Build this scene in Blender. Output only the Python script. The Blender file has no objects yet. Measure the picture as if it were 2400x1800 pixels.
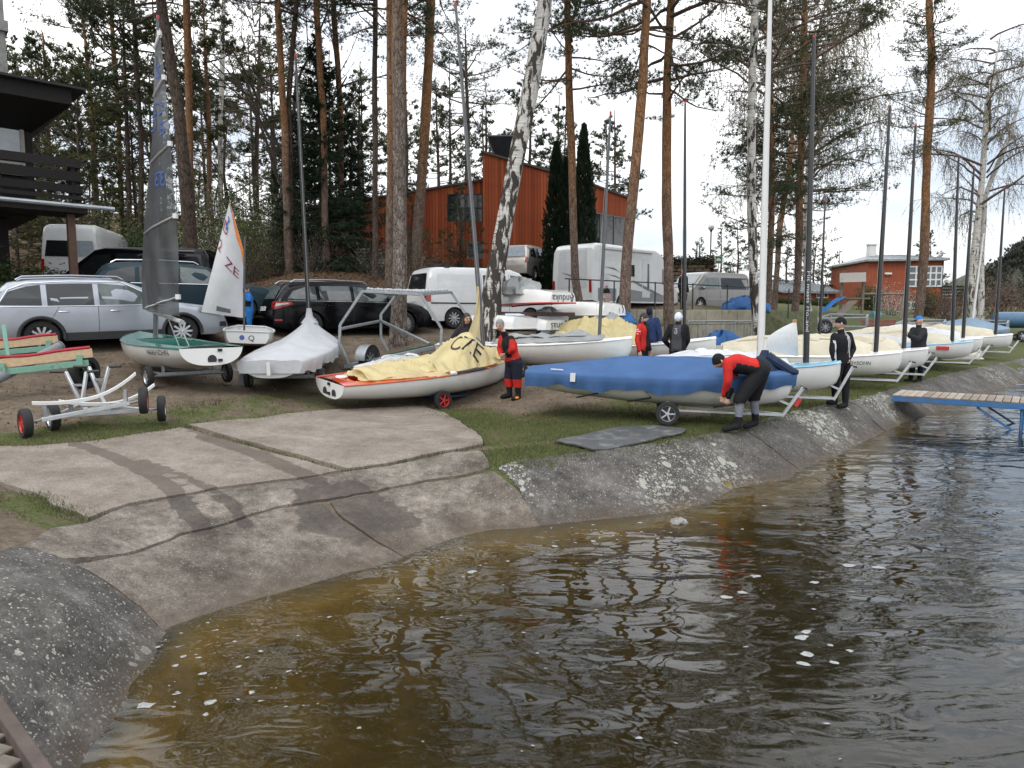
import bpy, bmesh, math, random
import numpy as np
from mathutils import Vector, Matrix
from mathutils.geometry import delaunay_2d_cdt
random.seed(7); RNG = np.random.default_rng(7)
R = math.radians
SC = bpy.context.scene
COL = SC.collection

# ------------------------------------------------------------------ camera
F_PX, CAM_Z, PITCH = 1664.0, 2.5, math.atan(167 / 1664.0)
cam_d = bpy.data.cameras.new('camera'); cam = bpy.data.objects.new('camera', cam_d); COL.objects.link(cam)
cam_d.sensor_width = 36.0; cam_d.lens = 36.0 * F_PX / 2400.0; cam_d.clip_start = 0.05; cam_d.clip_end = 3000
cam.location = (0, 0, CAM_Z); cam.rotation_euler = (math.pi / 2 - PITCH, 0, 0)
SC.camera = cam
# ------------------------------------------------------------------ sky: bright overcast with thin blue breaks
world = bpy.data.worlds.new('World'); SC.world = world; world.use_nodes = True
SUN_EL, SUN_AZ = R(52), R(215)          # azimuth clockwise from +Y
wn = world.node_tree.nodes; wl = world.node_tree.links; wn.clear()
w_out = wn.new('ShaderNodeOutputWorld'); w_bg = wn.new('ShaderNodeBackground'); w_bg.inputs['Strength'].default_value = 0.12
w_sky = wn.new('ShaderNodeTexSky'); w_sky.sky_type = 'NISHITA'; w_sky.sun_disc = False
w_sky.sun_elevation = SUN_EL; w_sky.sun_rotation = SUN_AZ; w_sky.air_density = 1.0; w_sky.dust_density = 2.0
w_tc = wn.new('ShaderNodeTexCoord'); w_map = wn.new('ShaderNodeMapping'); w_map.inputs['Scale'].default_value = (1.6, 1.6, 5.0)
w_no = wn.new('ShaderNodeTexNoise'); w_no.inputs['Scale'].default_value = 1.7; w_no.inputs['Detail'].default_value = 5; w_no.inputs['Roughness'].default_value = 0.55
w_rp = wn.new('ShaderNodeValToRGB'); w_rp.color_ramp.elements[0].position = 0.30; w_rp.color_ramp.elements[0].color = (0.55, 0.55, 0.55, 1)
w_rp.color_ramp.elements[1].position = 0.62; w_rp.color_ramp.elements[1].color = (1, 1, 1, 1)
w_no2 = wn.new('ShaderNodeTexNoise'); w_no2.inputs['Scale'].default_value = 1.5; w_no2.inputs['Detail'].default_value = 5; w_rc = wn.new('ShaderNodeMapRange'); w_rc.inputs['From Min'].default_value = 0.36; w_rc.inputs['From Max'].default_value = 0.56
w_cl = wn.new('ShaderNodeMixRGB'); w_cl.inputs['Color1'].default_value = (8.0, 9.0, 10.4, 1); w_cl.inputs['Color2'].default_value = (15.5, 15.5, 15.4, 1)
w_mx = wn.new('ShaderNodeMixRGB')
wl.new(w_tc.outputs['Generated'], w_map.inputs['Vector']); wl.new(w_map.outputs['Vector'], w_no.inputs['Vector']); wl.new(w_map.outputs['Vector'], w_no2.inputs['Vector'])
wl.new(w_no.outputs['Fac'], w_rp.inputs['Fac']); wl.new(w_no2.outputs['Fac'], w_rc.inputs['Value']); wl.new(w_rc.outputs['Result'], w_cl.inputs['Fac'])
wl.new(w_rp.outputs['Color'], w_mx.inputs['Fac']); wl.new(w_sky.outputs['Color'], w_mx.inputs['Color1']); wl.new(w_cl.outputs['Color'], w_mx.inputs['Color2'])
w_sep = wn.new('ShaderNodeSeparateXYZ'); wl.new(w_tc.outputs['Generated'], w_sep.inputs['Vector'])      # overcast: zenith brighter than horizon
w_cl2 = wn.new('ShaderNodeMapRange'); w_cl2.inputs['To Min'].default_value = 0.82; w_cl2.inputs['To Max'].default_value = 1.75; wl.new(w_sep.outputs['Z'], w_cl2.inputs['Value'])
w_mul = wn.new('ShaderNodeMixRGB'); w_mul.blend_type = 'MULTIPLY'; w_mul.inputs['Fac'].default_value = 1.0; wl.new(w_mx.outputs['Color'], w_mul.inputs['Color1']); wl.new(w_cl2.outputs['Result'], w_mul.inputs['Color2'])
wl.new(w_mul.outputs['Color'], w_bg.inputs['Color']); wl.new(w_bg.outputs['Background'], w_out.inputs['Surface'])
sun_d = bpy.data.lights.new('sun', 'SUN'); sun_d.energy = 1.1; sun_d.angle = R(22); sun_d.color = (1.0, 0.965, 0.91)
sun = bpy.data.objects.new('sun', sun_d); COL.objects.link(sun)
_sd = Vector((math.sin(SUN_AZ) * math.cos(SUN_EL), math.cos(SUN_AZ) * math.cos(SUN_EL), math.sin(SUN_EL)))
sun.rotation_euler = _sd.to_track_quat('Z', 'Y').to_euler(); sun.location = (0, 0, 40)
SC.view_settings.view_transform = 'Standard'; SC.view_settings.look = 'None'
SC.view_settings.exposure = -0.08; SC.view_settings.gamma = 1.0; SC.view_settings.use_curve_mapping = False
SC.cycles.max_bounces = 7; SC.cycles.diffuse_bounces = 2; SC.cycles.glossy_bounces = 3; SC.cycles.transmission_bounces = 4
SC.cycles.transparent_max_bounces = 10; SC.cycles.caustics_reflective = False; SC.cycles.caustics_refractive = False
SC.cycles.use_denoising = True

# ------------------------------------------------------------------ pixel helpers (photo pixels 2400 x 1800)
_cp, _sp = math.cos(PITCH), math.sin(PITCH)
def ray(u, v):
    a = (u - 1200) / F_PX; b = (900 - v) / F_PX
    return (a, _cp + b * _sp, -_sp + b * _cp)
def P(u, v, Y):                         # point on the pixel's ray at ground distance Y
    d = ray(u, v); t = Y / d[1]
    return Vector((d[0] * t, Y, CAM_Z + d[2] * t))
def PZ(u, v, z):                        # point on the pixel's ray at height z
    d = ray(u, v); t = (z - CAM_Z) / d[2]
    return Vector((d[0] * t, d[1] * t, z))
def proj(X, Y, Z):                      # world -> pixel (arrays allowed)
    dz = Z - CAM_Z
    f = Y * _cp - dz * _sp; up = Y * _sp + dz * _cp
    return 1200 + F_PX * X / f, 900 - F_PX * up / f

# ------------------------------------------------------------------ materials
MATS = {}
def _nodes(name):
    m = bpy.data.materials.new(name); m.use_nodes = True
    n = m.node_tree.nodes; l = m.node_tree.links
    return m, n, l, n['Principled BSDF']
def mat(name, col, rough=0.6, metal=0.0, var=0.15, scale=6.0, bump=0.0, bscale=40.0, spec=0.5, coat=0.0, trans=0.0, stretch=(1, 1, 1), alpha=1.0, dirt=None):
    if name in MATS: return MATS[name]
    m, n, l, b = _nodes(name)
    b.inputs['Roughness'].default_value = rough; b.inputs['Metallic'].default_value = metal
    b.inputs['Specular IOR Level'].default_value = spec; b.inputs['Coat Weight'].default_value = coat; b.inputs['Coat Roughness'].default_value = 0.05
    b.inputs['Transmission Weight'].default_value = trans; b.inputs['Alpha'].default_value = alpha
    tc = n.new('ShaderNodeTexCoord'); mp = n.new('ShaderNodeMapping'); mp.inputs['Scale'].default_value = stretch
    l.new(tc.outputs['Object'], mp.inputs['Vector'])
    no = n.new('ShaderNodeTexNoise'); no.inputs['Scale'].default_value = scale; no.inputs['Detail'].default_value = 5; no.inputs['Roughness'].default_value = 0.6
    l.new(mp.outputs['Vector'], no.inputs['Vector'])
    rp = n.new('ShaderNodeValToRGB'); rp.color_ramp.elements[0].position = 0.3; rp.color_ramp.elements[1].position = 0.7
    lo = [max(0, c * (1 - var)) for c in col]; hi = [min(1, c * (1 + var)) for c in col]
    rp.color_ramp.elements[0].color = (*lo, 1); rp.color_ramp.elements[1].color = (*hi, 1)
    l.new(no.outputs['Fac'], rp.inputs['Fac'])
    out = rp.outputs['Color']
    if dirt:                            # blotchy second colour: (colour, amount, scale)
        n2 = n.new('ShaderNodeTexNoise'); n2.inputs['Scale'].default_value = dirt[2]; n2.inputs['Detail'].default_value = 6; n2.inputs['Roughness'].default_value = 0.65
        l.new(mp.outputs['Vector'], n2.inputs['Vector'])
        r2 = n.new('ShaderNodeValToRGB'); r2.color_ramp.elements[0].position = 0.62 - 0.3 * dirt[1]; r2.color_ramp.elements[1].position = 0.80 - 0.3 * dirt[1]
        l.new(n2.outputs['Fac'], r2.inputs['Fac'])
        mx = n.new('ShaderNodeMixRGB'); mx.inputs['Color2'].default_value = (*dirt[0], 1)
        l.new(r2.outputs['Color'], mx.inputs['Fac']); l.new(out, mx.inputs['Color1']); out = mx.outputs['Color']
    l.new(out, b.inputs['Base Color'])
    if bump > 0:
        nb = n.new('ShaderNodeTexNoise'); nb.inputs['Scale'].default_value = bscale; nb.inputs['Detail'].default_value = 4
        l.new(mp.outputs['Vector'], nb.inputs['Vector'])
        bp = n.new('ShaderNodeBump'); bp.inputs['Strength'].default_value = bump; bp.inputs['Distance'].default_value = 0.02
        l.new(nb.outputs['Fac'], bp.inputs['Height']); l.new(bp.outputs['Normal'], b.inputs['Normal'])
    MATS[name] = m
    return m

def N(n, t, **kw):
    x = n.new(t)
    for k, v in kw.items():
        try: x.inputs[k.replace('_', ' ')].default_value = v
        except KeyError: setattr(x, k, v)
    return x
def ramp(n, l, src, stops):
    r = n.new('ShaderNodeValToRGB'); e = r.color_ramp.elements
    while len(e) < len(stops): e.new(0.5)
    for k, (p, c) in enumerate(stops):
        e[k].position = p; e[k].color = (*c, 1) if not isinstance(c, (int, float)) else (c, c, c, 1)
    l.new(src, r.inputs['Fac']); return r.outputs['Color']
def mixc(n, l, fac, a, b, mode='MIX'):
    x = n.new('ShaderNodeMixRGB'); x.blend_type = mode
    for s, i in ((fac, 'Fac'), (a, 'Color1'), (b, 'Color2')):
        if hasattr(s, 'links'): l.new(s, x.inputs[i])
        else: x.inputs[i].default_value = s if isinstance(s, (int, float)) else (*s, 1)
    return x.outputs['Color']

# ------------------------------------------------------------------ mesh builder
def vlerp(a, b, t): return [a[i] + (b[i] - a[i]) * t for i in range(len(a))]
class MB:
    def __init__(s): s.v = []; s.f = []; s.m = []
    def add(s, vs, fs, mi=0):
        o = len(s.v); s.v += [tuple(p) for p in vs]
        s.f += [tuple(i + o for i in f) for f in fs]; s.m += [mi] * len(fs)
        return s
    def box(s, c, size, rot=None, bevel=0.0, mi=0):
        hx, hy, hz = [d / 2 for d in size]; vs = []; fs = []
        b = min(bevel, hx * .9, hy * .9, hz * .9)
        if b <= 0:
            vs = [(x, y, z) for x in (-hx, hx) for y in (-hy, hy) for z in (-hz, hz)]
            fs = [(0, 1, 3, 2), (4, 6, 7, 5), (0, 4, 5, 1), (2, 3, 7, 6), (0, 2, 6, 4), (1, 5, 7, 3)]
        else:
            idx = {}
            for i, sx in enumerate((-1, 1)):
                for j, sy in enumerate((-1, 1)):
                    for k, sz in enumerate((-1, 1)):
                        for a in range(3):
                            p = [sx * hx, sy * hy, sz * hz]
                            for q in range(3):
                                if q != a: p[q] -= b * (sx, sy, sz)[q]
                            idx[i, j, k, a] = len(vs); vs.append(p)
            for i in (0, 1):
                f = [idx[i, 0, 0, 0], idx[i, 1, 0, 0], idx[i, 1, 1, 0], idx[i, 0, 1, 0]]; fs.append(f if i else f[::-1])
                f = [idx[0, i, 0, 1], idx[0, i, 1, 1], idx[1, i, 1, 1], idx[1, i, 0, 1]]; fs.append(f if i else f[::-1])
                f = [idx[0, 0, i, 2], idx[1, 0, i, 2], idx[1, 1, i, 2], idx[0, 1, i, 2]]; fs.append(f if i else f[::-1])
            for j in (0, 1):
                for k in (0, 1):
                    f = [idx[0, j, k, 1], idx[1, j, k, 1], idx[1, j, k, 2], idx[0, j, k, 2]]; fs.append(f if (j ^ k) else f[::-1])
                    f = [idx[j, 0, k, 0], idx[j, 1, k, 0], idx[j, 1, k, 2], idx[j, 0, k, 2]]; fs.append(f[::-1] if (j ^ k) else f)
                    f = [idx[j, k, 0, 0], idx[j, k, 1, 0], idx[j, k, 1, 1], idx[j, k, 0, 1]]; fs.append(f if (j ^ k) else f[::-1])
            for i in (0, 1):
                for j in (0, 1):
                    for k in (0, 1):
                        f = [idx[i, j, k, 0], idx[i, j, k, 1], idx[i, j, k, 2]]; fs.append(f if (i + j + k) % 2 else f[::-1])
        c = Vector(c)
        vs = [(rot @ Vector(p) if rot is not None else Vector(p)) + c for p in vs]
        return s.add(vs, fs, mi)
    def bar(s, a, b, w, h, bevel=0.0, mi=0, up=(0, 0, 1)):       # box-section beam from a to b
        a = Vector(a); b = Vector(b); d = b - a; L = d.length
        x = d.normalized(); u = Vector(up)
        if abs(x.dot(u)) > .98: u = Vector((0, 1, 0))
        y = u.cross(x).normalized(); z = x.cross(y)
        return s.box((a + b) / 2, (L, w, h), Matrix((x, y, z)).transposed(), bevel, mi)
    def tube(s, path, r, n=8, cap=True, mi=0, flat=None):
        pts = [Vector(p) for p in path]; k = len(pts)
        rs = [r] * k if isinstance(r, (int, float)) else list(r)
        t0 = (pts[1] - pts[0]).normalized()
        u = t0.orthogonal().normalized(); vs = []; fs = []
        if abs(t0.z) < .9: u = t0.cross(Vector((0, 0, 1))).normalized()
        for i in range(k):
            t = (pts[min(i + 1, k - 1)] - pts[max(i - 1, 0)])
            t = t.normalized() if t.length > 1e-9 else t0
            u = (u - t * u.dot(t)); u = u.normalized() if u.length > 1e-6 else t.orthogonal().normalized()
            w = t.cross(u)
            for j in range(n):
                a = 2 * math.pi * j / n
                vs.append(pts[i] + u * (rs[i] * math.cos(a)) + w * (rs[i] * math.sin(a) * (flat or 1)))
        for i in range(k - 1):
            for j in range(n):
                fs.append((i * n + j, i * n + (j + 1) % n, (i + 1) * n + (j + 1) % n, (i + 1) * n + j))
        if cap: fs += [tuple(range(n))[::-1], tuple((k - 1) * n + j for j in range(n))]
        return s.add(vs, fs, mi)
    def loft(s, rings, closed=True, cap0=False, cap1=False, mi=0):
        n = len(rings[0]); vs = [p for r in rings for p in r]; fs = []
        for i in range(len(rings) - 1):
            for j in range(n if closed else n - 1):
                fs.append((i * n + j, i * n + (j + 1) % n, (i + 1) * n + (j + 1) % n, (i + 1) * n + j))
        if cap0: fs.append(tuple(range(n))[::-1])
        if cap1: fs.append(tuple((len(rings) - 1) * n + j for j in range(n)))
        return s.add(vs, fs, mi)
    def lathe(s, prof, n=16, c=(0, 0, 0), axis='Z', mi=0):
        rings = []
        for r, z in prof:
            ring = []
            for j in range(n):
                a = 2 * math.pi * j / n; x, y = r * math.cos(a), r * math.sin(a)
                p = (x, y, z) if axis == 'Z' else ((x, z, y) if axis == 'Y' else (z, x, y))
                ring.append((p[0] + c[0], p[1] + c[1], p[2] + c[2]))
            rings.append(ring)
        return s.loft(rings, mi=mi)
    def grid(s, nu, nv, fn, mi=0):
        vs = [fn(i / nu, j / nv) for i in range(nu + 1) for j in range(nv + 1)]
        fs = [(i * (nv + 1) + j, (i + 1) * (nv + 1) + j, (i + 1) * (nv + 1) + j + 1, i * (nv + 1) + j + 1) for i in range(nu) for j in range(nv)]
        return s.add(vs, fs, mi)
    def ball(s, c, r, n=10, k=7, mi=0):
        if isinstance(r, (int, float)): r = (r, r, r)
        rings = []
        for i in range(k + 1):
            t = math.pi * i / k
            rings.append([(c[0] + r[0] * math.sin(t) * math.cos(2 * math.pi * j / n), c[1] + r[1] * math.sin(t) * math.sin(2 * math.pi * j / n), c[2] - r[2] * math.cos(t)) for j in range(n)])
        return s.loft(rings, mi=mi)
    def prism(s, pts, thick, frame=None, mi=0):                  # pts (x,z) polygon in the XZ plane, extruded along Y
        n = len(pts); vs = [(p[0], -thick / 2, p[1]) for p in pts] + [(p[0], thick / 2, p[1]) for p in pts]
        fs = [tuple(range(n)), tuple(range(n, 2 * n))[::-1]] + [(i, i + n, (i + 1) % n + n, (i + 1) % n) for i in range(n)]
        if frame is not None: vs = [frame @ Vector(p) for p in vs]
        return s.add(vs, fs, mi)
    def xf(s, M): s.v = [tuple(M @ Vector(p)) for p in s.v]; return s

def link(name, me, mats, parent=None):
    o = bpy.data.objects.new(name, me); COL.objects.link(o)
    for m in (mats if isinstance(mats, (list, tuple)) else [mats]): me.materials.append(m)
    if parent is not None: o.parent = parent
    return o
def obj(name, mb, mats, parent=None, smooth=38, merge=False):
    me = bpy.data.meshes.new(name); me.from_pydata([tuple(p) for p in mb.v], [], mb.f)
    if any(mb.m): me.polygons.foreach_set('material_index', mb.m)
    if merge:
        bm = bmesh.new(); bm.from_mesh(me); bmesh.ops.remove_doubles(bm, verts=bm.verts, dist=1e-4)
        bmesh.ops.recalc_face_normals(bm, faces=bm.faces); bm.to_mesh(me); bm.free()
    me.update()
    if smooth:
        me.polygons.foreach_set('use_smooth', [True] * len(me.polygons)); me.set_sharp_from_angle(angle=R(smooth))
    return link(name, me, mats, parent)
def np_obj(name, V, Fc, mats, parent=None, smooth=False, mi=None):
    V = np.asarray(V, dtype=np.float32); Fc = np.asarray(Fc, dtype=np.int32); k = Fc.shape[1]
    me = bpy.data.meshes.new(name); me.vertices.add(len(V)); me.vertices.foreach_set('co', V.ravel())
    me.loops.add(Fc.size); me.loops.foreach_set('vertex_index', Fc.ravel())
    me.polygons.add(len(Fc)); me.polygons.foreach_set('loop_start', np.arange(0, Fc.size, k, dtype=np.int32))
    if mi is not None: me.polygons.foreach_set('material_index', np.asarray(mi, dtype=np.int32))
    if smooth: me.polygons.foreach_set('use_smooth', np.ones(len(Fc), dtype=bool))
    me.update(calc_edges=True)
    return link(name, me, mats, parent)
def tag(o, label=None, cat=None, group=None, kind=None):
    if label: o['label'] = label
    if cat: o['category'] = cat
    if group: o['group'] = group
    if kind: o['kind'] = kind
    return o
def thing(name, label, cat, loc=(0, 0, 0), rotz=0.0, group=None, rot=None):
    o = bpy.data.objects.new(name, None); COL.objects.link(o); o.empty_display_size = 0.2
    o.location = loc; o.rotation_euler = rot if rot else (0, 0, rotz)
    return tag(o, label, cat, group)
def copy_tree(o, parent=None):
    c = o.copy(); COL.objects.link(c)
    if parent is not None: c.parent = parent
    for ch in o.children: copy_tree(ch, c)
    return c
_TXT = {}
def text_mesh(t):                        # flat lettering: verts (x,y), faces; height of capitals about 0.7
    if t not in _TXT:
        cu = bpy.data.curves.new('lettering', 'FONT'); cu.body = t; cu.resolution_u = 3; cu.align_x = 'CENTER'; cu.align_y = 'CENTER'
        o = bpy.data.objects.new('lettering', cu); COL.objects.link(o)
        dg = bpy.context.evaluated_depsgraph_get(); me = bpy.data.meshes.new_from_object(o.evaluated_get(dg))
        _TXT[t] = ([tuple(v.co[:2]) for v in me.vertices], [tuple(p.vertices) for p in me.polygons])
        bpy.data.objects.remove(o); bpy.data.curves.remove(cu); bpy.data.meshes.remove(me)
    return _TXT[t]
def text_on(name, t, size, fn, material, parent, sx=1.0):   # fn(x, y) -> point on the carrying surface
    vs, fs = text_mesh(t)
    b = MB().add([fn(x * size * sx, y * size) for x, y in vs], fs)
    return obj(name, b, material, parent, smooth=0)
for _t in ('HAAS+SOHN', 'CZE', 'ZE', '33', '8', 'D', 'Anduka', 'Jonáš', 'Q', '8A8 1928', '3C4 5172', '4S2 1725', 'Hit masts Holland', 'bik', 'Gul', 'CZ', 'E', '3', 'C', 'Z', '2', '1', 'GUL', 'i', 'Hobby'): text_mesh(_t)
# ------------------------------------------------------------------ terrain height field
WATER_PX = [(200, 1740), (290, 1600), (345, 1510), (378, 1472), (450, 1445), (560, 1410), (700, 1370), (900, 1312), (1020, 1272), (1150, 1238), (1300, 1224),
            (1440, 1210), (1500, 1206), (1589, 1190), (1703, 1147), (1764, 1133), (1870, 1096), (1968, 1057), (2102, 990), (2191, 962), (2400, 893)]
CREST_PX = [(1198, 1096), (1259, 1082), (1350, 1074), (1500, 1053), (1602, 1037), (1691, 1017), (1846, 975), (1947, 954), (2069, 925), (2232, 878), (2400, 843)]
WATER = [(-2.35, -6.0), (-2.4, 2.0), (-2.45, 3.2)] + [tuple(PZ(u, v, 0)[:2]) for u, v in WATER_PX] + [(30, 36), (45, 50), (65, 70), (90, 96)]
CREST = [tuple(PZ(u, v, .54)[:2]) for u, v in CREST_PX] + [(29.0, 37.4), (44, 51.4), (64, 71.4), (89, 97.4)]
def densify(pl, step):
    out = []
    for a, b in zip(pl[:-1], pl[1:]):
        k = max(1, int(math.dist(a, b) / step))
        out += [(a[0] + (b[0] - a[0]) * i / k, a[1] + (b[1] - a[1]) * i / k) for i in range(k)]
    return out + [pl[-1]]
_cp3 = []
for x, y in densify(WATER, 0.8)[:150]: _cp3.append((x, y, 0.0))
for x, y in densify(CREST, 0.9)[:90]:
    _cp3.append((x, y, .54)); _cp3.append((x - .55, y + .55, .57))
    _cp3.append((x + .13, y - .13, .50))
for (x0, y0), (x1, y1) in zip(WATER[6:-1], WATER[7:]):
    L = math.hypot(x1 - x0, y1 - y0); nx, ny = (y1 - y0) / L, -(x1 - x0) / L; xm, ym = (x0 + x1) / 2, (y0 + y1) / 2
    _cp3.append((xm + nx * .7, ym + ny * .7, -.26)); _cp3.append((xm + nx * 2.2, ym + ny * 2.2, -.75)) if ym > 8.6 else None
_cp3 += [(0, 5, -.7), (2, 3, -1), (0, 2, -.9), (-1.5, 3.6, -.3), (-1.6, 2.2, -.45), (6, 6, -1.1), (12, 12, -1.2), (20, 15, -1.4), (32, 26, -1.3), (60, 30, -1.6), (0, -10, -1.6), (60, 50, -1.5), (120, 60, -1.6), (150, 100, -1.5), (-1, 4.9, -.42)]
for u, v, z in [(205, 1222, .55), (420, 1167, .52), (640, 1138, .5), (800, 1110, .5), (960, 1086, .5), (1120, 1058, .53), (0, 1140, .68), (0, 1052, .82), (430, 1003, .78),
                (800, 962, .68), (1000, 958, .60), (1125, 1030, .55), (0, 1230, .72), (100, 1250, .62), (0, 1330, .68), (170, 1318, .50), (250, 1362, .36), (330, 1425, .14),
                (0, 1450, .58), (0, 1600, .45), (150, 1450, .48), (150, 1600, .24), (60, 1720, .2), (240, 1500, .27), (-200, 1500, .6), (640, 1200, .36), (830, 1165, .34), (1000, 1132, .37), (420, 1262, .36)]:
    p = PZ(u, v, z); _cp3.append((p.x, p.y, z))
_cp3 += [(-8, 5, .8), (-5, 3, .7), (-5, 0, .6), (-20, 5, 1.2), (-30, -5, 1.2)]
for u, v, Y in [(60, 1025, 9.5), (390, 985, 11), (517, 924, 12.7), (330, 905, 13.0), (760, 905, 15.0), (1190, 936, 14.7), (1040, 956, 14.4), (105, 828, 15.2), (430, 813, 16.7), (726, 790, 19.3), (913, 786, 21),
                (1000, 767, 22.5), (932, 806, 18.5), (1100, 803, 18.5), (1200, 842, 18.6), (1450, 869, 19), (1500, 858, 21), (1620, 848, 22), (1245, 884, 15.9), (1330, 878, 16.6), (1900, 775, 33), (1850, 738, 40), (2050, 790, 28),
                (2000, 736, 50), (2130, 729, 62), (2300, 760, 45), (2420, 775, 42), (2250, 736, 90), (2400, 735, 150), (1650, 690, 70), (1700, 700, 110), (1450, 690, 60),
                (300, 682, 31), (700, 640, 28), (850, 602, 38), (1130, 622, 40), (1290, 618, 40), (1240, 676, 33), (220, 704, 27), (330, 729, 23), (560, 690, 27), (0, 722, 22), (-300, 722, 22), (-300, 830, 14),
                (600, 560, 50), (0, 560, 60), (300, 520, 80), (430, 735, 20.5), (900, 540, 80), (1300, 600, 70), (-600, 560, 60), (2800, 720, 120)]:
    p = P(u, v, Y); _cp3.append(tuple(p))
_cp3 += [(-60, 150, 22), (0, 170, 18), (60, 180, 6), (150, 180, 4), (-120, 80, 18), (200, 240, 3), (-40, 8, 2.5), (330, 420, 0), (200, 420, 2), (60, 420, 10), (330, 200, -1), (130, 300, 3), (-150, 400, 30)]
_cp3 += [(4, 29, 2.3), (8, 32, 2.4), (11, 34, 2.45), (-8.0, 15.0, 1.34), (-7.2, 14.2, 1.15), (8.5, 20.5, .72), (12, 24, .8), (16, 28, .85), (5.5, 18, .72), (3.5, 16.5, .72)]
_cp3 += [(2.55 + 6.95 * f + .3, 22.55 + 4.75 * f - .45, 0.98 + .1 * f) for f in (0.05, .2, .35, .5, .65, .8, .95)] + [(2.55 + 6.95 * f - .4, 22.55 + 4.75 * f + .6, 1.7) for f in (.2, .5, .8, 1)]
_C = np.array(_cp3); _K2 = 0.12 ** 2
_A = np.sqrt(((_C[:, None, :2] - _C[None, :, :2]) ** 2).sum(-1) + _K2)
_n = len(_C); _S = np.zeros((_n + 3, _n + 3)); _S[:_n, :_n] = _A - np.eye(_n) * 0.02
_S[:_n, _n] = 1; _S[_n, :_n] = 1; _S[:_n, _n + 1:] = _C[:, :2]; _S[_n + 1:, :_n] = _C[:, :2].T
_W = np.linalg.lstsq(_S, np.concatenate([_C[:, 2], [0, 0, 0]]), rcond=None)[0]
def H(x, y):
    x = np.atleast_1d(np.asarray(x, float)).ravel(); y = np.atleast_1d(np.asarray(y, float)).ravel(); out = np.empty(len(x))
    for k in range(0, len(x), 20000):
        X, Y = x[k:k + 20000], y[k:k + 20000]
        D = np.sqrt((X[:, None] - _C[None, :, 0]) ** 2 + (Y[:, None] - _C[None, :, 1]) ** 2 + _K2)
        out[k:k + 20000] = D @ _W[:_n] + _W[_n] + _W[_n + 1] * X + _W[_n + 2] * Y
    return out
def h1(x, y): return float(H([x], [y])[0])
def G(u, v, lift=0.0):                  # where a pixel's ray meets the ground
    d = ray(u, v); t = 2.0; z = .6
    tt = np.concatenate([np.arange(1.5, 30, .1), np.arange(30, 140, .5)])
    hz = H(d[0] * tt, d[1] * tt); below = (CAM_Z + d[2] * tt) <= hz
    i = int(np.argmax(below)) if below.any() else len(tt) - 1
    a, b = tt[max(i - 1, 0)], tt[i]
    for _ in range(14):
        m = (a + b) / 2
        if CAM_Z + d[2] * m <= h1(d[0] * m, d[1] * m): b = m
        else: a = m
    x, y = d[0] * b, d[1] * b
    return Vector((x, y, h1(x, y) + lift))
# ------------------------------------------------------------------ noise and masks
_perm = np.random.default_rng(3).random((256, 256))
def vnoise(x, y):
    xi = np.floor(x).astype(int); yi = np.floor(y).astype(int); fx = x - xi; fy = y - yi
    fx = fx * fx * (3 - 2 * fx); fy = fy * fy * (3 - 2 * fy)
    a = _perm[xi % 256, yi % 256]; b = _perm[(xi + 1) % 256, yi % 256]; c = _perm[xi % 256, (yi + 1) % 256]; d = _perm[(xi + 1) % 256, (yi + 1) % 256]
    return (a * (1 - fx) + b * fx) * (1 - fy) + (c * (1 - fx) + d * fx) * fy
def fbm(x, y, s=1.0, o=4):
    t = 0; a = .5
    for k in range(o): t = t + a * vnoise(x * s + 17.3 * k, y * s + 5.1 * k); s *= 2.03; a *= .5
    return t
def seg_dist(x, y, pl):
    d = np.full(x.shape, 1e9)
    for (ax, ay), (bx, by) in zip(pl[:-1], pl[1:]):
        vx, vy = bx - ax, by - ay; t = np.clip(((x - ax) * vx + (y - ay) * vy) / (vx * vx + vy * vy + 1e-9), 0, 1)
        d = np.minimum(d, np.hypot(x - ax - t * vx, y - ay - t * vy))
    return d
def gpl(pl): return [tuple(G(u, v)[:2]) for u, v in pl]
def in_poly(x, y, pl):
    ins = np.zeros(x.shape, bool); n = len(pl)
    for i in range(n):
        x0, y0 = pl[i]; x1, y1 = pl[(i + 1) % n]
        c = ((y0 > y) != (y1 > y)) & (x < (x1 - x0) * (y - y0) / (y1 - y0 + 1e-12) + x0); ins ^= c
    return ins
def sstep(a, b, x):
    t = np.clip((x - a) / (b - a), 0, 1); return t * t * (3 - 2 * t)
GRASS_LINES = [(CREST[:], 1.15, .95), (gpl([(-250, 1035), (60, 1035), (250, 1005), (420, 985)]), .75, .75), (gpl([(420, 985), (620, 950), (820, 925)]), .9, .55),
               (gpl([(1060, 975), (1160, 1020), (1300, 1010), (1500, 985)]), 1.1, .85), (gpl([(1180, 1000), (1400, 960), (1560, 945)]), .8, .6), (gpl([(600, 905), (760, 900)]), .8, .35),
               (gpl([(0, 1160), (100, 1215), (170, 1235)]), .35, .6), (gpl([(1780, 930), (2000, 880), (2200, 840), (2380, 800)]), 1.5, .8), (gpl([(1980, 800), (2100, 770), (2350, 770)]), 4.5, .75), (gpl([(1880, 760), (1950, 748), (2060, 742)]), 6, .8)]
def grass_mask(x, y):
    g = np.zeros(x.shape)
    for pl, r, w in GRASS_LINES:
        g = np.maximum(g, w * (1 - sstep(r * .55, r * 1.25, seg_dist(x, y, pl))))
    g = np.maximum(g, .8 * sstep(24, 34, y) * sstep(9, 13, x))
    return g
_TERR = [(3.0, 23.1), (5.2, 24.35), (7.6, 25.35), (10.4, 27.5)]
def litter_mask(x, y):
    return sstep(22.5, 25, y + .35 * np.clip(x + 9, -9, 3) * 0 ) * (1 - sstep(1.5, 4.5, x))

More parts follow.
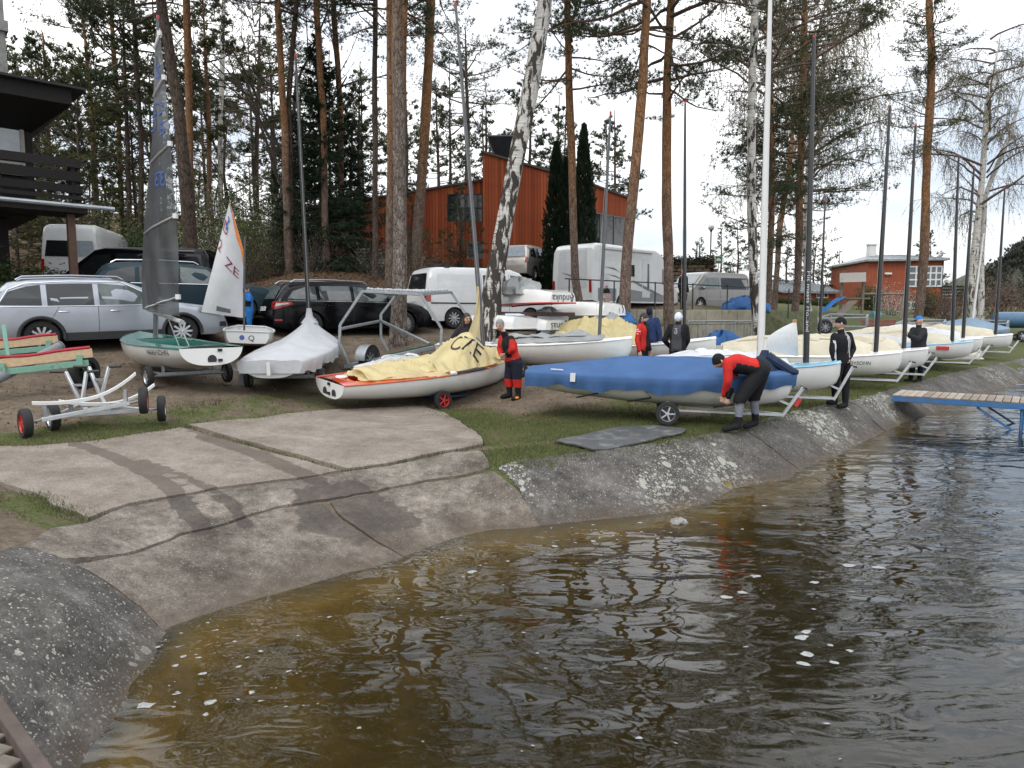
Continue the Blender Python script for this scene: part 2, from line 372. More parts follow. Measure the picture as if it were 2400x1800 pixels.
# ------------------------------------------------------------------ ground sheet
def warp(n, a, b, c, k):
    t = np.linspace(-1, 1, n); s = np.sinh(k * t) / np.sinh(k)
    return np.where(s < 0, c + s * (c - a), c + s * (b - c))
gx = warp(330, -190, 330, 0.5, 4.2); gy = np.concatenate([np.arange(-30, 1, 3.0), np.arange(1, 16, .09), np.arange(16, 40, .22), np.geomspace(40, 420, 60)])
GX, GY = np.meshgrid(gx, gy, indexing='ij'); gxx, gyy = GX.ravel(), GY.ravel()
gz = H(gxx, gyy)
gz = gz + (fbm(gxx, gyy, 1.3) - .47) * .07 * (gz > .45) + (fbm(gxx + 9, gyy, .35) - .47) * .35 * sstep(26, 40, gyy)
nx_, ny_ = len(gx), len(gy)
ii = (np.arange(nx_ - 1)[:, None] * ny_ + np.arange(ny_ - 1)[None, :]).ravel()
Fq = np.stack([ii, ii + ny_, ii + ny_ + 1, ii + 1], 1)

mg, n, l, b = _nodes('ground')
at = n.new('ShaderNodeAttribute'); at.attribute_name = 'mask'; sp = n.new('ShaderNodeSeparateColor'); l.new(at.outputs['Color'], sp.inputs['Color'])
ge = n.new('ShaderNodeNewGeometry'); sx = n.new('ShaderNodeSeparateXYZ'); l.new(ge.outputs['Position'], sx.inputs['Vector'])
n1 = N(n, 'ShaderNodeTexNoise', Scale=2.3, Detail=8, Roughness=.65); n2 = N(n, 'ShaderNodeTexNoise', Scale=26, Detail=6, Roughness=.7); n3 = N(n, 'ShaderNodeTexVoronoi', Scale=38)
for q in (n1, n2, n3): l.new(ge.outputs['Position'], q.inputs['Vector'])
dirt = ramp(n, l, n1.outputs['Fac'], [(.3, (.06, .044, .03)), (.5, (.115, .088, .064)), (.72, (.20, .158, .12))])
n4 = N(n, 'ShaderNodeTexNoise', Scale=9, Detail=6, Roughness=.75); l.new(ge.outputs['Position'], n4.inputs['Vector']); dirt = mixc(n, l, 1.0, dirt, ramp(n, l, n4.outputs['Fac'], [(.3, .5), (.5, 1.0), (.7, 1.45)]), 'MULTIPLY')
dirt = mixc(n, l, .35, dirt, ramp(n, l, n2.outputs['Fac'], [(.3, (.06, .045, .03)), (.7, (.28, .23, .18))]))
gra = ramp(n, l, n2.outputs['Fac'], [(.3, (.04, .046, .018)), (.52, (.075, .088, .03)), (.75, (.15, .135, .07))])
lit = ramp(n, l, n3.outputs['Color'], [(.1, (.03, .02, .013)), (.5, (.07, .042, .025)), (.9, (.14, .09, .055))])
def thr(src, lo, hi):
    a = n.new('ShaderNodeMath'); a.operation = 'ADD'; l.new(src, a.inputs[0])
    m_ = n.new('ShaderNodeMath'); m_.operation = 'MULTIPLY_ADD'; l.new(n1.outputs['Fac'], m_.inputs[0]); m_.inputs[1].default_value = 2.4; m_.inputs[2].default_value = -1.2
    l.new(m_.outputs[0], a.inputs[1]); return ramp(n, l, a.outputs[0], [(lo, 0.0), (hi, 1.0)])
c1 = mixc(n, l, thr(sp.outputs['Green'], .35, .65), dirt, lit)
c1 = mixc(n, l, thr(sp.outputs['Red'], .38, .72), c1, gra)
mr = N(n, 'ShaderNodeMapRange', From_Min=-.02, From_Max=.10); l.new(sx.outputs['Z'], mr.inputs['Value'])
bed = ramp(n, l, n1.outputs['Fac'], [(.3, (.13, .086, .024)), (.5, (.24, .165, .052)), (.72, (.34, .25, .095))])
c1 = mixc(n, l, mr.outputs['Result'], bed, c1)
l.new(c1, b.inputs['Base Color']); b.inputs['Roughness'].default_value = .95; b.inputs['Specular IOR Level'].default_value = .15
bp = N(n, 'ShaderNodeBump', Strength=.7, Distance=.03); l.new(n2.outputs['Fac'], bp.inputs['Height']); l.new(bp.outputs['Normal'], b.inputs['Normal'])
ground = np_obj('ground', np.stack([gxx, gyy, gz], 1), Fq, mg, smooth=True); tag(ground, kind='structure')
msk = np.zeros((len(gxx), 4), np.float32); msk[:, 0] = grass_mask(gxx, gyy); msk[:, 1] = litter_mask(gxx, gyy); msk[:, 3] = 1
ca = ground.data.color_attributes.new('mask', 'FLOAT_COLOR', 'POINT'); ca.data.foreach_set('color', msk.ravel())

# ------------------------------------------------------------------ concrete: slipway slabs and embankment panels
def concrete(name, lo, mid, hi, lich, wetc=(.075, .06, .05), mid_c=(.5, 1.45), pb=.75):
    m, n, l, b = _nodes(name)
    ge = n.new('ShaderNodeNewGeometry'); sx = n.new('ShaderNodeSeparateXYZ'); l.new(ge.outputs['Position'], sx.inputs['Vector'])
    at = n.new('ShaderNodeAttribute'); at.attribute_name = 'mask'; sp = n.new('ShaderNodeSeparateColor'); l.new(at.outputs['Color'], sp.inputs['Color'])
    a1 = N(n, 'ShaderNodeTexNoise', Scale=1.6, Detail=9, Roughness=.7); a2 = N(n, 'ShaderNodeTexNoise', Scale=55, Detail=4, Roughness=.7); vo = N(n, 'ShaderNodeTexVoronoi', Scale=48); a3 = N(n, 'ShaderNodeTexNoise', Scale=8, Detail=6, Roughness=.75)
    for q in (a1, a2, vo, a3): l.new(ge.outputs['Position'], q.inputs['Vector'])
    c = ramp(n, l, a1.outputs['Fac'], [(.32, lo), (.5, mid), (.68, hi)])
    c = mixc(n, l, .55, c, mixc(n, l, 1.0, c, ramp(n, l, a2.outputs['Fac'], [(.25, .25), (.75, 1.9)]), 'MULTIPLY'))
    c = mixc(n, l, 1.0, c, ramp(n, l, a3.outputs['Fac'], [(.3, mid_c[0]), (.5, 1.0), (.7, mid_c[1])]), 'MULTIPLY')
    peb = ramp(n, l, vo.outputs['Color'], [(.74, 0.0), (.84, 1.0)])       # scattered pale aggregate
    ped = ramp(n, l, vo.outputs['Distance'], [(.25, 1.0), (.5, 0.0)])
    c = mixc(n, l, mixc(n, l, 1.0, mixc(n, l, 1.0, peb, ped, 'MULTIPLY'), (pb, pb, pb), 'MULTIPLY'), c, (.42, .39, .34))
    # pale lichen rosettes
    wob = N(n, 'ShaderNodeTexNoise', Scale=14, Detail=3); l.new(ge.outputs['Position'], wob.inputs['Vector'])
    wv = n.new('ShaderNodeVectorMath'); wv.operation = 'MULTIPLY_ADD'; l.new(wob.outputs['Color'], wv.inputs[0]); wv.inputs[1].default_value = (.09, .09, .09); l.new(ge.outputs['Position'], wv.inputs[2])
    lf = 0
    for sc, th in ((5.0, .30), (10.0, .29), (22.0, .33), (46.0, .34)):
        v = N(n, 'ShaderNodeTexVoronoi', Scale=sc); l.new(wv.outputs[0], v.inputs['Vector'])
        s2 = n.new('ShaderNodeSeparateColor'); l.new(v.outputs['Color'], s2.inputs['Color'])
        k = n.new('ShaderNodeMath'); k.operation = 'MULTIPLY'; k.inputs[1].default_value = th * 1.9; l.new(s2.outputs['Red'], k.inputs[0])
        k2 = n.new('ShaderNodeMath'); k2.operation = 'SUBTRACT'; l.new(k.outputs[0], k2.inputs[0]); k2.inputs[1].default_value = th * 1.0
        d_ = n.new('ShaderNodeMath'); d_.operation = 'SUBTRACT'; l.new(k2.outputs[0], d_.inputs[0]); l.new(v.outputs['Distance'], d_.inputs[1])
        d3 = n.new('ShaderNodeMath'); d3.operation = 'ADD'; l.new(d_.outputs[0], d3.inputs[0])
        k4 = n.new('ShaderNodeMath'); k4.operation = 'MULTIPLY_ADD'; l.new(sp.outputs['Green'], k4.inputs[0]); k4.inputs[1].default_value = .45; k4.inputs[2].default_value = -.3; l.new(k4.outputs[0], d3.inputs[1])
        r_ = ramp(n, l, d3.outputs[0], [(.0, 0.0), (.05, 1.0)])
        lf = r_ if lf == 0 else mixc(n, l, 1.0, lf, r_, 'LIGHTEN')
    c = mixc(n, l, mixc(n, l, 1.0, lf, (lich, lich, lich), 'MULTIPLY'), c, ramp(n, l, a2.outputs['Fac'], [(.3, (.17, .17, .145)), (.7, (.40, .40, .35))]))
    # wet tracks and damp dark patches
    w = n.new('ShaderNodeMath'); w.operation = 'ADD'; l.new(sp.outputs['Red'], w.inputs[0])
    w2 = n.new('ShaderNodeMath'); w2.operation = 'MULTIPLY_ADD'; l.new(a1.outputs['Fac'], w2.inputs[0]); w2.inputs[1].default_value = .9; w2.inputs[2].default_value = -.45; l.new(w2.outputs[0], w.inputs[1])
    wf = ramp(n, l, w.outputs[0], [(.40, 0.0), (.55, 1.0)])
    c = mixc(n, l, mixc(n, l, 1.0, wf, (.82, .82, .82), 'MULTIPLY'), c, mixc(n, l, .5, wetc, mixc(n, l, 1.0, c, (.45, .42, .40), 'MULTIPLY')))
    # tide line: damp then rusty algae below the water
    tz = n.new('ShaderNodeMath'); tz.operation = 'MULTIPLY_ADD'; l.new(a1.outputs['Fac'], tz.inputs[0]); tz.inputs[1].default_value = .22; l.new(sx.outputs['Z'], tz.inputs[2])
    t1 = ramp(n, l, tz.outputs[0], [(.10, 1.0), (.30, 0.0)]); c = mixc(n, l, mixc(n, l, 1.0, t1, (.7, .7, .7), 'MULTIPLY'), c, (.07, .052, .038))
    t2 = ramp(n, l, tz.outputs[0], [(.01, 1.0), (.12, 0.0)]); alg = ramp(n, l, a1.outputs['Fac'], [(.3, (.14, .088, .024)), (.5, (.27, .18, .055)), (.72, (.38, .27, .10))]); c = mixc(n, l, t2, c, alg)
    l.new(c, b.inputs['Base Color']); b.inputs['Specular IOR Level'].default_value = .3
    l.new(ramp(n, l, wf, [(0, .9), (1, .6)]), b.inputs['Roughness'])
    bh = mixc(n, l, .5, a2.outputs['Fac'], vo.outputs['Distance']); bp = N(n, 'ShaderNodeBump', Strength=.6, Distance=.012); l.new(bh, bp.inputs['Height']); l.new(bp.outputs['Normal'], b.inputs['Normal'])
    MATS[name] = m; return m
m_slab = concrete('slab_concrete', (.135, .111, .091), (.19, .161, .134), (.25, .217, .186), 0.0, (.095, .074, .057), (.80, 1.17), .25)
m_apron = concrete('apron_concrete', (.065, .053, .043), (.13, .111, .092), (.23, .20, .17), 0.06, (.045, .037, .031), (.5, 1.4), .42)
m_bank = concrete('bank_concrete', (.042, .038, .035), (.075, .069, .063), (.135, .126, .117), 1.0)
WET = [gpl([(180, 1046), (260, 1075), (340, 1110), (400, 1150), (430, 1190), (480, 1250)]), gpl([(330, 1085), (420, 1120), (500, 1155), (545, 1190), (580, 1240)]), gpl([(480, 1030), (600, 1070), (680, 1105), (740, 1130)]), gpl([(430, 1012), (520, 1030), (640, 1065)])]
WET_W = [.10, .055, .13, .04]
DARKPATCH = gpl([(690, 1150), (830, 1125), (1000, 1230), (840, 1280), (700, 1240)])
def patch(name, poly, step, lift, thick, material, parent, rough=.01, dark=0.0, lich=0.0, tilt=0.0):
    poly = densify(list(poly) + [poly[0]], step * .7)[:-1]; poly = [(x + .11 * (float(fbm(np.array([x + 30]), np.array([y]), 2.5)[0]) - .47), y + .11 * (float(fbm(np.array([x]), np.array([y + 60]), 2.5)[0]) - .47)) for x, y in poly]
    xs = np.array([p[0] for p in poly]); ys = np.array([p[1] for p in poly])
    X, Y = np.meshgrid(np.arange(xs.min(), xs.max(), step), np.arange(ys.min(), ys.max(), step), indexing='ij')
    X = X.ravel() + RNG.uniform(-.25, .25, X.size) * step; Y = Y.ravel() + RNG.uniform(-.25, .25, Y.size) * step
    k = in_poly(X, Y, poly) & (seg_dist(X, Y, list(poly) + [poly[0]]) > step * .5); X, Y = X[k], Y[k]
    pts = [Vector(p) for p in poly] + [Vector((float(a), float(c))) for a, c in zip(X, Y)]
    n_b = len(poly)
    vo, _, fo, ov, _, _ = delaunay_2d_cdt(pts, [], [list(range(n_b))], 1, 1e-5)
    V2 = np.array([tuple(v) for v in vo]); z = H(V2[:, 0], V2[:, 1]); kd = sstep(-.30, -.10, z); z = z + lift * kd - .03 * (1 - kd) + ((fbm(V2[:, 0], V2[:, 1], 2.2) - .47) * rough * 2 + (fbm(V2[:, 0], V2[:, 1], 9) - .47) * rough) * kd
    z += tilt * (V2[:, 0] - V2[:, 0].mean())
    V = np.column_stack([V2, z]); fs = [tuple(f) for f in fo]
    cnt = {}
    for f in fs:
        for a, c in zip(f, f[1:] + f[:1]): cnt[(a, c)] = 1
    edge = [(a, c) for (a, c) in cnt if (c, a) not in cnt]
    m = MB(); vs = [tuple(p) for p in V]; low = {}
    for a, c in edge:
        for q in (a, c):
            if q not in low: low[q] = len(vs); vs.append((V[q, 0], V[q, 1], V[q, 2] - thick))
        fs.append((c, a, low[a], low[c]))
    m.add(vs, fs); o = obj(name, m, material, parent, smooth=50)
    A = np.array(vs); mk = np.zeros((len(A), 4), np.float32); mk[:, 3] = 1; x, y = A[:, 0], A[:, 1]
    w = np.zeros(len(A))
    for pl, r in zip(WET, WET_W): w = np.maximum(w, 1.0 - sstep(r * .6, r * 1.5, seg_dist(x, y, pl)))
    if dark: w = np.maximum(w, dark)
    w = np.maximum(w, .62 * in_poly(x, y, DARKPATCH))
    mk[:, 0] = w; mk[:, 1] = lich * (.22 + 1.15 * sstep(.30, .62, fbm(x + 4, y, .8)))
    at = o.data.color_attributes.new('mask', 'FLOAT_COLOR', 'POINT'); at.data.foreach_set('color', mk.ravel())
    return o
slip = bpy.data.objects.new('slipway', None); COL.objects.link(slip); tag(slip, kind='structure')
S1 = gpl([(-420, 1090), (0, 1053), (200, 1041), (425, 1006), (500, 1030), (640, 1068), (790, 1109), (640, 1134), (500, 1150), (420, 1164), (300, 1188), (205, 1219), (135, 1192), (90, 1162), (0, 1136), (-420, 1150)])
S2 = gpl([(440, 1000), (600, 986), (800, 964), (990, 957), (1040, 972), (1090, 1000), (1127, 1030), (1128, 1046), (1060, 1060), (950, 1083), (812, 1106), (660, 1062), (520, 1024)])
patch('concrete_slab', S1, .10, .035, .12, m_slab, slip, .006); patch('concrete_slab', S2, .10, .045, .12, m_slab, slip, .006)
A1 = gpl([(208, 1226), (300, 1194), (420, 1169), (500, 1155), (640, 1139), (800, 1112), (955, 1088), (1062, 1064), (1115, 1060), (1150, 1098), (1130, 1105), (1000, 1128), (830, 1162), (640, 1197), (420, 1258), (270, 1306), (150, 1320), (60, 1290), (120, 1250)])
foot = [PZ(u, v, -.40) for u, v in [(470, 1720), (620, 1640), (760, 1580), (950, 1500), (1040, 1440)]]
A2 = gpl([(180, 1330), (272, 1311), (420, 1263), (640, 1202), (758, 1184), (800, 1225), (870, 1270), (962, 1325)]) + [tuple(p[:2]) for p in foot[::-1]] + gpl([(372, 1465), (330, 1420), (250, 1365)])
foot3 = [PZ(u, v, -.40) for u, v in [(1060, 1440), (1200, 1400), (1330, 1350)]]
A3 = gpl([(772, 1181), (830, 1167), (1000, 1133), (1130, 1110), (1160, 1106), (1185, 1130), (1230, 1175), (1268, 1208)]) + [tuple(p[:2]) for p in foot3[::-1]] + gpl([(975, 1330), (884, 1272), (812, 1224)])
emb = bpy.data.objects.new('embankment', None); COL.objects.link(emb); tag(emb, kind='structure')
patch('concrete_panel', A1, .09, .03, .1, m_apron, emb, .012, dark=.2); patch('concrete_panel', A2, .09, .025, .1, m_apron, emb, .018, dark=.36); patch('concrete_panel', A3, .09, .02, .1, m_apron, emb, .016, dark=.18)
def tc(p): return ((p[0] + p[1]) / math.sqrt(2), (p[1] - p[0]) / math.sqrt(2))
_ct = np.array([tc(p) for p in CREST]); _wt = np.array([tc(p) for p in WATER[14:]])
def bank_panel(t0, t1, step, skew0=0.0, skew1=0.0, **kw):
    ts = np.arange(t0, t1, .25).tolist() + [t1]; top = []; bot = []
    for t in ts:
        f = (t - t0) / (t1 - t0); sk = skew0 * (1 - f) + skew1 * f
        c = float(np.interp(t, _ct[:, 0], _ct[:, 1])) + .10; w = float(np.interp(t + sk, _wt[:, 0], _wt[:, 1])) - .55
        r2 = math.sqrt(2)
        top.append(((t - c) / r2, (t + c) / r2)); bot.append(((t + sk - w) / r2, (t + sk + w) / r2))
    return patch('concrete_panel', top + bot[::-1], step, .03, .15, m_bank, emb, **kw)
jt = [tc(G(1162, 1100))[0], tc(G(1722, 1004))[0], tc(G(1985, 945))[0], tc(G(2110, 917))[0], tc(G(2330, 858))[0], 60.0, 110.0]
jw = [tc(G(1272, 1210))[0] - jt[0], .10, .12, .1, .1, 0, 0]
for k in range(6):
    bank_panel(jt[k] + .015, jt[k + 1] - .02, [.1, .13, .16, .22, .5, .9][k], jw[k] if k else jw[0] - .3, jw[k + 1], rough=[.035, .03, .02, .02, .02, .02][k], lich=[.92, .92, .9, .88, .85, .85][k], dark=.25)
LM = gpl([(-700, 1320), (0, 1305), (60, 1296), (140, 1326), (175, 1334), (246, 1370), (326, 1428), (366, 1470), (378, 1480)]) + [(-2.05, 5.1), (-1.4, 4.4), (-1.2, 3.4), (-1.2, 1.5), (-6, 1.2)]
patch('concrete_panel', LM, .08, .05, .12, m_bank, emb, .035, lich=.6, dark=.1)

# ------------------------------------------------------------------ water
mw, n, l, b = _nodes('lake_water'); n.remove(b)
out = n['Material Output']; ge = n.new('ShaderNodeNewGeometry')
mp = n.new('ShaderNodeMapping'); mp.inputs['Rotation'].default_value = (0, 0, R(14)); mp.inputs['Scale'].default_value = (.62, 1.25, 1); l.new(ge.outputs['Position'], mp.inputs['Vector'])
q1 = N(n, 'ShaderNodeTexNoise', Scale=1.25, Detail=1.5, Roughness=.4, Distortion=.8); q2 = N(n, 'ShaderNodeTexNoise', Scale=3.9, Detail=1.5, Roughness=.45, Distortion=1.3); q3 = N(n, 'ShaderNodeTexNoise', Scale=.30, Detail=1)
for q in (q1, q2, q3): l.new(mp.outputs['Vector'], q.inputs['Vector'])
calm = N(n, 'ShaderNodeMapRange', From_Min=.38, From_Max=.62, To_Min=.35, To_Max=1.1); l.new(q3.outputs['Fac'], calm.inputs['Value'])
b1 = N(n, 'ShaderNodeBump', Strength=1, Distance=.044); l.new(q1.outputs['Fac'], b1.inputs['Height'])
b2 = N(n, 'ShaderNodeBump', Strength=1, Distance=.012); l.new(calm.outputs['Result'], b2.inputs['Strength']); l.new(q2.outputs['Fac'], b2.inputs['Height']); l.new(b1.outputs['Normal'], b2.inputs['Normal'])
gl = N(n, 'ShaderNodeBsdfGlossy', Roughness=.015); gl.inputs['Color'].default_value = (.95, .97, 1, 1); l.new(b2.outputs['Normal'], gl.inputs['Normal'])
tr_ = n.new('ShaderNodeBsdfTransparent'); tr_.inputs['Color'].default_value = (.97, .95, .88, 1); df = n.new('ShaderNodeBsdfDiffuse'); df.inputs['Color'].default_value = (.068, .070, .034, 1); tr = N(n, 'ShaderNodeMixShader', Fac=.12); l.new(tr_.outputs[0], tr.inputs[1]); l.new(df.outputs[0], tr.inputs[2])
fr = N(n, 'ShaderNodeFresnel', IOR=1.42); l.new(b2.outputs['Normal'], fr.inputs['Normal'])
ms = n.new('ShaderNodeMixShader'); l.new(fr.outputs['Fac'], ms.inputs['Fac']); l.new(tr.outputs[0], ms.inputs[1]); l.new(gl.outputs[0], ms.inputs[2]); l.new(ms.outputs[0], out.inputs['Surface'])
va = n.new('ShaderNodeVolumeAbsorption'); va.inputs['Color'].default_value = (.47, .40, .15, 1); va.inputs['Density'].default_value = 2.0; l.new(va.outputs[0], out.inputs['Volume'])
wb = MB().box((150, 150, -2.5), (700, 500, 5.0)); water = obj('water', wb, mw, smooth=0); tag(water, kind='structure')
# drifting foam flecks
fv, ff = [], []
m_foam = mat('foam', (.27, .275, .265), .7, var=.4, scale=60)
def fleck(x, y, a, bq, rot, z=.004):
    k = 9; o = len(fv)
    fv.append((x, y, z + .004))
    for j in range(k):
        t = 2 * math.pi * j / k; w = random.uniform(.55, 1.35); px, py = a * w * math.cos(t), bq * w * math.sin(t)
        fv.append((x + px * math.cos(rot) - py * math.sin(rot), y + px * math.sin(rot) + py * math.cos(rot), z))
    for j in range(k): ff.append((o, o + 1 + j, o + 1 + (j + 1) % k))
for u, v, s in [(340, 1653, 3.6), (495, 1645, 2.2), (590, 1623, 1.3), (475, 1578, 1.7), (430, 1538, 1.2), (482, 1674, 1.2), (370, 1516, 1.1), (410, 1560, 1.2), (560, 1562, 1.3), (1105, 1340, 2.6), (1300, 1280, 2.4), (1390, 1268, 1.6), (1405, 1260, 1.2), (1350, 1272, 1), (1500, 1225, 1.8), (1390, 1230, 1.4),
                (1890, 1480, 2.6), (1880, 1495, 3.0), (1895, 1533, 2.6), (1885, 1555, 2.4), (1945, 1512, 1.2), (1955, 1553, 1.8), (1990, 1525, 1.4), (1700, 1400, 3.0), (1740, 1388, 2.4), (1770, 1350, 3.2), (1910, 1365, 2.6), (1990, 1325, 3.6), (2060, 1330, 3), (1790, 1185, 2.2), (1875, 1230, 1.2), (1740, 1240, 1.2)]:
    p = PZ(u, v, .004); fleck(p.x, p.y, .019 * s, .011 * s + .006, random.uniform(-.4, .6))
for u, v in [(random.uniform(380, 800), random.uniform(1420, 1660)) for _ in range(60)] + [(random.uniform(1000, 1600), random.uniform(1235, 1330)) for _ in range(60)] + [(random.uniform(700, 2100), random.uniform(1330, 1780)) for _ in range(45)]:
    p = PZ(u, v, .004)
    if h1(p.x, p.y) < -.03: s = random.uniform(.3, 1.0) ** 1.5; fleck(p.x, p.y, .022 * s, .014 * s, random.uniform(-.4, .6))
fm = MB().add(fv, ff); tag(obj('foam', fm, m_foam, smooth=0), 'white foam flecks drifting on the brown shallows', 'foam', kind='stuff')
# ------------------------------------------------------------------ trees: materials
def bark_mat(name, stops, plate, scale, bump, low=None, hz=(3.0, 7.0)):
    m, n, l, b = _nodes(name); tc = n.new('ShaderNodeTexCoord')
    mp = n.new('ShaderNodeMapping'); mp.inputs['Scale'].default_value = (1, 1, .36); l.new(tc.outputs['Object'], mp.inputs['Vector'])
    ns = N(n, 'ShaderNodeTexNoise', Scale=6, Detail=4); l.new(mp.outputs['Vector'], ns.inputs['Vector'])
    wv = n.new('ShaderNodeVectorMath'); wv.operation = 'MULTIPLY_ADD'; l.new(ns.outputs['Color'], wv.inputs[0]); wv.inputs[1].default_value = (.2, .2, .2); l.new(mp.outputs['Vector'], wv.inputs[2])
    v = n.new('ShaderNodeTexVoronoi'); v.feature = 'DISTANCE_TO_EDGE'; v.inputs['Scale'].default_value = scale; l.new(wv.outputs[0], v.inputs['Vector'])
    nz = N(n, 'ShaderNodeTexNoise', Scale=9, Detail=7, Roughness=.7); l.new(mp.outputs['Vector'], nz.inputs['Vector'])
    up = ramp(n, l, nz.outputs['Fac'], stops)
    c = up
    if low:
        lo = ramp(n, l, nz.outputs['Fac'], low); sx = n.new('ShaderNodeSeparateXYZ'); l.new(tc.outputs['Object'], sx.inputs['Vector'])
        k = n.new('ShaderNodeMath'); k.operation = 'MULTIPLY_ADD'; l.new(nz.outputs['Fac'], k.inputs[0]); k.inputs[1].default_value = 2.0; l.new(sx.outputs['Z'], k.inputs[2])
        mr = N(n, 'ShaderNodeMapRange', From_Min=hz[0] + 1, From_Max=hz[1] + 1); l.new(k.outputs[0], mr.inputs['Value']); c = mixc(n, l, mr.outputs['Result'], lo, up)
    e = ramp(n, l, v.outputs['Distance'], [(0.0, 1.0), (.10, 0.0)]); c = mixc(n, l, e, c, plate)
    l.new(c, b.inputs['Base Color']); b.inputs['Roughness'].default_value = .92; b.inputs['Specular IOR Level'].default_value = .15
    bp = N(n, 'ShaderNodeBump', Strength=bump, Distance=.03); l.new(v.outputs['Distance'], bp.inputs['Height']); l.new(bp.outputs['Normal'], b.inputs['Normal'])
    MATS[name] = m; return m
m_pbark = bark_mat('pine_bark', [(.3, (.15, .075, .036)), (.5, (.25, .13, .062)), (.72, (.34, .20, .11))], (.06, .036, .024), 14, .8, [(.3, (.075, .055, .045)), (.5, (.15, .11, .09)), (.75, (.27, .225, .19))], (3.0, 6.5))
m_dbark = bark_mat('dark_bark', [(.3, (.045, .034, .028)), (.5, (.085, .063, .05)), (.75, (.15, .115, .09))], (.025, .019, .015), 9, .8)
m_gbark = bark_mat('plated_bark', [(.3, (.13, .085, .06)), (.5, (.21, .145, .105)), (.75, (.30, .235, .185))], (.032, .023, .019), 15, 1.0, [(.3, (.085, .066, .056)), (.48, (.16, .13, .112)), (.72, (.36, .315, .28))], (5.0, 9.0))
def birch_mat(name, dark, thr):
    m, n, l, b = _nodes(name); tc = n.new('ShaderNodeTexCoord'); sx = n.new('ShaderNodeSeparateXYZ'); l.new(tc.outputs['Object'], sx.inputs['Vector'])
    mp = n.new('ShaderNodeMapping'); mp.inputs['Scale'].default_value = (2.6, 2.6, .75); l.new(tc.outputs['Object'], mp.inputs['Vector'])
    a = N(n, 'ShaderNodeTexNoise', Scale=2.6, Detail=6, Roughness=.62, Distortion=.6); l.new(mp.outputs['Vector'], a.inputs['Vector'])
    m2 = n.new('ShaderNodeMapping'); m2.inputs['Scale'].default_value = (1, 1, 9); l.new(tc.outputs['Object'], m2.inputs['Vector'])
    h = N(n, 'ShaderNodeTexNoise', Scale=3, Detail=4); l.new(m2.outputs['Vector'], h.inputs['Vector'])
    k = n.new('ShaderNodeMath'); k.operation = 'MULTIPLY_ADD'; l.new(sx.outputs['Z'], k.inputs[0]); k.inputs[1].default_value = .012; l.new(a.outputs['Fac'], k.inputs[2])
    f = ramp(n, l, k.outputs[0], [(thr, 1.0), (thr + .04, 0.0)])
    w = ramp(n, l, h.outputs['Fac'], [(.32, (.10, .09, .08)), (.40, (.46, .44, .40)), (.7, (.64, .62, .58))])
    c = mixc(n, l, f, w, dark); l.new(c, b.inputs['Base Color']); b.inputs['Roughness'].default_value = .8; b.inputs['Specular IOR Level'].default_value = .2
    bp = N(n, 'ShaderNodeBump', Strength=.9, Distance=.03); l.new(f, bp.inputs['Height']); bp.invert = True; l.new(bp.outputs['Normal'], b.inputs['Normal'])
    MATS[name] = m; return m
m_birch = birch_mat('birch_bark', (.05, .042, .036), .53); m_birch2 = birch_mat('birch_bark_pale', (.10, .085, .07), .46)
def leaf_mat(name, a, c, d, tl=.25):
    m, n, l, b = _nodes(name); oi = n.new('ShaderNodeObjectInfo'); ge = n.new('ShaderNodeNewGeometry'); tc = n.new('ShaderNodeTexCoord')
    no = N(n, 'ShaderNodeTexNoise', Scale=.9, Detail=5, Roughness=.7); l.new(tc.outputs['Object'], no.inputs['Vector'])
    col = ramp(n, l, no.outputs['Fac'], [(.3, a), (.52, c), (.72, d)])
    k = N(n, 'ShaderNodeMapRange', To_Min=.75, To_Max=1.25); l.new(oi.outputs['Random'], k.inputs['Value'])
    col = mixc(n, l, 1.0, col, k.outputs['Result'], 'MULTIPLY'); l.new(col, b.inputs['Base Color'])
    b.inputs['Roughness'].default_value = .75; b.inputs['Specular IOR Level'].default_value = .25
    t = n.new('ShaderNodeBsdfTranslucent'); l.new(col, t.inputs['Color']); ms = N(n, 'ShaderNodeMixShader', Fac=tl); l.new(b.outputs[0], ms.inputs[1]); l.new(t.outputs[0], ms.inputs[2]); l.new(ms.outputs[0], n['Material Output'].inputs['Surface'])
    MATS[name] = m; return m
m_need = leaf_mat('pine_needles', (.030, .046, .024), (.058, .082, .038), (.095, .115, .052))
m_need2 = leaf_mat('olive_needles', (.048, .056, .022), (.088, .096, .036), (.13, .13, .05))
m_spru = leaf_mat('spruce_needles', (.016, .031, .017), (.030, .052, .027), (.048, .074, .036))
m_thuj = leaf_mat('thuja_scales', (.010, .019, .010), (.017, .031, .015), (.028, .045, .020))
m_bud = leaf_mat('birch_buds', (.15, .14, .07), (.24, .22, .11), (.33, .30, .16), .4)
m_green = leaf_mat('spring_leaves', (.07, .10, .03), (.13, .17, .05), (.20, .23, .09), .35)
m_hedge = leaf_mat('hedge_leaves', (.030, .048, .018), (.055, .080, .028), (.085, .105, .038), .3)
m_bloss = leaf_mat('white_blossom', (.35, .34, .30), (.5, .49, .45), (.62, .60, .56), .3)
m_pinkb = leaf_mat('reddish_shrub', (.12, .07, .055), (.20, .12, .10), (.28, .19, .16), .3)
m_twig = mat('twig_bark', (.062, .048, .040), .9, var=.3); m_ptwig = mat('pine_twig', (.10, .062, .042), .9, var=.3); m_btwig = mat('birch_twig', (.11, .085, .075), .9, var=.3)

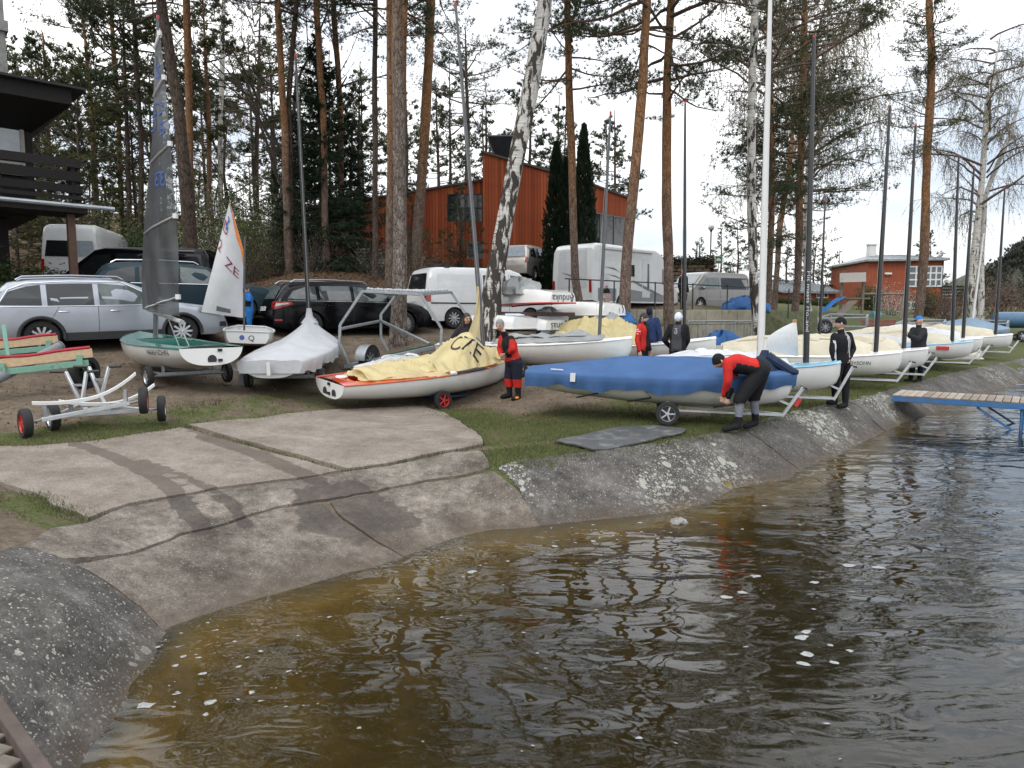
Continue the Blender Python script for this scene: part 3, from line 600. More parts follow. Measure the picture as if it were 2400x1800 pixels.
def blades(pts, dirs, K, Lr, w, spread, rng):
    pts = np.repeat(np.asarray(pts), K, 0); dirs = np.repeat(np.asarray(dirs), K, 0); n = len(pts)
    r = rng.normal(size=(n, 3)); r /= np.linalg.norm(r, axis=1)[:, None]
    d = dirs + r * spread; d /= np.linalg.norm(d, axis=1)[:, None] + 1e-9
    L = rng.uniform(Lr[0], Lr[1], n)[:, None]
    s = np.cross(d, rng.normal(size=(n, 3))); s /= np.linalg.norm(s, axis=1)[:, None] + 1e-9; s *= w / 2
    V = np.stack([pts + s - d * L * .1, pts - s - d * L * .1, pts + d * L], 1).reshape(-1, 3)
    return V, np.arange(3 * n).reshape(-1, 3)
def leaves(pts, size, rng, up=.3):       # rhombic leaves
    n = len(pts); a = rng.normal(size=(n, 3)); a[:, 2] += up; a /= np.linalg.norm(a, axis=1)[:, None]
    b = np.cross(a, rng.normal(size=(n, 3))); b /= np.linalg.norm(b, axis=1)[:, None]; s = rng.uniform(size[0], size[1], n)[:, None]
    V = np.stack([pts - a * s, pts + b * s * .55, pts + a * s, pts - b * s * .55], 1).reshape(-1, 3)
    F4 = np.arange(4 * n).reshape(-1, 4); return V, np.concatenate([F4[:, [0, 1, 2]], F4[:, [0, 2, 3]]])
class Wood:                              # three-sided twigs collected fast
    def __init__(s): s.V = []; s.F = []; s.n = 0
    def add(s, path, r0, r1, k=3):
        p = np.asarray(path, float); m = len(p); t = np.gradient(p, axis=0); t /= np.linalg.norm(t, axis=1)[:, None] + 1e-9
        ref = np.array([0.0, 0, 1]) if abs(t[0, 2]) < .9 else np.array([1.0, 0, 0])
        u = np.cross(t, ref); u /= np.linalg.norm(u, axis=1)[:, None] + 1e-9; w = np.cross(t, u); r = np.linspace(r0, r1, m)[:, None]
        a = 2 * np.pi * np.arange(k) / k
        V = (p[:, None, :] + (u[:, None, :] * np.cos(a)[None, :, None] + w[:, None, :] * np.sin(a)[None, :, None]) * r[:, :, None]).reshape(-1, 3)
        i = np.arange(m - 1)[:, None] * k; j = np.arange(k)[None, :]; j2 = (j + 1) % k
        q = np.stack([i + j, i + j2, i + k + j2, i + k + j], -1).reshape(-1, 4)
        Fc = np.concatenate([q[:, [0, 1, 2]], q[:, [0, 2, 3]]]) + s.n
        s.V.append(V); s.F.append(Fc); s.n += len(V)
    def get(s): return (np.concatenate(s.V), np.concatenate(s.F)) if s.V else (np.zeros((0, 3)), np.zeros((0, 3), int))
def join(parts):                         # [(V,F,mi)]
    V, Fc, M, o = [], [], [], 0
    for v, f, mi in parts:
        if len(f) == 0: continue
        V.append(v); Fc.append(f + o); M.append(np.full(len(f), mi)); o += len(v)
    return np.concatenate(V), np.concatenate(Fc), np.concatenate(M)
def crown_mesh(name, parts, mats):
    V, Fc, M = join(parts); o = np_obj(name, V, Fc, mats, mi=M); me = o.data; bpy.data.objects.remove(o); return me
def limb(start, d, L, rng, sag=0.0, rise=0.0, k=6, wob=.08):
    p = [np.array(start, float)]; d = np.array(d, float); d /= np.linalg.norm(d)
    for i in range(k):
        d = d + rng.normal(size=3) * wob + np.array([0, 0, rise - sag]) / k; d /= np.linalg.norm(d); p.append(p[-1] + d * L / k)
    return np.array(p)
def pine_crown(seed, hgt, rad, nb, prof, tuft=(.10, .19), w=.028, K=9, low_dir=-.15, dens=1.0, sub=7):
    rng = np.random.default_rng(seed); W = Wood(); P_, D_ = [], []
    for i in range(nb):
        t = (i + rng.uniform(0, 1)) / nb; h = t * hgt; az = rng.uniform(0, 2 * np.pi); L = rad * prof(t) * rng.uniform(.55, 1.15)
        el = low_dir + (1.0 - low_dir) * t ** 1.5 * .8 + rng.normal() * .15
        lp = limb((0, 0, h), (math.cos(az) * math.cos(el), math.sin(az) * math.cos(el), math.sin(el)), L, rng, rise=.25, k=7, wob=.13)
        W.add(lp, .012 + .012 * L, .008, 4)
        ns = max(3, int(sub * L / rad * 1.2))
        for s in range(ns):
            f = rng.uniform(.3, 1.0); q = f * 7; i0 = min(int(q), 6); st = lp[i0] + (lp[i0 + 1] - lp[i0]) * (q - i0)
            dd = (lp[i0 + 1] - lp[i0]); dd /= np.linalg.norm(dd) + 1e-9
            side = np.cross(dd, (0, 0, 1)); side *= rng.choice([-1, 1]); sl = L * rng.uniform(.18, .42) * (1.25 - .6 * f)
            sd = dd * .6 + side * rng.uniform(.3, 1.0) + np.array([0, 0, rng.uniform(-.1, .5)])
            sp = limb(st, sd, sl, rng, rise=.3, k=4, wob=.16); W.add(sp, .011, .004, 3)
            nt = max(3, int(sl / .13 * dens))
            g = rng.uniform(.25, 1.05, nt) * 4; gi = np.clip(g.astype(int), 0, 3); pp = sp[gi] + (sp[gi + 1] - sp[gi]) * (g - gi)[:, None] + rng.normal(size=(nt, 3)) * np.array([.13, .13, .06]) * (sl ** .5)
            P_.append(pp); D_.append(np.tile(sd / np.linalg.norm(sd) * .5 + np.array([0, 0, .45]), (nt, 1)))
    wv, wf = W.get(); nv, nf = blades(np.concatenate(P_), np.concatenate(D_), K, tuft, w, .8, rng)
    return [(wv, wf, 0), (nv, nf, 1)]
pr_top = lambda t: (.55 + .75 * math.sin(math.pi * min(1, t * 1.05) ** .8)) * (1 - .55 * t ** 3)
pr_cone = lambda t: max(.12, (1 - t) ** .8 + .08)
pr_mid = lambda t: max(.25, math.sin(math.pi * (.18 + .8 * t)))
HERO = [crown_mesh('pine_crown', pine_crown(11 + k, 8.5, 3.4, 44, pr_top, dens=1.6, K=12, sub=9, tuft=(.09, .17), w=.022), [m_ptwig, [m_need, m_need, m_need2][k]]) for k in range(3)]
BACK = [crown_mesh('pine_crown', pine_crown(31 + k, 9.0, 2.6, 34, [pr_mid, pr_top, pr_mid, pr_top][k], tuft=(.17, .32), w=.065, K=9, dens=1.05), [m_twig, [m_need, m_need, m_need2, m_need][k]]) for k in range(4)]
BUSHY = [crown_mesh('pine_crown', pine_crown(51 + k, 8.0, 2.7, 60, pr_cone if k else pr_mid, tuft=(.13, .26), w=.045, K=9, dens=1.0, low_dir=-.05), [m_twig, [m_need2, m_need][k]]) for k in range(2)]
def spruce_crown(seed, hgt, rad, nb):
    rng = np.random.default_rng(seed); W = Wood(); P_, D_ = [], []
    for i in range(nb):
        t = (i + rng.uniform()) / nb; h = t * hgt; az = rng.uniform(0, 6.283); L = rad * (1 - t) ** .85 * rng.uniform(.7, 1.1) + .2
        lp = limb((0, 0, h), (math.cos(az), math.sin(az), .15 - .5 * (1 - t)), L, rng, rise=.35, k=5, wob=.07); W.add(lp, .008 + .008 * L, .004, 3)
        nt = int(L / .045); g = rng.uniform(.08, 1.0, nt) * 5; gi = np.clip(g.astype(int), 0, 4); pp = lp[gi] + (lp[gi + 1] - lp[gi]) * (g - gi)[:, None]
        side = np.cross(lp[-1] - lp[0], (0, 0, 1.0)); side /= np.linalg.norm(side) + 1e-9
        off = rng.uniform(-1, 1, nt)[:, None] * .32 * L * (1.0 - .6 * (g / 5))[:, None]; pp = pp + side * off + np.array([0, 0, -1.0]) * (np.abs(off) * .35 + rng.uniform(0, .14, (nt, 1)))
        P_.append(pp); D_.append(np.tile((lp[-1] - lp[0]) / L * .8 + np.array([0, 0, -.35]), (nt, 1)))
    nv, nf = blades(np.concatenate(P_), np.concatenate(D_), 7, (.12, .26), .045, .6, rng); wv, wf = W.get(); return [(wv, wf, 0), (nv, nf, 1)]
SPRUCE = crown_mesh('spruce_crown', spruce_crown(71, 9.0, 2.3, 190), [m_twig, m_spru])
def column_crown(seed, hgt, rad):
    rng = np.random.default_rng(seed); n = 5200; t = rng.uniform(0, 1, n) ** 1.15; az = rng.uniform(0, 6.283, n)
    rr = rad * (np.minimum(1, (1 - t) ** .62 * 1.15)) * (.80 + .25 * np.sin(az * 5 + t * 23) * np.sin(t * 40 + az * 2)) * rng.uniform(.55, 1.06, n)
    p = np.stack([np.cos(az) * rr, np.sin(az) * rr, t * hgt], 1); d = np.stack([np.cos(az) * .45, np.sin(az) * .45, np.ones(n)], 1)
    v, f = blades(p, d, 5, (.10, .24), .075, .38, rng); return [(v, f, 0)]
THUJA = crown_mesh('thuja_crown', column_crown(81, 8.2, .95), [m_thuj])
def weeping_crown(seed, hgt, rad, nl, strands, L=(.6, 2.2), stems=None, fine=1.0):
    rng = np.random.default_rng(seed); W = Wood(); S, B_ = Wood(), []
    for i in range(nl):
        t = (i + rng.uniform()) / nl; az = rng.uniform(0, 6.283); el = rng.uniform(.35, 1.0); LL = rad * rng.uniform(.75, 1.3) * (1.15 - .5 * t)
        lp = limb((0, 0, t * hgt), (math.cos(az) * math.cos(el), math.sin(az) * math.cos(el), math.sin(el)), LL, rng, sag=.75, k=8, wob=.12); W.add(lp, .018 + .012 * LL, .010, 4)
        for s in range(int(7 * fine)):
            q = rng.uniform(1.5, 8); i0 = min(int(q), 7); st = lp[i0] + (lp[i0 + 1] - lp[i0]) * (q - i0); dd = lp[i0 + 1] - lp[i0]; dd /= np.linalg.norm(dd)
            sd = dd + rng.normal(size=3) * .7 + np.array([0, 0, .15]); sl = rng.uniform(.5, 1.5) * LL / 3
            sp = limb(st, sd, sl, rng, sag=.8, k=5, wob=.15); W.add(sp, .012, .005, 3)
            for k in range(strands):
                q2 = rng.uniform(.8, 5); j0 = min(int(q2), 4); b0 = sp[j0] + (sp[j0 + 1] - sp[j0]) * (q2 - j0); d2 = rng.normal(size=3) * .55; d2[2] -= .2
                hl = rng.uniform(*L) * (.55 + .5 * rng.uniform()); hp = limb(b0, d2, hl, rng, sag=2.2, k=6, wob=.10); S.add(hp, .0065, .0035, 3)
                m = int(hl / .07); g = rng.uniform(.5, 6, m); gi = np.clip(g.astype(int), 0, 5); B_.append(hp[gi] + (hp[gi + 1] - hp[gi]) * (g - gi)[:, None] + rng.normal(size=(m, 3)) * .018)
    wv, wf = W.get(); sv, sf = S.get(); lv, lf = leaves(np.concatenate(B_), (.016, .034), rng, -.4)
    return [(wv, wf, 0), (sv, sf, 0), (lv, lf, 1)]
WEEP = [crown_mesh('birch_crown', weeping_crown(91, 6.5, 3.3, 15, 9, (.8, 2.6)), [m_btwig, m_bud]), crown_mesh('birch_crown', weeping_crown(92, 7.5, 2.9, 17, 8, (.5, 1.7)), [m_btwig, m_bud])]
def bare_tree(seed, hgt, spread=.5, depth=4, buds=0):
    rng = np.random.default_rng(seed); W = Wood(); tips = []
    def grow(p, d, L, r, k):
        lp = limb(p, d, L, rng, rise=.12, k=5, wob=.10); W.add(lp, r, r * .55, 4 if k > 2 else 3)
        if k == 0: tips.append(lp); return
        for i in range(rng.integers(2, 4) + (k == depth) * 3):
            f = rng.uniform(.35, 1.0); q = f * 5; i0 = min(int(q), 4); st = lp[i0] + (lp[i0 + 1] - lp[i0]) * (q - i0); dd = lp[-1] - lp[-2]; dd /= np.linalg.norm(dd)
            grow(st, dd + rng.normal(size=3) * spread, L * rng.uniform(.45, .72), r * .5, k - 1)
    grow((0, 0, 0), (0, 0, 1), hgt * .55, hgt * .011, depth); wv, wf = W.get(); out = [(wv, wf, 0)]
    if buds:
        pp = np.concatenate([t + rng.normal(size=t.shape) * .1 for t in tips for _ in range(buds)]); lv, lf = leaves(pp, (.02, .05), rng); out.append((lv, lf, 1))
    return out
BARE = [crown_mesh('bare_crown', bare_tree(101 + k, 9.0, .45 + .1 * k, 5, 1), [m_twig, [m_bud, m_green][k]]) for k in range(2)]
def shrub_mesh(name, seed, r, h, n, mats, size=(.03, .06), stems=26):
    rng = np.random.default_rng(seed); W = Wood(); pp = []
    for i in range(stems):
        az = rng.uniform(0, 6.283); q = rng.uniform(0, .9); lp = limb((math.cos(az) * q * r * .4, math.sin(az) * q * r * .4, 0), (math.cos(az) * q, math.sin(az) * q, 1), h * rng.uniform(.7, 1.1), rng, k=6, wob=.13); W.add(lp, .012, .004, 3)
        m = n // stems; g = rng.uniform(.8, 6, m); gi = np.clip(g.astype(int), 0, 5); pp.append(lp[gi] + (lp[gi + 1] - lp[gi]) * (g - gi)[:, None] + rng.normal(size=(m, 3)) * r * .22)
    p = np.concatenate(pp); p[:, 2] = np.abs(p[:, 2]); lv, lf = leaves(p, size, rng, .4); wv, wf = W.get(); return crown_mesh(name, [(wv, wf, 0), (lv, lf, 1)], mats)
SHRUB = {'green': shrub_mesh('foliage', 111, 1.0, 1.7, 5200, [m_twig, m_hedge]), 'spring': shrub_mesh('foliage', 112, 1.1, 2.4, 1500, [m_twig, m_green], (.025, .05)), 'blossom': shrub_mesh('foliage', 113, 1.0, 1.9, 1500, [m_twig, m_bloss], (.02, .04)), 'red': shrub_mesh('foliage', 114, .9, 1.5, 1600, [m_twig, m_pinkb], (.02, .045)), 'bare': shrub_mesh('foliage', 115, 1.0, 1.8, 500, [m_twig, m_bud], (.015, .03), 40)}

# ------------------------------------------------------------------ tree builders
def trunk_obj(path, radii, material, parent, base, n=12, flare=1.35, seed=0):
    rng = np.random.default_rng(seed); pts = np.array([tuple(Vector(p) - Vector(base)) for p in path]); s = np.concatenate([[0], np.cumsum(np.linalg.norm(np.diff(pts, axis=0), axis=1))]); L = s[-1]
    q = np.concatenate([[0, .18, .45, .9], np.arange(1.5, L, .7), [L]]); pp = np.stack([np.interp(q, s, pts[:, k]) for k in range(3)], 1)
    pp[3:-1, :2] += np.cumsum(rng.normal(size=(len(pp) - 4, 2)) * .012, 0); r = np.interp(q, s, radii); r[0] *= flare; r[1] *= 1 + (flare - 1) * .5; r[2] *= 1 + (flare - 1) * .15
    pp[0, 2] -= .15
    m = MB(); rings = []
    for k in range(len(q)):
        rings.append([(pp[k, 0] + r[k] * math.cos(2 * math.pi * j / n) * (1 + .08 * math.sin(3 * j + k * .7) * (1 if k > 2 else 2)), pp[k, 1] + r[k] * math.sin(2 * math.pi * j / n) * (1 + .07 * math.cos(2 * j + k)), pp[k, 2]) for j in range(n)])
    m.loft(rings, cap1=True); return obj('trunk', m, material, parent, smooth=80)
def add_crown(mesh, parent, loc, sc, rz):
    o = bpy.data.objects.new('crown', mesh); COL.objects.link(o); o.parent = parent; o.location = loc; o.scale = sc if not isinstance(sc, (int, float)) else (sc, sc, sc); o.rotation_euler = (0, 0, rz); return o
def px_tree(name, label, cat, px, Y, w0, w1, material, crown=None, top=17.0, group=None, base_h=None, seed=0, snags=0):
    """px: trunk pixels from foot to the frame's top; crown: (mesh, z_from, scale, rot)"""
    pts = [P(u, v, Y) for u, v in px]; x0, y0 = pts[0].x, pts[0].y
    zg = h1(x0, y0) if base_h is None else base_h
    if pts[0].z > zg: pts = [Vector((x0, y0, zg))] + pts
    d = (pts[-1] - pts[-2]).normalized(); k = top - pts[-1].z
    if k > .3: pts.append(pts[-1] + Vector((d.x * .5, d.y * .5, abs(d.z) + .01)).normalized() * k)
    base = pts[0].copy(); t = thing(name, label, cat, base, 0, group)
    zs = [p.z for p in pts]; r0, r1 = w0 * Y / F_PX / 2, w1 * Y / F_PX / 2; zt = pts[-1].z
    rad = [r0 + (r1 - r0) * min(1, (z - zs[0]) / max(.1, (P(0, 0, Y).z - zs[0]))) for z in zs]; rad[-1] = r1 * .3
    trunk_obj(pts, rad, material, t, base, seed=seed)
    if crown:
        cs = crown if isinstance(crown, list) else [crown]
        for mesh, zf, sc, rz in cs:
            c = Vector((np.interp(zf, zs, [p.x for p in pts]), Y, zf)) - base; add_crown(mesh, t, c, sc, rz)
    rng = np.random.default_rng(seed + 5)
    if snags:
        for i in range(snags):
            z = rng.uniform(zs[0] + 2.5, zs[0] + 8); x = np.interp(z, zs, [p.x for p in pts]); az = rng.uniform(0, 6.283); W = Wood()
            lp = limb((x - base.x, 0, z - base.z), (math.cos(az), math.sin(az), .1), rng.uniform(.5, 1.6), rng, sag=.2, k=4, wob=.15); W.add(lp, .018, .006, 3)
            v, f = W.get(); np_obj('dead_branch', v, f, m_twig, t)
    return t
# ------------------------------------------------------------------ placed trees
px_tree('pine_tree', 'stout pine with plated grey bark standing before the black estate car', 'tree', [(932, 806), (936, 672), (935, 400), (932, 200), (930, 0)], 18.3, 36, 23, m_gbark, (HERO[0], 10.5, 1.0, .3), 19, seed=1)
px_tree('pine_tree', 'dark slim pine just behind the stout plated pine', 'tree', [(912, 720), (911, 560), (914, 370), (909, 0)], 21.5, 18, 14, m_pbark, (HERO[1], 11.5, .9, 1.3), 18, seed=2)
px_tree('pine_tree', 'pine stem rising in line behind the stout plated pine', 'tree', [(940, 640), (944, 400), (948, 0)], 27, 15, 12, m_pbark, (HERO[0], 12.5, .95, 2.3), 20, seed=3)
px_tree('pine_tree', 'thin dark pine between the spruce and the plated pine', 'tree', [(879, 640), (881, 400), (883, 0)], 29, 13, 11, m_dbark, [(HERO[1], 13.0, .9, 4.1)], 20, seed=4)
px_tree('pine_tree', 'orange barked pine leaning over the red hall roof', 'tree', [(978, 560), (986, 450), (1000, 246), (1014, 0)], 32, 24, 20, m_pbark, (HERO[0], 15.0, 1.1, 5.0), 22, seed=5)
px_tree('birch_tree', 'big leaning white birch with black fissured bark beside the dinghy rack', 'tree', [(1140, 806), (1150, 740), (1157, 672), (1194, 451), (1235, 246), (1280, 0)], 18.3, 46, 33, m_birch, (WEEP[0], 12.5, 1.0, .4), 17.5, seed=6)
px_tree('pine_tree', 'straight slim pine in front of the thuja columns', 'tree', [(1366, 742), (1350, 676), (1342, 451), (1340, 287), (1338, 0)], 23.0, 20, 15, m_pbark, [(HERO[2], 9.3, .85, .9)], 17.5, seed=7)
px_tree('pine_tree', 'curved orange pine at the corner of the retaining wall', 'tree', [(1463, 812), (1471, 676), (1480, 533), (1496, 369), (1512, 205), (1525, 0)], 19.8, 28, 19, m_pbark, [(HERO[0], 9.6, .95, 3.6)], 17.5, seed=8)
px_tree('pine_tree', 'dark straight pine growing close against the retaining wall', 'tree', [(1571, 800), (1568, 615), (1565, 410), (1570, 205), (1578, 0)], 22.5, 26, 17, m_pbark, [(HERO[1], 8.6, 1.05, 2.0)], 18, seed=9)
px_tree('birch_tree', 'rough barked birch behind the white mast', 'tree', [(1782, 805), (1768, 676), (1762, 451), (1764, 246), (1772, 0)], 25.5, 22, 16, m_birch, [(WEEP[0], 9.5, 1.0, 1.9)], 17, seed=10)
px_tree('pine_tree', 'leafy pine reaching behind the rough barked birch', 'tree', [(1800, 760), (1804, 600), (1806, 400), (1800, 0)], 31, 14, 12, m_pbark, [(HERO[0], 9.2, 1.0, 5.4), (HERO[1], 4.6, .75, 1.0)], 20, seed=11)
px_tree('pine_tree', 'orange pine rising behind the lettered dark mast', 'tree', [(1862, 745), (1868, 676), (1878, 369), (1884, 100)], 33, 17, 14, m_pbark, [(HERO[1], 6.6, .85, .2), (HERO[0], 11.5, .9, 1.2)], 19, seed=12)
px_tree('pine_tree', 'thin leaning pine between the low red shed and the birch', 'tree', [(1814, 720), (1824, 533), (1846, 380)], 42, 13, 10, m_pbark, [(BACK[3], 8.6, .6, .2)], 15, seed=13)
px_tree('pine_tree', 'tall slender pine with a sparse crown beside the red clubhouse', 'tree', [(2148, 770), (2161, 676), (2173, 328), (2182, 120), (2177, 0)], 34, 21, 15, m_pbark, [(HERO[2], 9.8, .55, 2.6), (HERO[1], 13.2, .60, 4.4)], 19.5, seed=14)
t = px_tree('birch_tree', 'pale twin stemmed birch with weeping twigs past the clubhouse', 'tree', [(2284, 790), (2277, 676), (2292, 533), (2304, 420), (2312, 246), (2345, 80)], 40, 19, 5, m_birch2, [(WEEP[1], 7.5, 1.3, .6)], 15.5, seed=15)
t = px_tree('birch_tree', 'second pale birch stem forking towards the lake past the clubhouse', 'tree', [(2300, 790), (2298, 600), (2310, 460), (2360, 330), (2400, 210)], 41, 15, 5, m_birch2, [(WEEP[1], 8.0, 1.2, 2.9)], 14.5, seed=16)
px_tree('birch_tree', 'spreading birch with long hanging twigs behind the playground', 'tree', [(1895, 735), (1888, 560), (1900, 330), (1930, 180)], 46, 13, 9, m_birch2, [(WEEP[0], 8.5, 1.6, 4.2), (WEEP[0], 12.0, 1.7, .2), (WEEP[1], 9.5, 1.7, 2.4)], 22, seed=17)
# left wood: individual stems
_left = [((447, 628), (440, 480), (420, 250), (381, 0), 27.5, 34, 20, m_dbark, 'thick dark pine rising behind the black van', 13.5), ((455, 620), (444, 330), (436, 0), None, 30, 17, 15, m_pbark, 'orange pine twin beside the thick dark pine', 15),
         ((678, 640), (676, 553), (663, 246), (649, 0), 30, 18, 13, m_pbark, 'red brown pine behind the black estate car roof', 14), ((682, 640), (676, 240), (696, 0), None, 30.3, 14, 10, m_dbark, 'darker stem crossing the red brown pine', 15),
         ((764, 640), (758, 311), (743, 0), None, 31, 16, 13, m_pbark, 'straight orange pine left of the dark spruce', 15), ((800, 640), (795, 262), (780, 0), None, 33, 15, 12, m_pbark, 'orange pine rising out of the dark spruce', 15.5),
         ((330, 640), (330, 300), (312, 0), None, 34, 12, 9, m_dbark, 'dark stem behind the grey sail', 12), ((286, 640), (280, 300), (262, 0), None, 38, 11, 9, m_pbark, 'slim stem in the wood beyond the white van', 13),
         ((520, 620), (515, 300), (522, 0), None, 40, 12, 9, m_birch2, 'thin pale birch stem in the wood behind the optimist sail', 13), ((600, 620), (604, 300), (610, 0), None, 42, 11, 9, m_dbark, 'thin dark stem in the wood right of the optimist sail', 13),
         ((1090, 560), (1096, 300), (1090, 60), None, 52, 11, 9, m_dbark, 'thin pine beyond the roof of the red hall', 15)]
for k, a in enumerate(_left):
    pts = [p for p in a[:4] if isinstance(p, tuple)]; Y, w0, w1, m_, lb, zc = a[4:]
    cr = [(HERO[k % 2], zc, .95, k * 1.1)] if m_ is not m_birch2 else [(WEEP[1], zc - 5, .9, k)]
    px_tree('pine_tree' if m_ is not m_birch2 else 'birch_tree', lb, 'tree', pts, Y, w0, w1, m_, cr, zc + 7, seed=20 + k, snags=5 if k < 9 else 2)
# copies for the depth of the wood
def back_tree(x, y, mesh, h, r, zc, sc, name, label, group, material, rz):
    z = h1(x, y); t = thing(name, label, 'tree', (x, y, z - .1), rz, group)
    trunk_obj([(x, y, z), (x + .2, y, z + h * .5), (x + .1, y + .2, z + h)], [r, r * .75, r * .2], material, t, (x, y, z), n=8, seed=int(abs(x * 7 + y))); add_crown(mesh, t, (.12, 0, zc), sc, rz)
    return t
rngf = np.random.default_rng(5); k = 0
_spots = [(u, Y) for Y in (36, 43, 51, 60) for u in np.arange(-60 + (Y % 7) * 9, 730, {36: 175, 43: 145, 51: 135, 60: 125}[Y])] + [(u, Y) for Y in (54, 64) for u in np.arange(760, 1480, 95)]
for u, Y in _spots:
    u += rngf.uniform(-22, 22); Yv = Y + rngf.uniform(-3, 3); p = P(u, 600, Yv); s = rngf.uniform(.8, 1.15); kind = (k * 7 + int(u)) % 4
    wh = 'behind the timber house' if u < 150 else 'beyond the white high van' if u < 300 else 'behind the grey sail' if u < 470 else 'behind the optimist sail' if u < 620 else 'behind the black estate car'; sz = {36: 'nearest row', 43: 'second row', 51: 'third row'}.get(Y, 'far rows')
    if u > 740: back_tree(p.x, Yv, BACK[kind], 14.5 * s, .15, 5.2 * s * rngf.uniform(.6, 1.2), s * .95, 'pine_tree', 'dark green pine standing ' + ('close ' if Y < 60 else 'far ') + ('beyond the low left wing of the red hall' if u < 1000 else 'beyond the tower of the red hall' if u < 1290 else 'beyond the thuja columns'), 'pines beyond the red hall', m_dbark, rngf.uniform(0, 6.28))
    elif k % 5 == 4: back_tree(p.x, Yv, BARE[k % 2], 4.0, .10, .3, (1.3 * s, 1.3 * s, 1.6 * s), 'bare_tree', 'bare grey branched tree in the wood ' + wh, 'bare trees in the wood', m_twig, rngf.uniform(0, 6.28))
    else: back_tree(p.x, Yv, BACK[kind], 14 * s, .14, rngf.uniform(3.0, 7.0), s, 'pine_tree', 'dark green pine in the ' + sz + ' of the wood ' + wh, 'pines in the wood above the parked cars', [m_dbark, m_pbark][k % 2], rngf.uniform(0, 6.28))
    k += 1
for u, Y, s, zc, lb in [(205, 33, 1.0, .9, 'bushy olive young pine behind the dark timber house'), (130, 35, 1.05, 1.2, 'second bushy olive pine close to the timber house'), (330, 37, .9, .6, 'bushy olive pine behind the grey sail')]:
    p = P(u, 600, Y); back_tree(p.x, Y, BUSHY[0], 8.6 * s, .11, zc, s * 1.05, 'pine_tree', lb, None, m_dbark, u)
for k, (u, Y, s) in enumerate([(40, 33, .6), (105, 40, .7), (180, 44, .65), (260, 42, .6), (330, 46, .7), (400, 39, .5), (470, 44, .62), (540, 41, .5), (600, 46, .7), (650, 42, .6), (15, 44, .8), (700, 40, .6)]):
    p = P(u, 600, Y); back_tree(p.x, Y, BUSHY[k % 2], 8.0 * s, .08, .2, (s * 1.25, s * 1.25, s * .9), 'pine_tree', 'low bushy young pine in the undergrowth ' + ('behind the timber house' if u < 150 else 'beyond the white high van' if u < 300 else 'behind the grey sail' if u < 470 else 'behind the optimist sail' if u < 620 else 'behind the black estate car') + (' close to the cars' if Y < 42 else ' deep in the wood'), 'young pines in the undergrowth', m_dbark, u)
for u, Y, s, lb in [(835, 35.0, 1.0, 'low bushy pine against the left wall of the red hall'), (1075, 34.5, .5, 'small dark bushy pine under the window of the red hall'), (960, 33.5, .42, 'small bushy pine below the leaning orange pine')]:
    p = P(u, 600, Y); back_tree(p.x, Y, BUSHY[1], 8.0 * s, .09, .3, s, 'pine_tree', lb, None, m_dbark, u)
for u, Y, s, lb in [(748, 31.5, 1.05, 'tall dark spruce with drooping boughs behind the black estate car'), (822, 33.5, .72, 'smaller dark spruce at the corner of the red hall'), (700, 35, .8, 'dark spruce behind the red brown pine')]:
    p = P(u, 600, Y); back_tree(p.x, Y, SPRUCE, 9.4 * s, .13, .2, (s, s, s * 1.05), 'spruce_tree', lb, None, m_dbark, u)
for u, Y, hs, lb in [(1303, 33.5, .88, 'left thuja column of the three beside the red hall'), (1326, 33.0, .80, 'middle and lowest thuja column beside the red hall'), (1366, 33.2, 1.0, 'tallest thuja column beside the red hall window')]:
    p = P(u, 600, Y); z = h1(p.x, Y); t = thing('thuja_column', lb, 'tree', (p.x, Y, z - .2)); add_crown(THUJA, t, (0, 0, 0), (.86, .86, hs * .95), u * 1.0); trunk_obj([(p.x, Y, z), (p.x, Y, z + 5)], [.1, .05], m_dbark, t, (p.x, Y, z), n=6)
def shrub(name, label, kind, u, v, Y, sc, group=None, cat='shrub'):
    p = P(u, v, Y); z = h1(p.x, Y); t = thing(name, label, cat, (p.x, Y, z - .05), u * .37, group); o = bpy.data.objects.new('foliage', SHRUB[kind]); COL.objects.link(o); o.parent = t; o.scale = sc if not isinstance(sc, (int, float)) else (sc, sc, sc); return t
shrub('clipped_bush', 'rounded dark green bush in front of the dark timber house', 'green', 70, 660, 19.0, (1.5, 1.0, .85)); shrub('clipped_bush', 'second half of the green bush hiding the timber house wall', 'green', -40, 660, 18.7, (1.5, 1.1, .95))
for k, (u, Y, s, kd) in enumerate([(430, 30, 1.5, 'spring'), (560, 31, 1.6, 'spring'), (620, 33, 1.7, 'spring'), (500, 33, 1.6, 'blossom'), (360, 31, 1.5, 'green'), (300, 30.5, 1.4, 'green'), (660, 30, 1.2, 'bare'), (730, 29, 1.0, 'bare'), (880, 30, 1.1, 'bare'), (590, 29, 1.1, 'bare'), (980, 30, 1.2, 'bare'), (640, 36, 2.1, 'blossom'), (480, 38, 2.2, 'spring'), (250, 34, 1.7, 'spring')]):
    lb = {'spring': 'pale green budding shrub under the trees above the parked cars', 'blossom': 'white blossoming shrub under the trees above the parked cars', 'green': 'dark green shrub on the slope beyond the black van', 'bare': 'bare twiggy shrub on the brown leaf litter slope'}[kd]
    lb = lb.split(' under')[0].split(' on the')[0] + (' on the slope beyond the black van' if u < 450 else ' on the slope behind the optimist sail' if u < 610 else ' on the slope behind the black estate car' if u < 800 else ' on the slope left of the white delivery van'); lb += ' near the trees' if Y > 31.5 else ' close to the cars'
    shrub('wild_shrub', lb, kd, u, 640, Y, s, {'spring': 'budding shrubs in the wood', 'blossom': 'blossoming shrubs in the wood', 'green': 'green shrubs in the wood', 'bare': 'bare shrubs on the slope'}[kd])
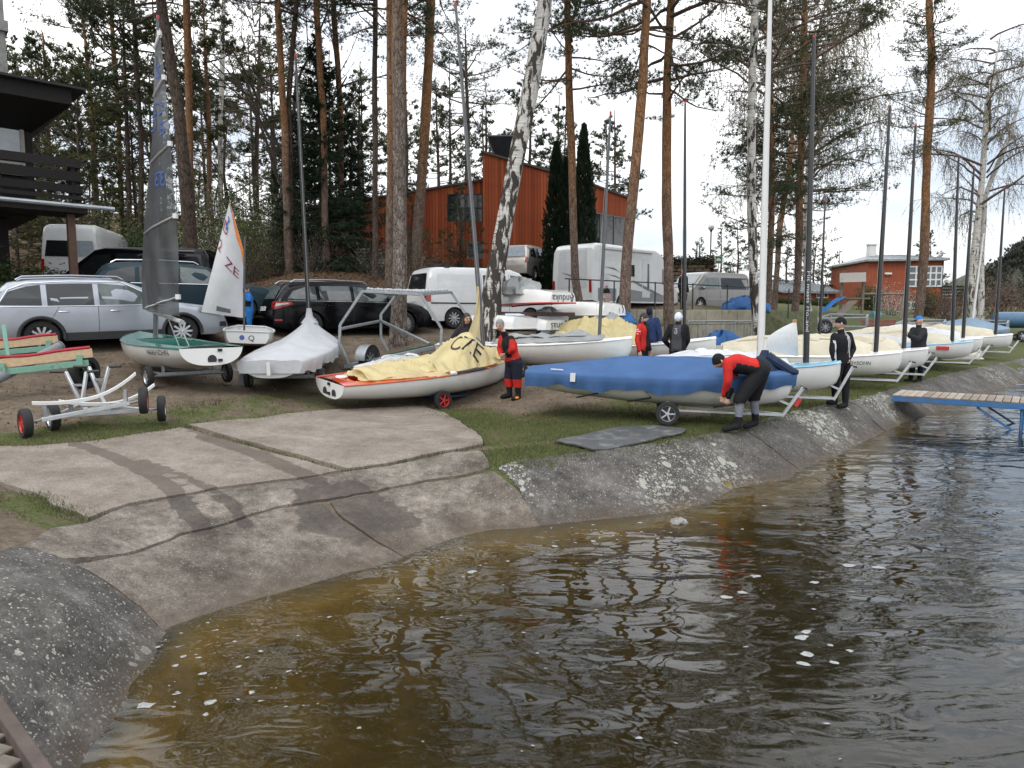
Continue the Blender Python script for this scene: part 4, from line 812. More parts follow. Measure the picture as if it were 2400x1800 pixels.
# far right: distant trees and hill
for k, (u, Y, s, zc) in enumerate([(1685, 82, .62, 2.2), (1725, 80, .72, 2.0), (1775, 85, .66, 2.0), (1845, 78, .55, 1.2), (1905, 84, .70, 1.2), (1880, 90, .6, 1.2), (1960, 92, .66, 1.2), (2175, 88, .85, 2.5), (1640, 78, .5, 2.0), (1930, 86, .62, 1.0)]):
    p = P(u, 700, Y); back_tree(p.x, Y, BACK[k % 4], 11 * s, .13, zc * s, s, 'pine_tree', 'distant green pine beyond the low red shed', 'distant pines beyond the shed', m_dbark, k)
for k, (u, Y, s) in enumerate([(1925, 76, .62), (1860, 80, .6), (2090, 95, .9), (2060, 97, .85), (2120, 99, .9), (2215, 92, .7), (2250, 80, .55), (1700, 95, .7), (2330, 90, .7), (2190, 96, .8)]):
    p = P(u, 700, Y); back_tree(p.x, Y, BARE[0], 3.0, .09, .2, s, 'bare_tree', 'distant bare tree behind the red clubhouse', 'distant bare trees', m_twig, k)
mh = leaf_mat('hill_wood', (.018, .026, .020), (.05, .056, .042), (.10, .090, .072), .0)
hm = MB(); hr = np.random.default_rng(8)
_hr = [P(u, v, 300.0) for u, v in ((1900, 738), (2200, 733), (2290, 700), (2340, 640), (2400, 590), (2520, 545), (2800, 530), (3600, 540))]
def hill_pt(a, c):
    x = 125 + a * 330; y = 215 + c * 170; zr_ = float(np.interp(x, [p.x for p in _hr], [p.z for p in _hr])); z = 1.5 + max(0, zr_ - 3.5) * math.sin(math.pi * min(1, c)) + float(fbm(np.array([x]), np.array([y]), .03)[0]) * 2 * min(1, a * 6); return (x, y, z)
[x for x in mh.node_tree.nodes if x.type == 'TEX_NOISE'][0].inputs['Scale'].default_value = .16; hm.grid(60, 40, hill_pt); hill = obj('hill', hm, mh, smooth=80); tag(hill, kind='structure')
hp = []
for i in range(1500):
    a, c = hr.uniform(0, .5), hr.uniform(.02, .55); p0 = np.array(hill_pt(a, c)); q = hr.normal(size=(26, 3)); q /= np.linalg.norm(q, axis=1)[:, None]; hp.append(p0 + np.array([0, 0, hr.uniform(1.5, 3.5)]) + q * np.array([1.9, 1.9, 2.9]) * hr.uniform(.6, 1.3))
hp = np.concatenate(hp)
v, f = blades(hp, np.tile([0, 0, 1.0], (len(hp), 1)), 3, (.8, 1.8), .8, .8, hr); o = np_obj('hill_wood', v, f, mh); tag(o, 'hazy dark wood covering the far hill beyond the lake', 'wood', kind='stuff')
# ------------------------------------------------------------------ grass blades and litter on the ground near the water
rg = np.random.default_rng(12); gp = []
while sum(len(a) for a in gp) < 65000:
    x = rg.uniform(-9, 16, 60000); y = rg.uniform(6, 26, 60000); k = rg.uniform(0, 1, 60000) < 1 / (1 + (y / 13) ** 2) * 1.6; x, y = x[k], y[k]
    m_ = grass_mask(x, y) + (fbm(x, y, 1.1) - .47) * 1.1; ok = (m_ > .52) & (rg.uniform(0, 1, len(x)) < np.clip((m_ - .45) * 2.2, 0, 1)) & ~in_poly(x, y, S1) & ~in_poly(x, y, S2)
    z = H(x, y); ok &= z > .5; gp.append(np.stack([x, y, z], 1)[ok])
gp = np.concatenate(gp)[:65000]; gp[:, 2] += (fbm(gp[:, 0], gp[:, 1], 1.3) - .47) * .07 - .01
for pl_, nn, sp_ in ((gpl([(432, 1004), (520, 1027), (650, 1066), (800, 1109)]), 260, .02), (gpl([(800, 1110), (950, 1086), (1060, 1062), (1130, 1044)]), 260, .025), (gpl([(90, 1164), (140, 1196), (205, 1222)]), 500, .08), (gpl([(0, 1052), (200, 1042), (425, 1006), (600, 988), (800, 966), (990, 958), (1090, 1000), (1130, 1035)]), 2500, .10), (CREST[:8], 2600, .12)):
    q = np.array(densify(pl_, .02)); q = q[rg.integers(0, len(q), nn)] + rg.normal(size=(nn, 2)) * sp_; gp = np.concatenate([gp, np.column_stack([q, H(q[:, 0], q[:, 1]) + .015])])
gv, gf = blades(gp, np.tile([0, 0, 1.0], (len(gp), 1)), 1, (.025, .075), .011, .5, rg)
m_blade = leaf_mat('grass_blades', (.055, .066, .022), (.095, .108, .038), (.17, .152, .072), .3)
tag(np_obj('grass', gv, gf, m_blade), 'short green grass growing along the embankment top and between the trailers', 'grass', kind='stuff')
lp_ = []
x = rg.uniform(-26, 3, 26000); y = rg.uniform(22, 40, 26000); k = (litter_mask(x, y) > .4); x, y = x[k], y[k]; z = H(x, y) + (fbm(x + 9, y, .35) - .47) * .35 * sstep(26, 40, y) + .02
lv, lf = leaves(np.stack([x, y, z], 1), (.03, .07), rg, 0); m_fall = leaf_mat('fallen_leaves', (.06, .036, .02), (.15, .09, .05), (.28, .19, .12), .1)
tag(np_obj('leaf_litter', lv, lf, m_fall), 'brown fallen leaves covering the slope above the parked cars', 'leaf litter', kind='stuff')
x = rg.uniform(-9, 6, 6500); y = rg.uniform(9, 20, 6500); k = (H(x, y) > .55) & (grass_mask(x, y) < .7); x, y = x[k], y[k]
lv, lf = leaves(np.stack([x, y, H(x, y) + (fbm(x, y, 1.3) - .47) * .07 + .012], 1), (.012, .03), rg, 0); tag(np_obj('twig_litter', lv, lf, m_fall), 'bits of bark and dead leaves lying on the sandy ground', 'litter', kind='stuff')
# ------------------------------------------------------------------ buildings
def rnd_mat(name, cols, rough=.7, grain=(30, 30, 1.5), spec=.3):   # wood whose tint differs from piece to piece
    m, n, l, b = _nodes(name); oi = n.new('ShaderNodeObjectInfo'); tc = n.new('ShaderNodeTexCoord'); mp = n.new('ShaderNodeMapping'); mp.inputs['Scale'].default_value = grain; l.new(tc.outputs['Object'], mp.inputs['Vector'])
    no = N(n, 'ShaderNodeTexNoise', Scale=1, Detail=5, Roughness=.65); l.new(mp.outputs['Vector'], no.inputs['Vector'])
    a = n.new('ShaderNodeMath'); a.operation = 'MULTIPLY_ADD'; l.new(oi.outputs['Random'], a.inputs[0]); a.inputs[1].default_value = .55; a.inputs[2].default_value = -.275
    a2 = n.new('ShaderNodeMath'); a2.operation = 'ADD'; l.new(no.outputs['Fac'], a2.inputs[0]); l.new(a.outputs[0], a2.inputs[1])
    l.new(ramp(n, l, a2.outputs[0], [(.2, cols[0]), (.5, cols[1]), (.8, cols[2])]), b.inputs['Base Color']); b.inputs['Roughness'].default_value = rough; b.inputs['Specular IOR Level'].default_value = spec
    MATS[name] = m; return m
m_red = rnd_mat('red_boards', [(.20, .038, .011), (.285, .058, .017), (.36, .085, .028)]); m_dkwood = rnd_mat('dark_stained_boards', [(.005, .004, .0035), (.010, .008, .007), (.020, .016, .014)], .7, (2, 30, 30))
m_wall = mat('dark_wall', (.014, .011, .010), .8, var=.3); m_glass = mat('window_glass', (.012, .015, .018), .06, var=.05, spec=.8); m_house_glass = mat('pale_window', (.30, .34, .38), .12, var=.1, spec=.8)
m_zinc = mat('zinc_sheet', (.34, .36, .38), .45, .7, .15, 4); m_white = mat('white_paint', (.62, .62, .61), .45, var=.05); m_conc = mat('grey_concrete', (.26, .255, .24), .9, var=.2, scale=5, bump=.3, dirt=((.10, .09, .08), .35, 3))
m_greyfr = mat('grey_frame', (.16, .17, .18), .5, var=.1); m_dkmetal = mat('dark_metal', (.03, .032, .036), .5, .5, .2); m_galv = mat('galvanised_steel', (.30, .325, .34), .48, .75, .18, 14); m_black = mat('black_plastic', (.014, .014, .015), .5, var=.2)
def quadpanel(mb, a, b, z0, z1, y_off=0.0, thick=.04):
    """upright panel from plan point a to b"""
    A = Vector((*a, 0)); B = Vector((*b, 0)); d = (B - A).normalized(); nrm = Vector((d.y, -d.x, 0)); c = (A + B) / 2 + nrm * y_off; c.z = (z0 + z1) / 2
    mb.box(c, ((B - A).length, thick, z1 - z0), Matrix((d, Vector((-d.y, d.x, 0)), Vector((0, 0, 1)))).transposed()); return mb
def board_wall(parent, a, b, z0, zt, w=.16, material=m_red, holes=()):
    """vertical boards between plan points a and b; zt(t) = top height; holes: (t0,t1,zlo,zhi)"""
    A = Vector(a); B = Vector(b); L = (B - A).length; n = max(1, int(round(L / w))); d = (B - A) / L; nrm = Vector((d.y, -d.x)); ang = math.atan2(d.y, d.x)
    back = MB(); back.add([(A.x - nrm.x * .03, A.y - nrm.y * .03, z0), (B.x - nrm.x * .03, B.y - nrm.y * .03, z0), (B.x - nrm.x * .03, B.y - nrm.y * .03, zt(1) - .02), (A.x - nrm.x * .03, A.y - nrm.y * .03, zt(0) - .02)], [(0, 1, 2, 3)]); obj('wall', back, m_wall, parent, smooth=0)
    for k in range(n):
        t = (k + .5) / n; spans = [(z0, zt(t))]
        for h in holes:
            if h[0] < t < h[1]: spans = [q for s in spans for q in ((s[0], min(s[1], h[2])), (max(s[0], h[3]), s[1])) if q[1] - q[0] > .05]
        for s0, s1 in spans:
            m = MB(); ww = L / n * .45; tl = (zt(min(1, (k + 1) / n)) - zt(k / n)) / 2 if s1 == zt(t) else 0
            m.add([(-ww, 0, 0), (ww, 0, 0), (ww, -.022, 0), (-ww, -.022, 0), (-ww, 0, s1 - s0 - tl), (ww, 0, s1 - s0 + tl), (ww, -.022, s1 - s0 + tl), (-ww, -.022, s1 - s0 - tl)], [(3, 2, 6, 7), (1, 5, 6, 2), (0, 3, 7, 4), (4, 7, 6, 5)])
            o = obj('board', m, material, parent, smooth=0); p = A + d * (t * L); o.location = (p.x, p.y, s0); o.rotation_euler = (0, 0, ang)
def window_on(parent, a, b, z0, z1, nx=2, nz=1, frame=m_greyfr, glass=m_glass, fw=.06):
    A = Vector((*a, 0)); B = Vector((*b, 0)); d = (B - A).normalized(); L = (B - A).length; nrm = Vector((d.y, -d.x, 0)); rot = Matrix((d, Vector((-d.y, d.x, 0)), Vector((0, 0, 1)))).transposed()
    f = MB(); c = (A + B) / 2 + nrm * .02
    for i in range(nx + 1): f.box(A + d * (L * i / nx) + nrm * .02 + Vector((0, 0, (z0 + z1) / 2)), (fw, .07, z1 - z0 + fw), rot)
    for j in range(nz + 1): f.box(c + Vector((0, 0, z0 + (z1 - z0) * j / nz)), (L - fw, .06, fw), rot)
    w = obj('window', f, frame, parent, smooth=0)
    for i in range(nx):
        for j in range(nz):
            g = MB(); g.box(A + d * (L * (i + .5) / nx) - nrm * .005 + Vector((0, 0, z0 + (z1 - z0) * (j + .5) / nz)), (L / nx - fw * .9, .02, (z1 - z0) / nz - fw * .9), rot); obj('pane', g, glass, w, smooth=0)
    return w
# --- red hall with its tower, above the parked cars
def pl(u, Y): p = P(u, 600, Y); return (p.x, Y)
hall = thing('red_hall', 'red boarded hall with slanting roofs and a tall tower behind the white van', 'building', (0, 38, 4.5))
hall.location = (0, 0, 0)
TA, TB = pl(1132, 38), pl(1287, 38); LA, LB = pl(735, 38.9), (TA[0], 38.9); RA, RB = (TB[0], 38.9), pl(1471, 45)
zA, zB = P(1132, 358, 38).z, P(1287, 405, 38).z
board_wall(hall, TA, TB, 4.2, lambda t: zA + (zB - zA) * t)
zL0, zL1 = P(735, 492, 38.9).z, P(1132, 424, 38.9).z
def tw(a, b, u0, u1): return ((pl(u0, 38.9)[0] - a[0]) / (b[0] - a[0]), (pl(u1, 38.9)[0] - a[0]) / (b[0] - a[0]))
t0, t1 = tw(LA, LB, 1050, 1131); t2, t3 = tw(LA, LB, 1096, 1131); wz = [P(1090, v, 38.9).z for v in (520, 455, 606, 568)]
board_wall(hall, LA, LB, 4.0, lambda t: zL0 + (zL1 - zL0) * t, holes=[(t0, t1, wz[0], wz[1]), (t2, t3, wz[2], wz[3])])
window_on(hall, (pl(1050, 38.9)[0], 38.93), (pl(1131, 38.9)[0], 38.93), wz[0], wz[1], 4, 2, m_dkmetal); window_on(hall, (pl(1096, 38.9)[0], 38.93), (pl(1131, 38.9)[0], 38.93), wz[2], wz[3], 1, 1, m_greyfr, mat('dim_glass', (.06, .075, .08), .1, var=.2))
zR0, zR1 = P(1330, 416, 41).z, P(1471, 467, 45).z; zr = lambda t: zR0 + (zR1 - zR0) * t
board_wall(hall, RA, RB, zr(1) - 1.15, zr); rw = Vector(RB) - Vector(RA)
window_on(hall, tuple(Vector(RA) + rw * .25), tuple(Vector(RA) + rw * .98), 4.6, zr(1) - 1.2, 4, 1, m_greyfr); m = MB(); quadpanel(m, tuple(Vector(RA) + rw * .25), tuple(Vector(RA) + rw), 4.0, 5.35, .10, .05); obj('parapet', m, m_white, hall)
m = MB(); tp = lambda p, z: (p[0], p[1], z)
for a, b_, za, zb_, dep in ((TA, TB, zA, zB, 6), (LA, LB, zL0, zL1, 9), (RA, RB, zr(0), zr(1), 9)):
    A = Vector(a); B = Vector(b_); d = (B - A).normalized(); nv = Vector((-d.y, d.x)) * dep; fr = Vector((d.y, -d.x)) * .12; ex = d * .1
    q = [A + fr - ex, B + fr + ex, B + nv, A + nv]; zz = [za, zb_, zb_, za]
    m.add([(p.x, p.y, z + .01) for p, z in zip(q, zz)] + [(p.x, p.y, z + .12) for p, z in zip(q, zz)], [(3, 2, 1, 0), (4, 5, 6, 7), (0, 1, 5, 4), (1, 2, 6, 5), (2, 3, 7, 6), (3, 0, 4, 7)])
obj('roof', m, mat('roof_edge', (.055, .045, .04), .7), hall, smooth=0)
m = MB(); side = [TA, (TA[0], 44), (TA[0] + .02, 44), TB, (TB[0], 44)]
m.add([(TA[0], 38.02, 4), (TA[0], 44, 4), (TA[0], 44, zA), (TA[0], 38.02, zA), (TB[0], 38.02, 4), (TB[0], 44, 4), (TB[0], 44, zB), (TB[0], 38.02, zB)], [(0, 1, 2, 3), (4, 7, 6, 5)]); obj('tower_side', m, m_red, hall, smooth=0)
c = P(1188, 345, 40); m = MB(); zt_, zb2 = P(1188, 322, 40).z, P(1188, 385, 40).z
def sq(h, z): return [(c.x - h, 40 - h, z), (c.x + h, 40 - h, z), (c.x + h, 40 + h, z), (c.x - h, 40 + h, z)]
m.loft([sq(.5, zb2 - 1.2), sq(.5, zb2), sq(1.02, zt_ - .18), sq(.95, zt_ - .10), sq(.35, zt_)], cap1=True); obj('chimney_cowl', m, m_dkmetal, hall, smooth=0)
# --- red clubhouse far right
m_redf = mat('red_cladding', (.26, .056, .020), .7, var=.3, scale=3, stretch=(6, 6, .4)); m_tin = mat('tin_roof', (.24, .26, .27), .5, .4, .2, 2)
club = thing('red_clubhouse', 'two storey red clubhouse with white windows and a pale chimney', 'building', (0, 0, 0))
Yc = 75; CA, CB, CC = pl(2036, Yc), pl(2212, Yc - 1.5), pl(1950, 86); zb = 2.4; ze = P(2036, 612, Yc).z
m = MB(); CD = (CC[0] + CB[0] - CA[0], CC[1] + CB[1] - CA[1])
m.add([(*CA, zb), (*CB, zb), (*CD, zb), (*CC, zb), (*CA, ze), (*CB, ze), (*CD, ze), (*CC, ze)], [(0, 1, 5, 4), (1, 2, 6, 5), (2, 3, 7, 6), (3, 0, 4, 7)]); obj('wall', m, m_redf, club, smooth=0)
m = MB(); cen = Vector(((CA[0] + CD[0]) / 2, (CA[1] + CD[1]) / 2)); ov = [cen + (Vector(p) - cen) * 1.10 for p in (CA, CB, CD, CC)]; rz = ze + 1.0
r1, r2 = cen + (Vector(CA) - Vector(CB)) * .22, cen - (Vector(CA) - Vector(CB)) * .22
vs = [(p.x, p.y, ze - .05) for p in ov] + [(p.x, p.y, ze + .14) for p in ov] + [(r1.x, r1.y, rz), (r2.x, r2.y, rz)]
m.add(vs, [(3, 2, 1, 0), (0, 1, 5, 4), (1, 2, 6, 5), (2, 3, 7, 6), (3, 0, 4, 7), (4, 5, 9, 8), (5, 6, 9), (6, 7, 8, 9), (7, 4, 8)]); rf = obj('roof', m, m_tin, club, smooth=0)
m = MB()
for k in range(13):
    f = k / 12; a = Vector(vs[4]).lerp(Vector(vs[5]), f); b2 = Vector(vs[8]).lerp(Vector(vs[9]), min(1, max(0, f * 1.6 - .3))); m.bar(a + Vector((0, 0, .02)), b2 + Vector((0, 0, .02)), .05, .05)
obj('roof_seam', m, m_tin, rf, smooth=0)
p = P(2042, 590, 79); m = MB(); m.box((p.x, 79, p.z - .6), (.75, .75, 2.6)); m.box((p.x, 79, p.z + .78), (.95, .95, .14)); obj('chimney', m, m_white, rf, smooth=0)
def fr(u): f = (u - 2036) / (2212 - 2036); return (CA[0] + (CB[0] - CA[0]) * f + .03 * 0, CA[1] + (CB[1] - CA[1]) * f - .06)
zz = lambda v, Y=74: P(2130, v, Y).z
window_on(club, fr(2131), fr(2168), zz(671), zz(625), 2, 3, m_white, mat('club_glass', (.10, .12, .14), .1, var=.3), .14); window_on(club, fr(2170), fr(2209), zz(671), zz(625), 3, 3, m_white, MATS['club_glass'], .14); window_on(club, fr(2128), fr(2194), zz(722), zz(708), 5, 1, m_white, m_glass, .14)
p = fr(2083); m = MB(); m.box((p[0], p[1] - .1, zz(641)), (.7, .25, .22), bevel=.05); obj('wall_lamp', m, m_white, club)
q = Vector(CB); m = MB(); m.box((q.x + 1.6, q.y + 1.5, zz(702)), (3.2, 3.0, .18)); obj('balcony_deck', m, m_dkwood, club)
for k in range(4): m = MB(); m.box((q.x + 1.6, q.y + .05, zz(702) + .35 + k * .32), (3.2, .05, .2)); obj('balcony_board', m, m_dkwood, club, smooth=0)
m = MB(); m.box((q.x + 1.3, q.y + 1.8, zz(715)), (2.6, .2, 2.4)); obj('white_wall', m, m_white, club, smooth=0)
m = MB(); m.tube([(*fr(2211), zb), (*fr(2211), ze)], .07, 6); obj('drainpipe', m, m_dkmetal, club)
# --- low red shed
shed = thing('red_shed', 'long low red shed with a grey seamed metal roof', 'building', (0, 0, 0)); SA, SB = pl(1690, 70), pl(1962, 78)
z0s, z1s, zr_ = 2.4, P(1800, 680, 73).z, P(1800, 660, 77).z
m = MB(); d = (Vector(SB) - Vector(SA)).normalized(); nv = Vector((-d.y, d.x)) * 7
m.add([(*SA, z0s), (*SB, z0s), (*SB, z1s), (*SA, z1s)], [(0, 1, 2, 3)]); obj('wall', m, m_redf, shed, smooth=0)
m = MB(); f_ = -nv * .08; A = Vector(SA) + f_; B = Vector(SB) + f_; C2 = Vector(SB) + nv * .6; D2 = Vector(SA) + nv * .6
m.add([(A.x, A.y, z1s), (B.x, B.y, z1s), (C2.x, C2.y, zr_ + .3), (D2.x, D2.y, zr_ + .3), (A.x, A.y, z1s - .25), (B.x, B.y, z1s - .25)], [(0, 1, 2, 3), (4, 5, 1, 0)]); rf = obj('roof', m, m_tin, shed, smooth=0)
for k in range(25):
    f = k / 24; a = A.lerp(B, f); c2 = D2.lerp(C2, f); m = MB(); m.bar((a.x, a.y, z1s + .04), (c2.x, c2.y, zr_ + .34), .06, .07); obj('roof_seam', m, m_tin, rf, smooth=0)
def sf(u): f = (u - 1690) / (1962 - 1690); f = f * 70 / (70 + 8 * (1 - f)) ; v_ = Vector(SA).lerp(Vector(SB), f) - nv * .012; return (v_.x, v_.y)
window_on(shed, sf(1916), sf(1942), P(1930, 697, 76).z, P(1930, 687, 76).z, 3, 1, m_white, m_glass, .12); m = MB(); quadpanel(m, sf(1912), sf(1944), 2.5, P(1930, 702, 76).z, .02); obj('door', m, m_wall, shed, smooth=0)
# --- dark timber house at the left
hs = thing('timber_house', 'black stained timber house with a slatted balcony and overhanging roof', 'building', (0, 0, 0))
HC = Vector((-11.33, 19.05)); he = Vector((-.72, -.694)); hn = Vector((-.694, .72)); hrot = Matrix((Vector((-he.x, -he.y, 0)), Vector((hn.x, hn.y, 0)), Vector((0, 0, 1)))).transposed()
def hp_(a, c, z): q = HC + he * a + hn * c; return Vector((q.x, q.y, z))
def hbox(a0, a1, c0, c1, z0, z1, b=0.0): return MB().box(hp_((a0 + a1) / 2, (c0 + c1) / 2, (z0 + z1) / 2), (a1 - a0, c1 - c0, z1 - z0), hrot, b)
zg = 2.0; zfl = P(190, 478, 18.9).z; ztop = P(160, 222, 19.3).z; zfb = P(160, 256, 19.3).z
obj('lower_wall', hbox(1.3, 10, 2.1, 8, zg, zfl - .3), m_dkwood, hs, smooth=0); obj('upper_wall', hbox(.75, 10, 1.35, 8, zfl - .28, zfb + .3), m_dkwood, hs, smooth=0)
obj('balcony_deck', hbox(-.15, 10, 0, 1.32, zfl - .22, zfl + .02), m_dkwood, hs, smooth=0); obj('roof', hbox(.1, 10, -.1, 8.5, zfb, ztop), m_dkwood, hs, smooth=0)
rfm = MB(); rfm.box(hp_(5, 4.2, ztop + .04), (10.4, 9.0, .06), hrot); obj('roof_sheet', rfm, mat('bitumen', (.02, .02, .021), .8), hs, smooth=0)
m = MB(); m.add([hp_(.1, -.1, zfb - .002), hp_(10, -.1, zfb - .002), hp_(10, 1.34, zfb - .55), hp_(.75, 1.34, zfb - .55), hp_(.1, 8, zfb - .002), hp_(.75, 8, zfb - .55)], [(0, 1, 2, 3), (0, 3, 5, 4)]); obj('soffit', m, m_dkwood, hs, smooth=0)
for v0, v1 in ((372, 392), (402, 424), (434, 452), (459, 468)):
    a_, b_ = P(185, v0, 18.9).z, P(185, v1, 18.9).z; obj('railing_board', hbox(-.05, 10, -.04, .0, b_, a_), m_dkwood, hs, smooth=0); obj('railing_board', hbox(-.05, -.01, 0, 1.32, b_, a_), m_dkwood, hs, smooth=0)
for a_ in (.1, 1.7, 3.3, 5): obj('railing_post', hbox(a_, a_ + .09, .005, .09, zfl, P(185, 372, 18.9).z), m_dkwood, hs, smooth=0)
m = MB(); m.tube([hp_(-.75, -.14, zfl - .06), hp_(10, -.14, zfl - .02)], .06, 8); obj('gutter', m, m_zinc, hs)
obj('post', hbox(.1, .28, .25, .43, zg, zfl - .23), mat('brown_post', (.09, .045, .03), .7, var=.3), hs, smooth=0)
wz0, wz1 = P(60, 372, 19.3).z, P(60, 265, 19.3).z; A = hp_(4.2, 1.33, 0); B = hp_(.98, 1.33, 0); window_on(hs, (A.x, A.y), (B.x, B.y), wz0, wz1, 1, 1, mat('pale_frame', (.30, .28, .25), .6), m_house_glass, .09)
A = hp_(4.2, 1.33, 0); window_on(hs, (A.x, A.y), (B.x, B.y), P(60, 410, 19.3).z, P(60, 385, 19.3).z, 1, 1, MATS['pale_frame'], m_house_glass, .06)
A = hp_(4.2, 2.07, 0); B = hp_(2.3, 2.07, 0); window_on(hs, (A.x, A.y), (B.x, B.y), P(60, 566, 20).z, P(60, 542, 20).z, 1, 1, MATS['pale_frame'], m_glass, .06)
p = P(2, 150, 21.5); m = MB(); m.box((p.x - .58, 21.5, p.z + .3), (1.1, 1.1, 5.2), hrot); m.box((p.x - .58, 21.5, P(2, 62, 21.5).z), (1.25, 1.25, .3), hrot); obj('chimney', m, m_conc, hs, smooth=0)
# --- raised terrace, its block retaining wall and railing
WA, WB = Vector((2.55, 22.55)), Vector((9.5, 27.3)); ZT = 2.58
ter = MB(); poly = [WA, WB, Vector((13.5, 31)), Vector((14.5, 42)), Vector((0, 44)), Vector((-.5, 33)), Vector((.8, 27))]
ter.add([(p.x, p.y, ZT - .02) for p in poly] + [(p.x + (1.5 if k in (2, 3) else 0), p.y, .6) for k, p in enumerate(poly)], [tuple(range(7))] + [(i, i + 7, (i + 1) % 7 + 7, (i + 1) % 7) for i in range(7)])
ter.m = [0] + [1] * 7
tag(obj('terrace', ter, [mat('gravel_yard', (.17, .15, .125), .95, var=.25, scale=4, bump=.5, bscale=60, dirt=((.07, .085, .035), .35, 1.2)), mat('bank_grass', (.075, .085, .036), .95, var=.4, scale=4, bump=.5, dirt=((.12, .095, .07), .4, 2))], smooth=0), kind='structure')
wall = thing('retaining_wall', 'stained pale concrete block retaining wall below the grey minibus', 'wall', (0, 0, 0)); wd = (WB - WA).normalized(); wn_ = Vector((wd.y, -wd.x)); wrot = Matrix((Vector((*wd, 0)), Vector((-wd.y, wd.x, 0)), Vector((0, 0, 1)))).transposed(); WL = (WB - WA).length
m_block = rnd_mat('stained_block', [(.17, .155, .11), (.30, .275, .20), (.38, .355, .27)], .9, (2.2, 2.2, .9)); zrow = [.9, 1.5, 2.08, ZT + .03]
m_streak = mat('block_streaks', (.30, .275, .205), .9, var=.22, scale=2.5, dirt=((.11, .098, .074), .30, 1.6), stretch=(1, 1, .7))
for r in range(3):
    nb = 10; off = .5 * (r % 2)
    for k in range(nb + (r % 2)):
        s0 = max(0, (k - off) / nb); s1 = min(1, (k + 1 - off) / nb)
        if s1 - s0 < .02: continue
        c = WA + (WB - WA) * ((s0 + s1) / 2) + wn_ * (.10 + random.uniform(-.008, .008)); m = MB(); m.box((c.x, c.y, (zrow[r] + zrow[r + 1]) / 2), ((s1 - s0) * WL - .014, .32, zrow[r + 1] - zrow[r] - .014), wrot, .015); obj('block', m, m_streak, wall, smooth=0)
m = MB(); c = (WA + WB) / 2 + wn_ * .08; m.box((c.x, c.y, 1.5), (WL, .2, 2.1), wrot); obj('wall_core', m, MATS['dark_wall'], wall, smooth=0)
rl = thing('terrace_railing', 'thin black steel railing along the top of the retaining wall', 'railing', (0, 0, 0)); m = MB(); e0 = WA - wd * 1.2; e1 = WB + wd * 3.5
for zz_, r_ in ((.95, .022),): m.tube([(e0.x + wn_.x * .1, e0.y + wn_.y * .1, ZT + zz_), (WB.x, WB.y, ZT + zz_ - .08), (e1.x, e1.y, ZT + zz_ - .55)], r_, 6)
obj('top_rail', m, m_dkmetal, rl)
for k in range(7):
    f = -1.0 + k * 1.85; p = WA + wd * f + wn_ * .05; m = MB(); m.tube([(p.x, p.y, ZT - .3), (p.x, p.y, ZT + .95 - (.10 if f > 8.4 else 0))], .022, 6); obj('post', m, m_dkmetal, rl)
# --- stone wall, lamps and sign above the terrace
sw = thing('stone_wall', 'brown stone block wall overgrown with ivy above the terrace', 'wall', (0, 0, 0)); m_stone = rnd_mat('rubble_stone', [(.055, .042, .03), (.11, .085, .06), (.17, .135, .10)], .95, (3, 3, 3))
z0, z1 = P(1600, 655, 47).z, P(1600, 612, 47).z; xa, xb = P(1500, 640, 47).x, P(1672, 640, 47).x; nr = 5
for r in range(nr):
    x = xa - random.uniform(0, .3)
    while x < xb:
        w_ = random.uniform(.45, .85); m = MB(); m.box((0, 0, 0), (min(w_, xb - x + .05) - .03, .4, (z1 - z0) / nr - .03), bevel=.04); o = obj('stone', m, m_stone, sw, smooth=0); o.location = (x + w_ / 2, 47 + random.uniform(-.03, .03), z0 + (r + .5) * (z1 - z0) / nr); x += w_
rr = np.random.default_rng(4); pp = np.stack([rr.uniform(xa, xb, 2600), 46.8 + rr.normal(size=2600) * .12, z1 + rr.normal(size=2600) * .10 + .05 + .10 * np.sin(rr.uniform(0, 6, 2600))], 1); v, f = leaves(pp, (.04, .09), rr); np_obj('ivy', v, f, leaf_mat('ivy_leaves', (.03, .03, .016), (.06, .052, .03), (.10, .08, .05), .2), sw)
m = MB(); m.box(((xa + xb) / 2, 47.1, (z0 + z1) / 2 - 1), (xb - xa, .3, z1 - z0 + 1.8)); obj('wall_core', m, m_wall, sw, smooth=0)
for u, v, Y, r_, lb in [(1667, 533, 50, .22, 'taller globe street lamp above the ivy wall'), (1634, 567, 62, .2, 'smaller globe street lamp farther behind the ivy wall')]:
    p = P(u, v, Y); t = thing('street_lamp', lb, 'street lamp', (p.x, Y, 3.0)); m = MB(); m.tube([(0, 0, 0), (0, 0, p.z - 3 - r_)], .045, 8); m.lathe([(.05, p.z - 3.1 - r_), (.1, p.z - 3 - r_), (.1, p.z - 2.95 - r_), (.02, p.z - 2.94 - r_)], 10); obj('post', m, m_dkmetal, t); m = MB(); m.ball((0, 0, p.z - 3), r_, 14, 10); obj('globe', m, mat('opal_globe', (.62, .62, .60), .25), t)
p = P(1684, 609, 46); t = thing('parking_sign', 'small green square sign with a white car beside the ivy wall', 'sign', (p.x, 46, 2.8)); m = MB(); m.tube([(0, 0, 0), (0, 0, p.z - 2.8)], .03, 8); obj('post', m, m_galv, t)
m = MB(); m.box((0, -.05, p.z - 2.8), (.50, .03, .50), bevel=.03); obj('plate', m, mat('sign_green', (.05, .13, .07), .5), t); m = MB()
for a in ((-.235, 0, .02, .46), (.235, 0, .02, .46), (0, .235, .46, .02), (0, -.235, .46, .02)): m.box((a[0], -.07, p.z - 2.8 + a[1]), (a[2], .01, a[3]))
m.box((0, -.07, p.z - 2.82), (.30, .012, .08)); m.box((-.02, -.07, p.z - 2.75), (.17, .012, .07)); obj('car_symbol', m, m_white, t, smooth=0)
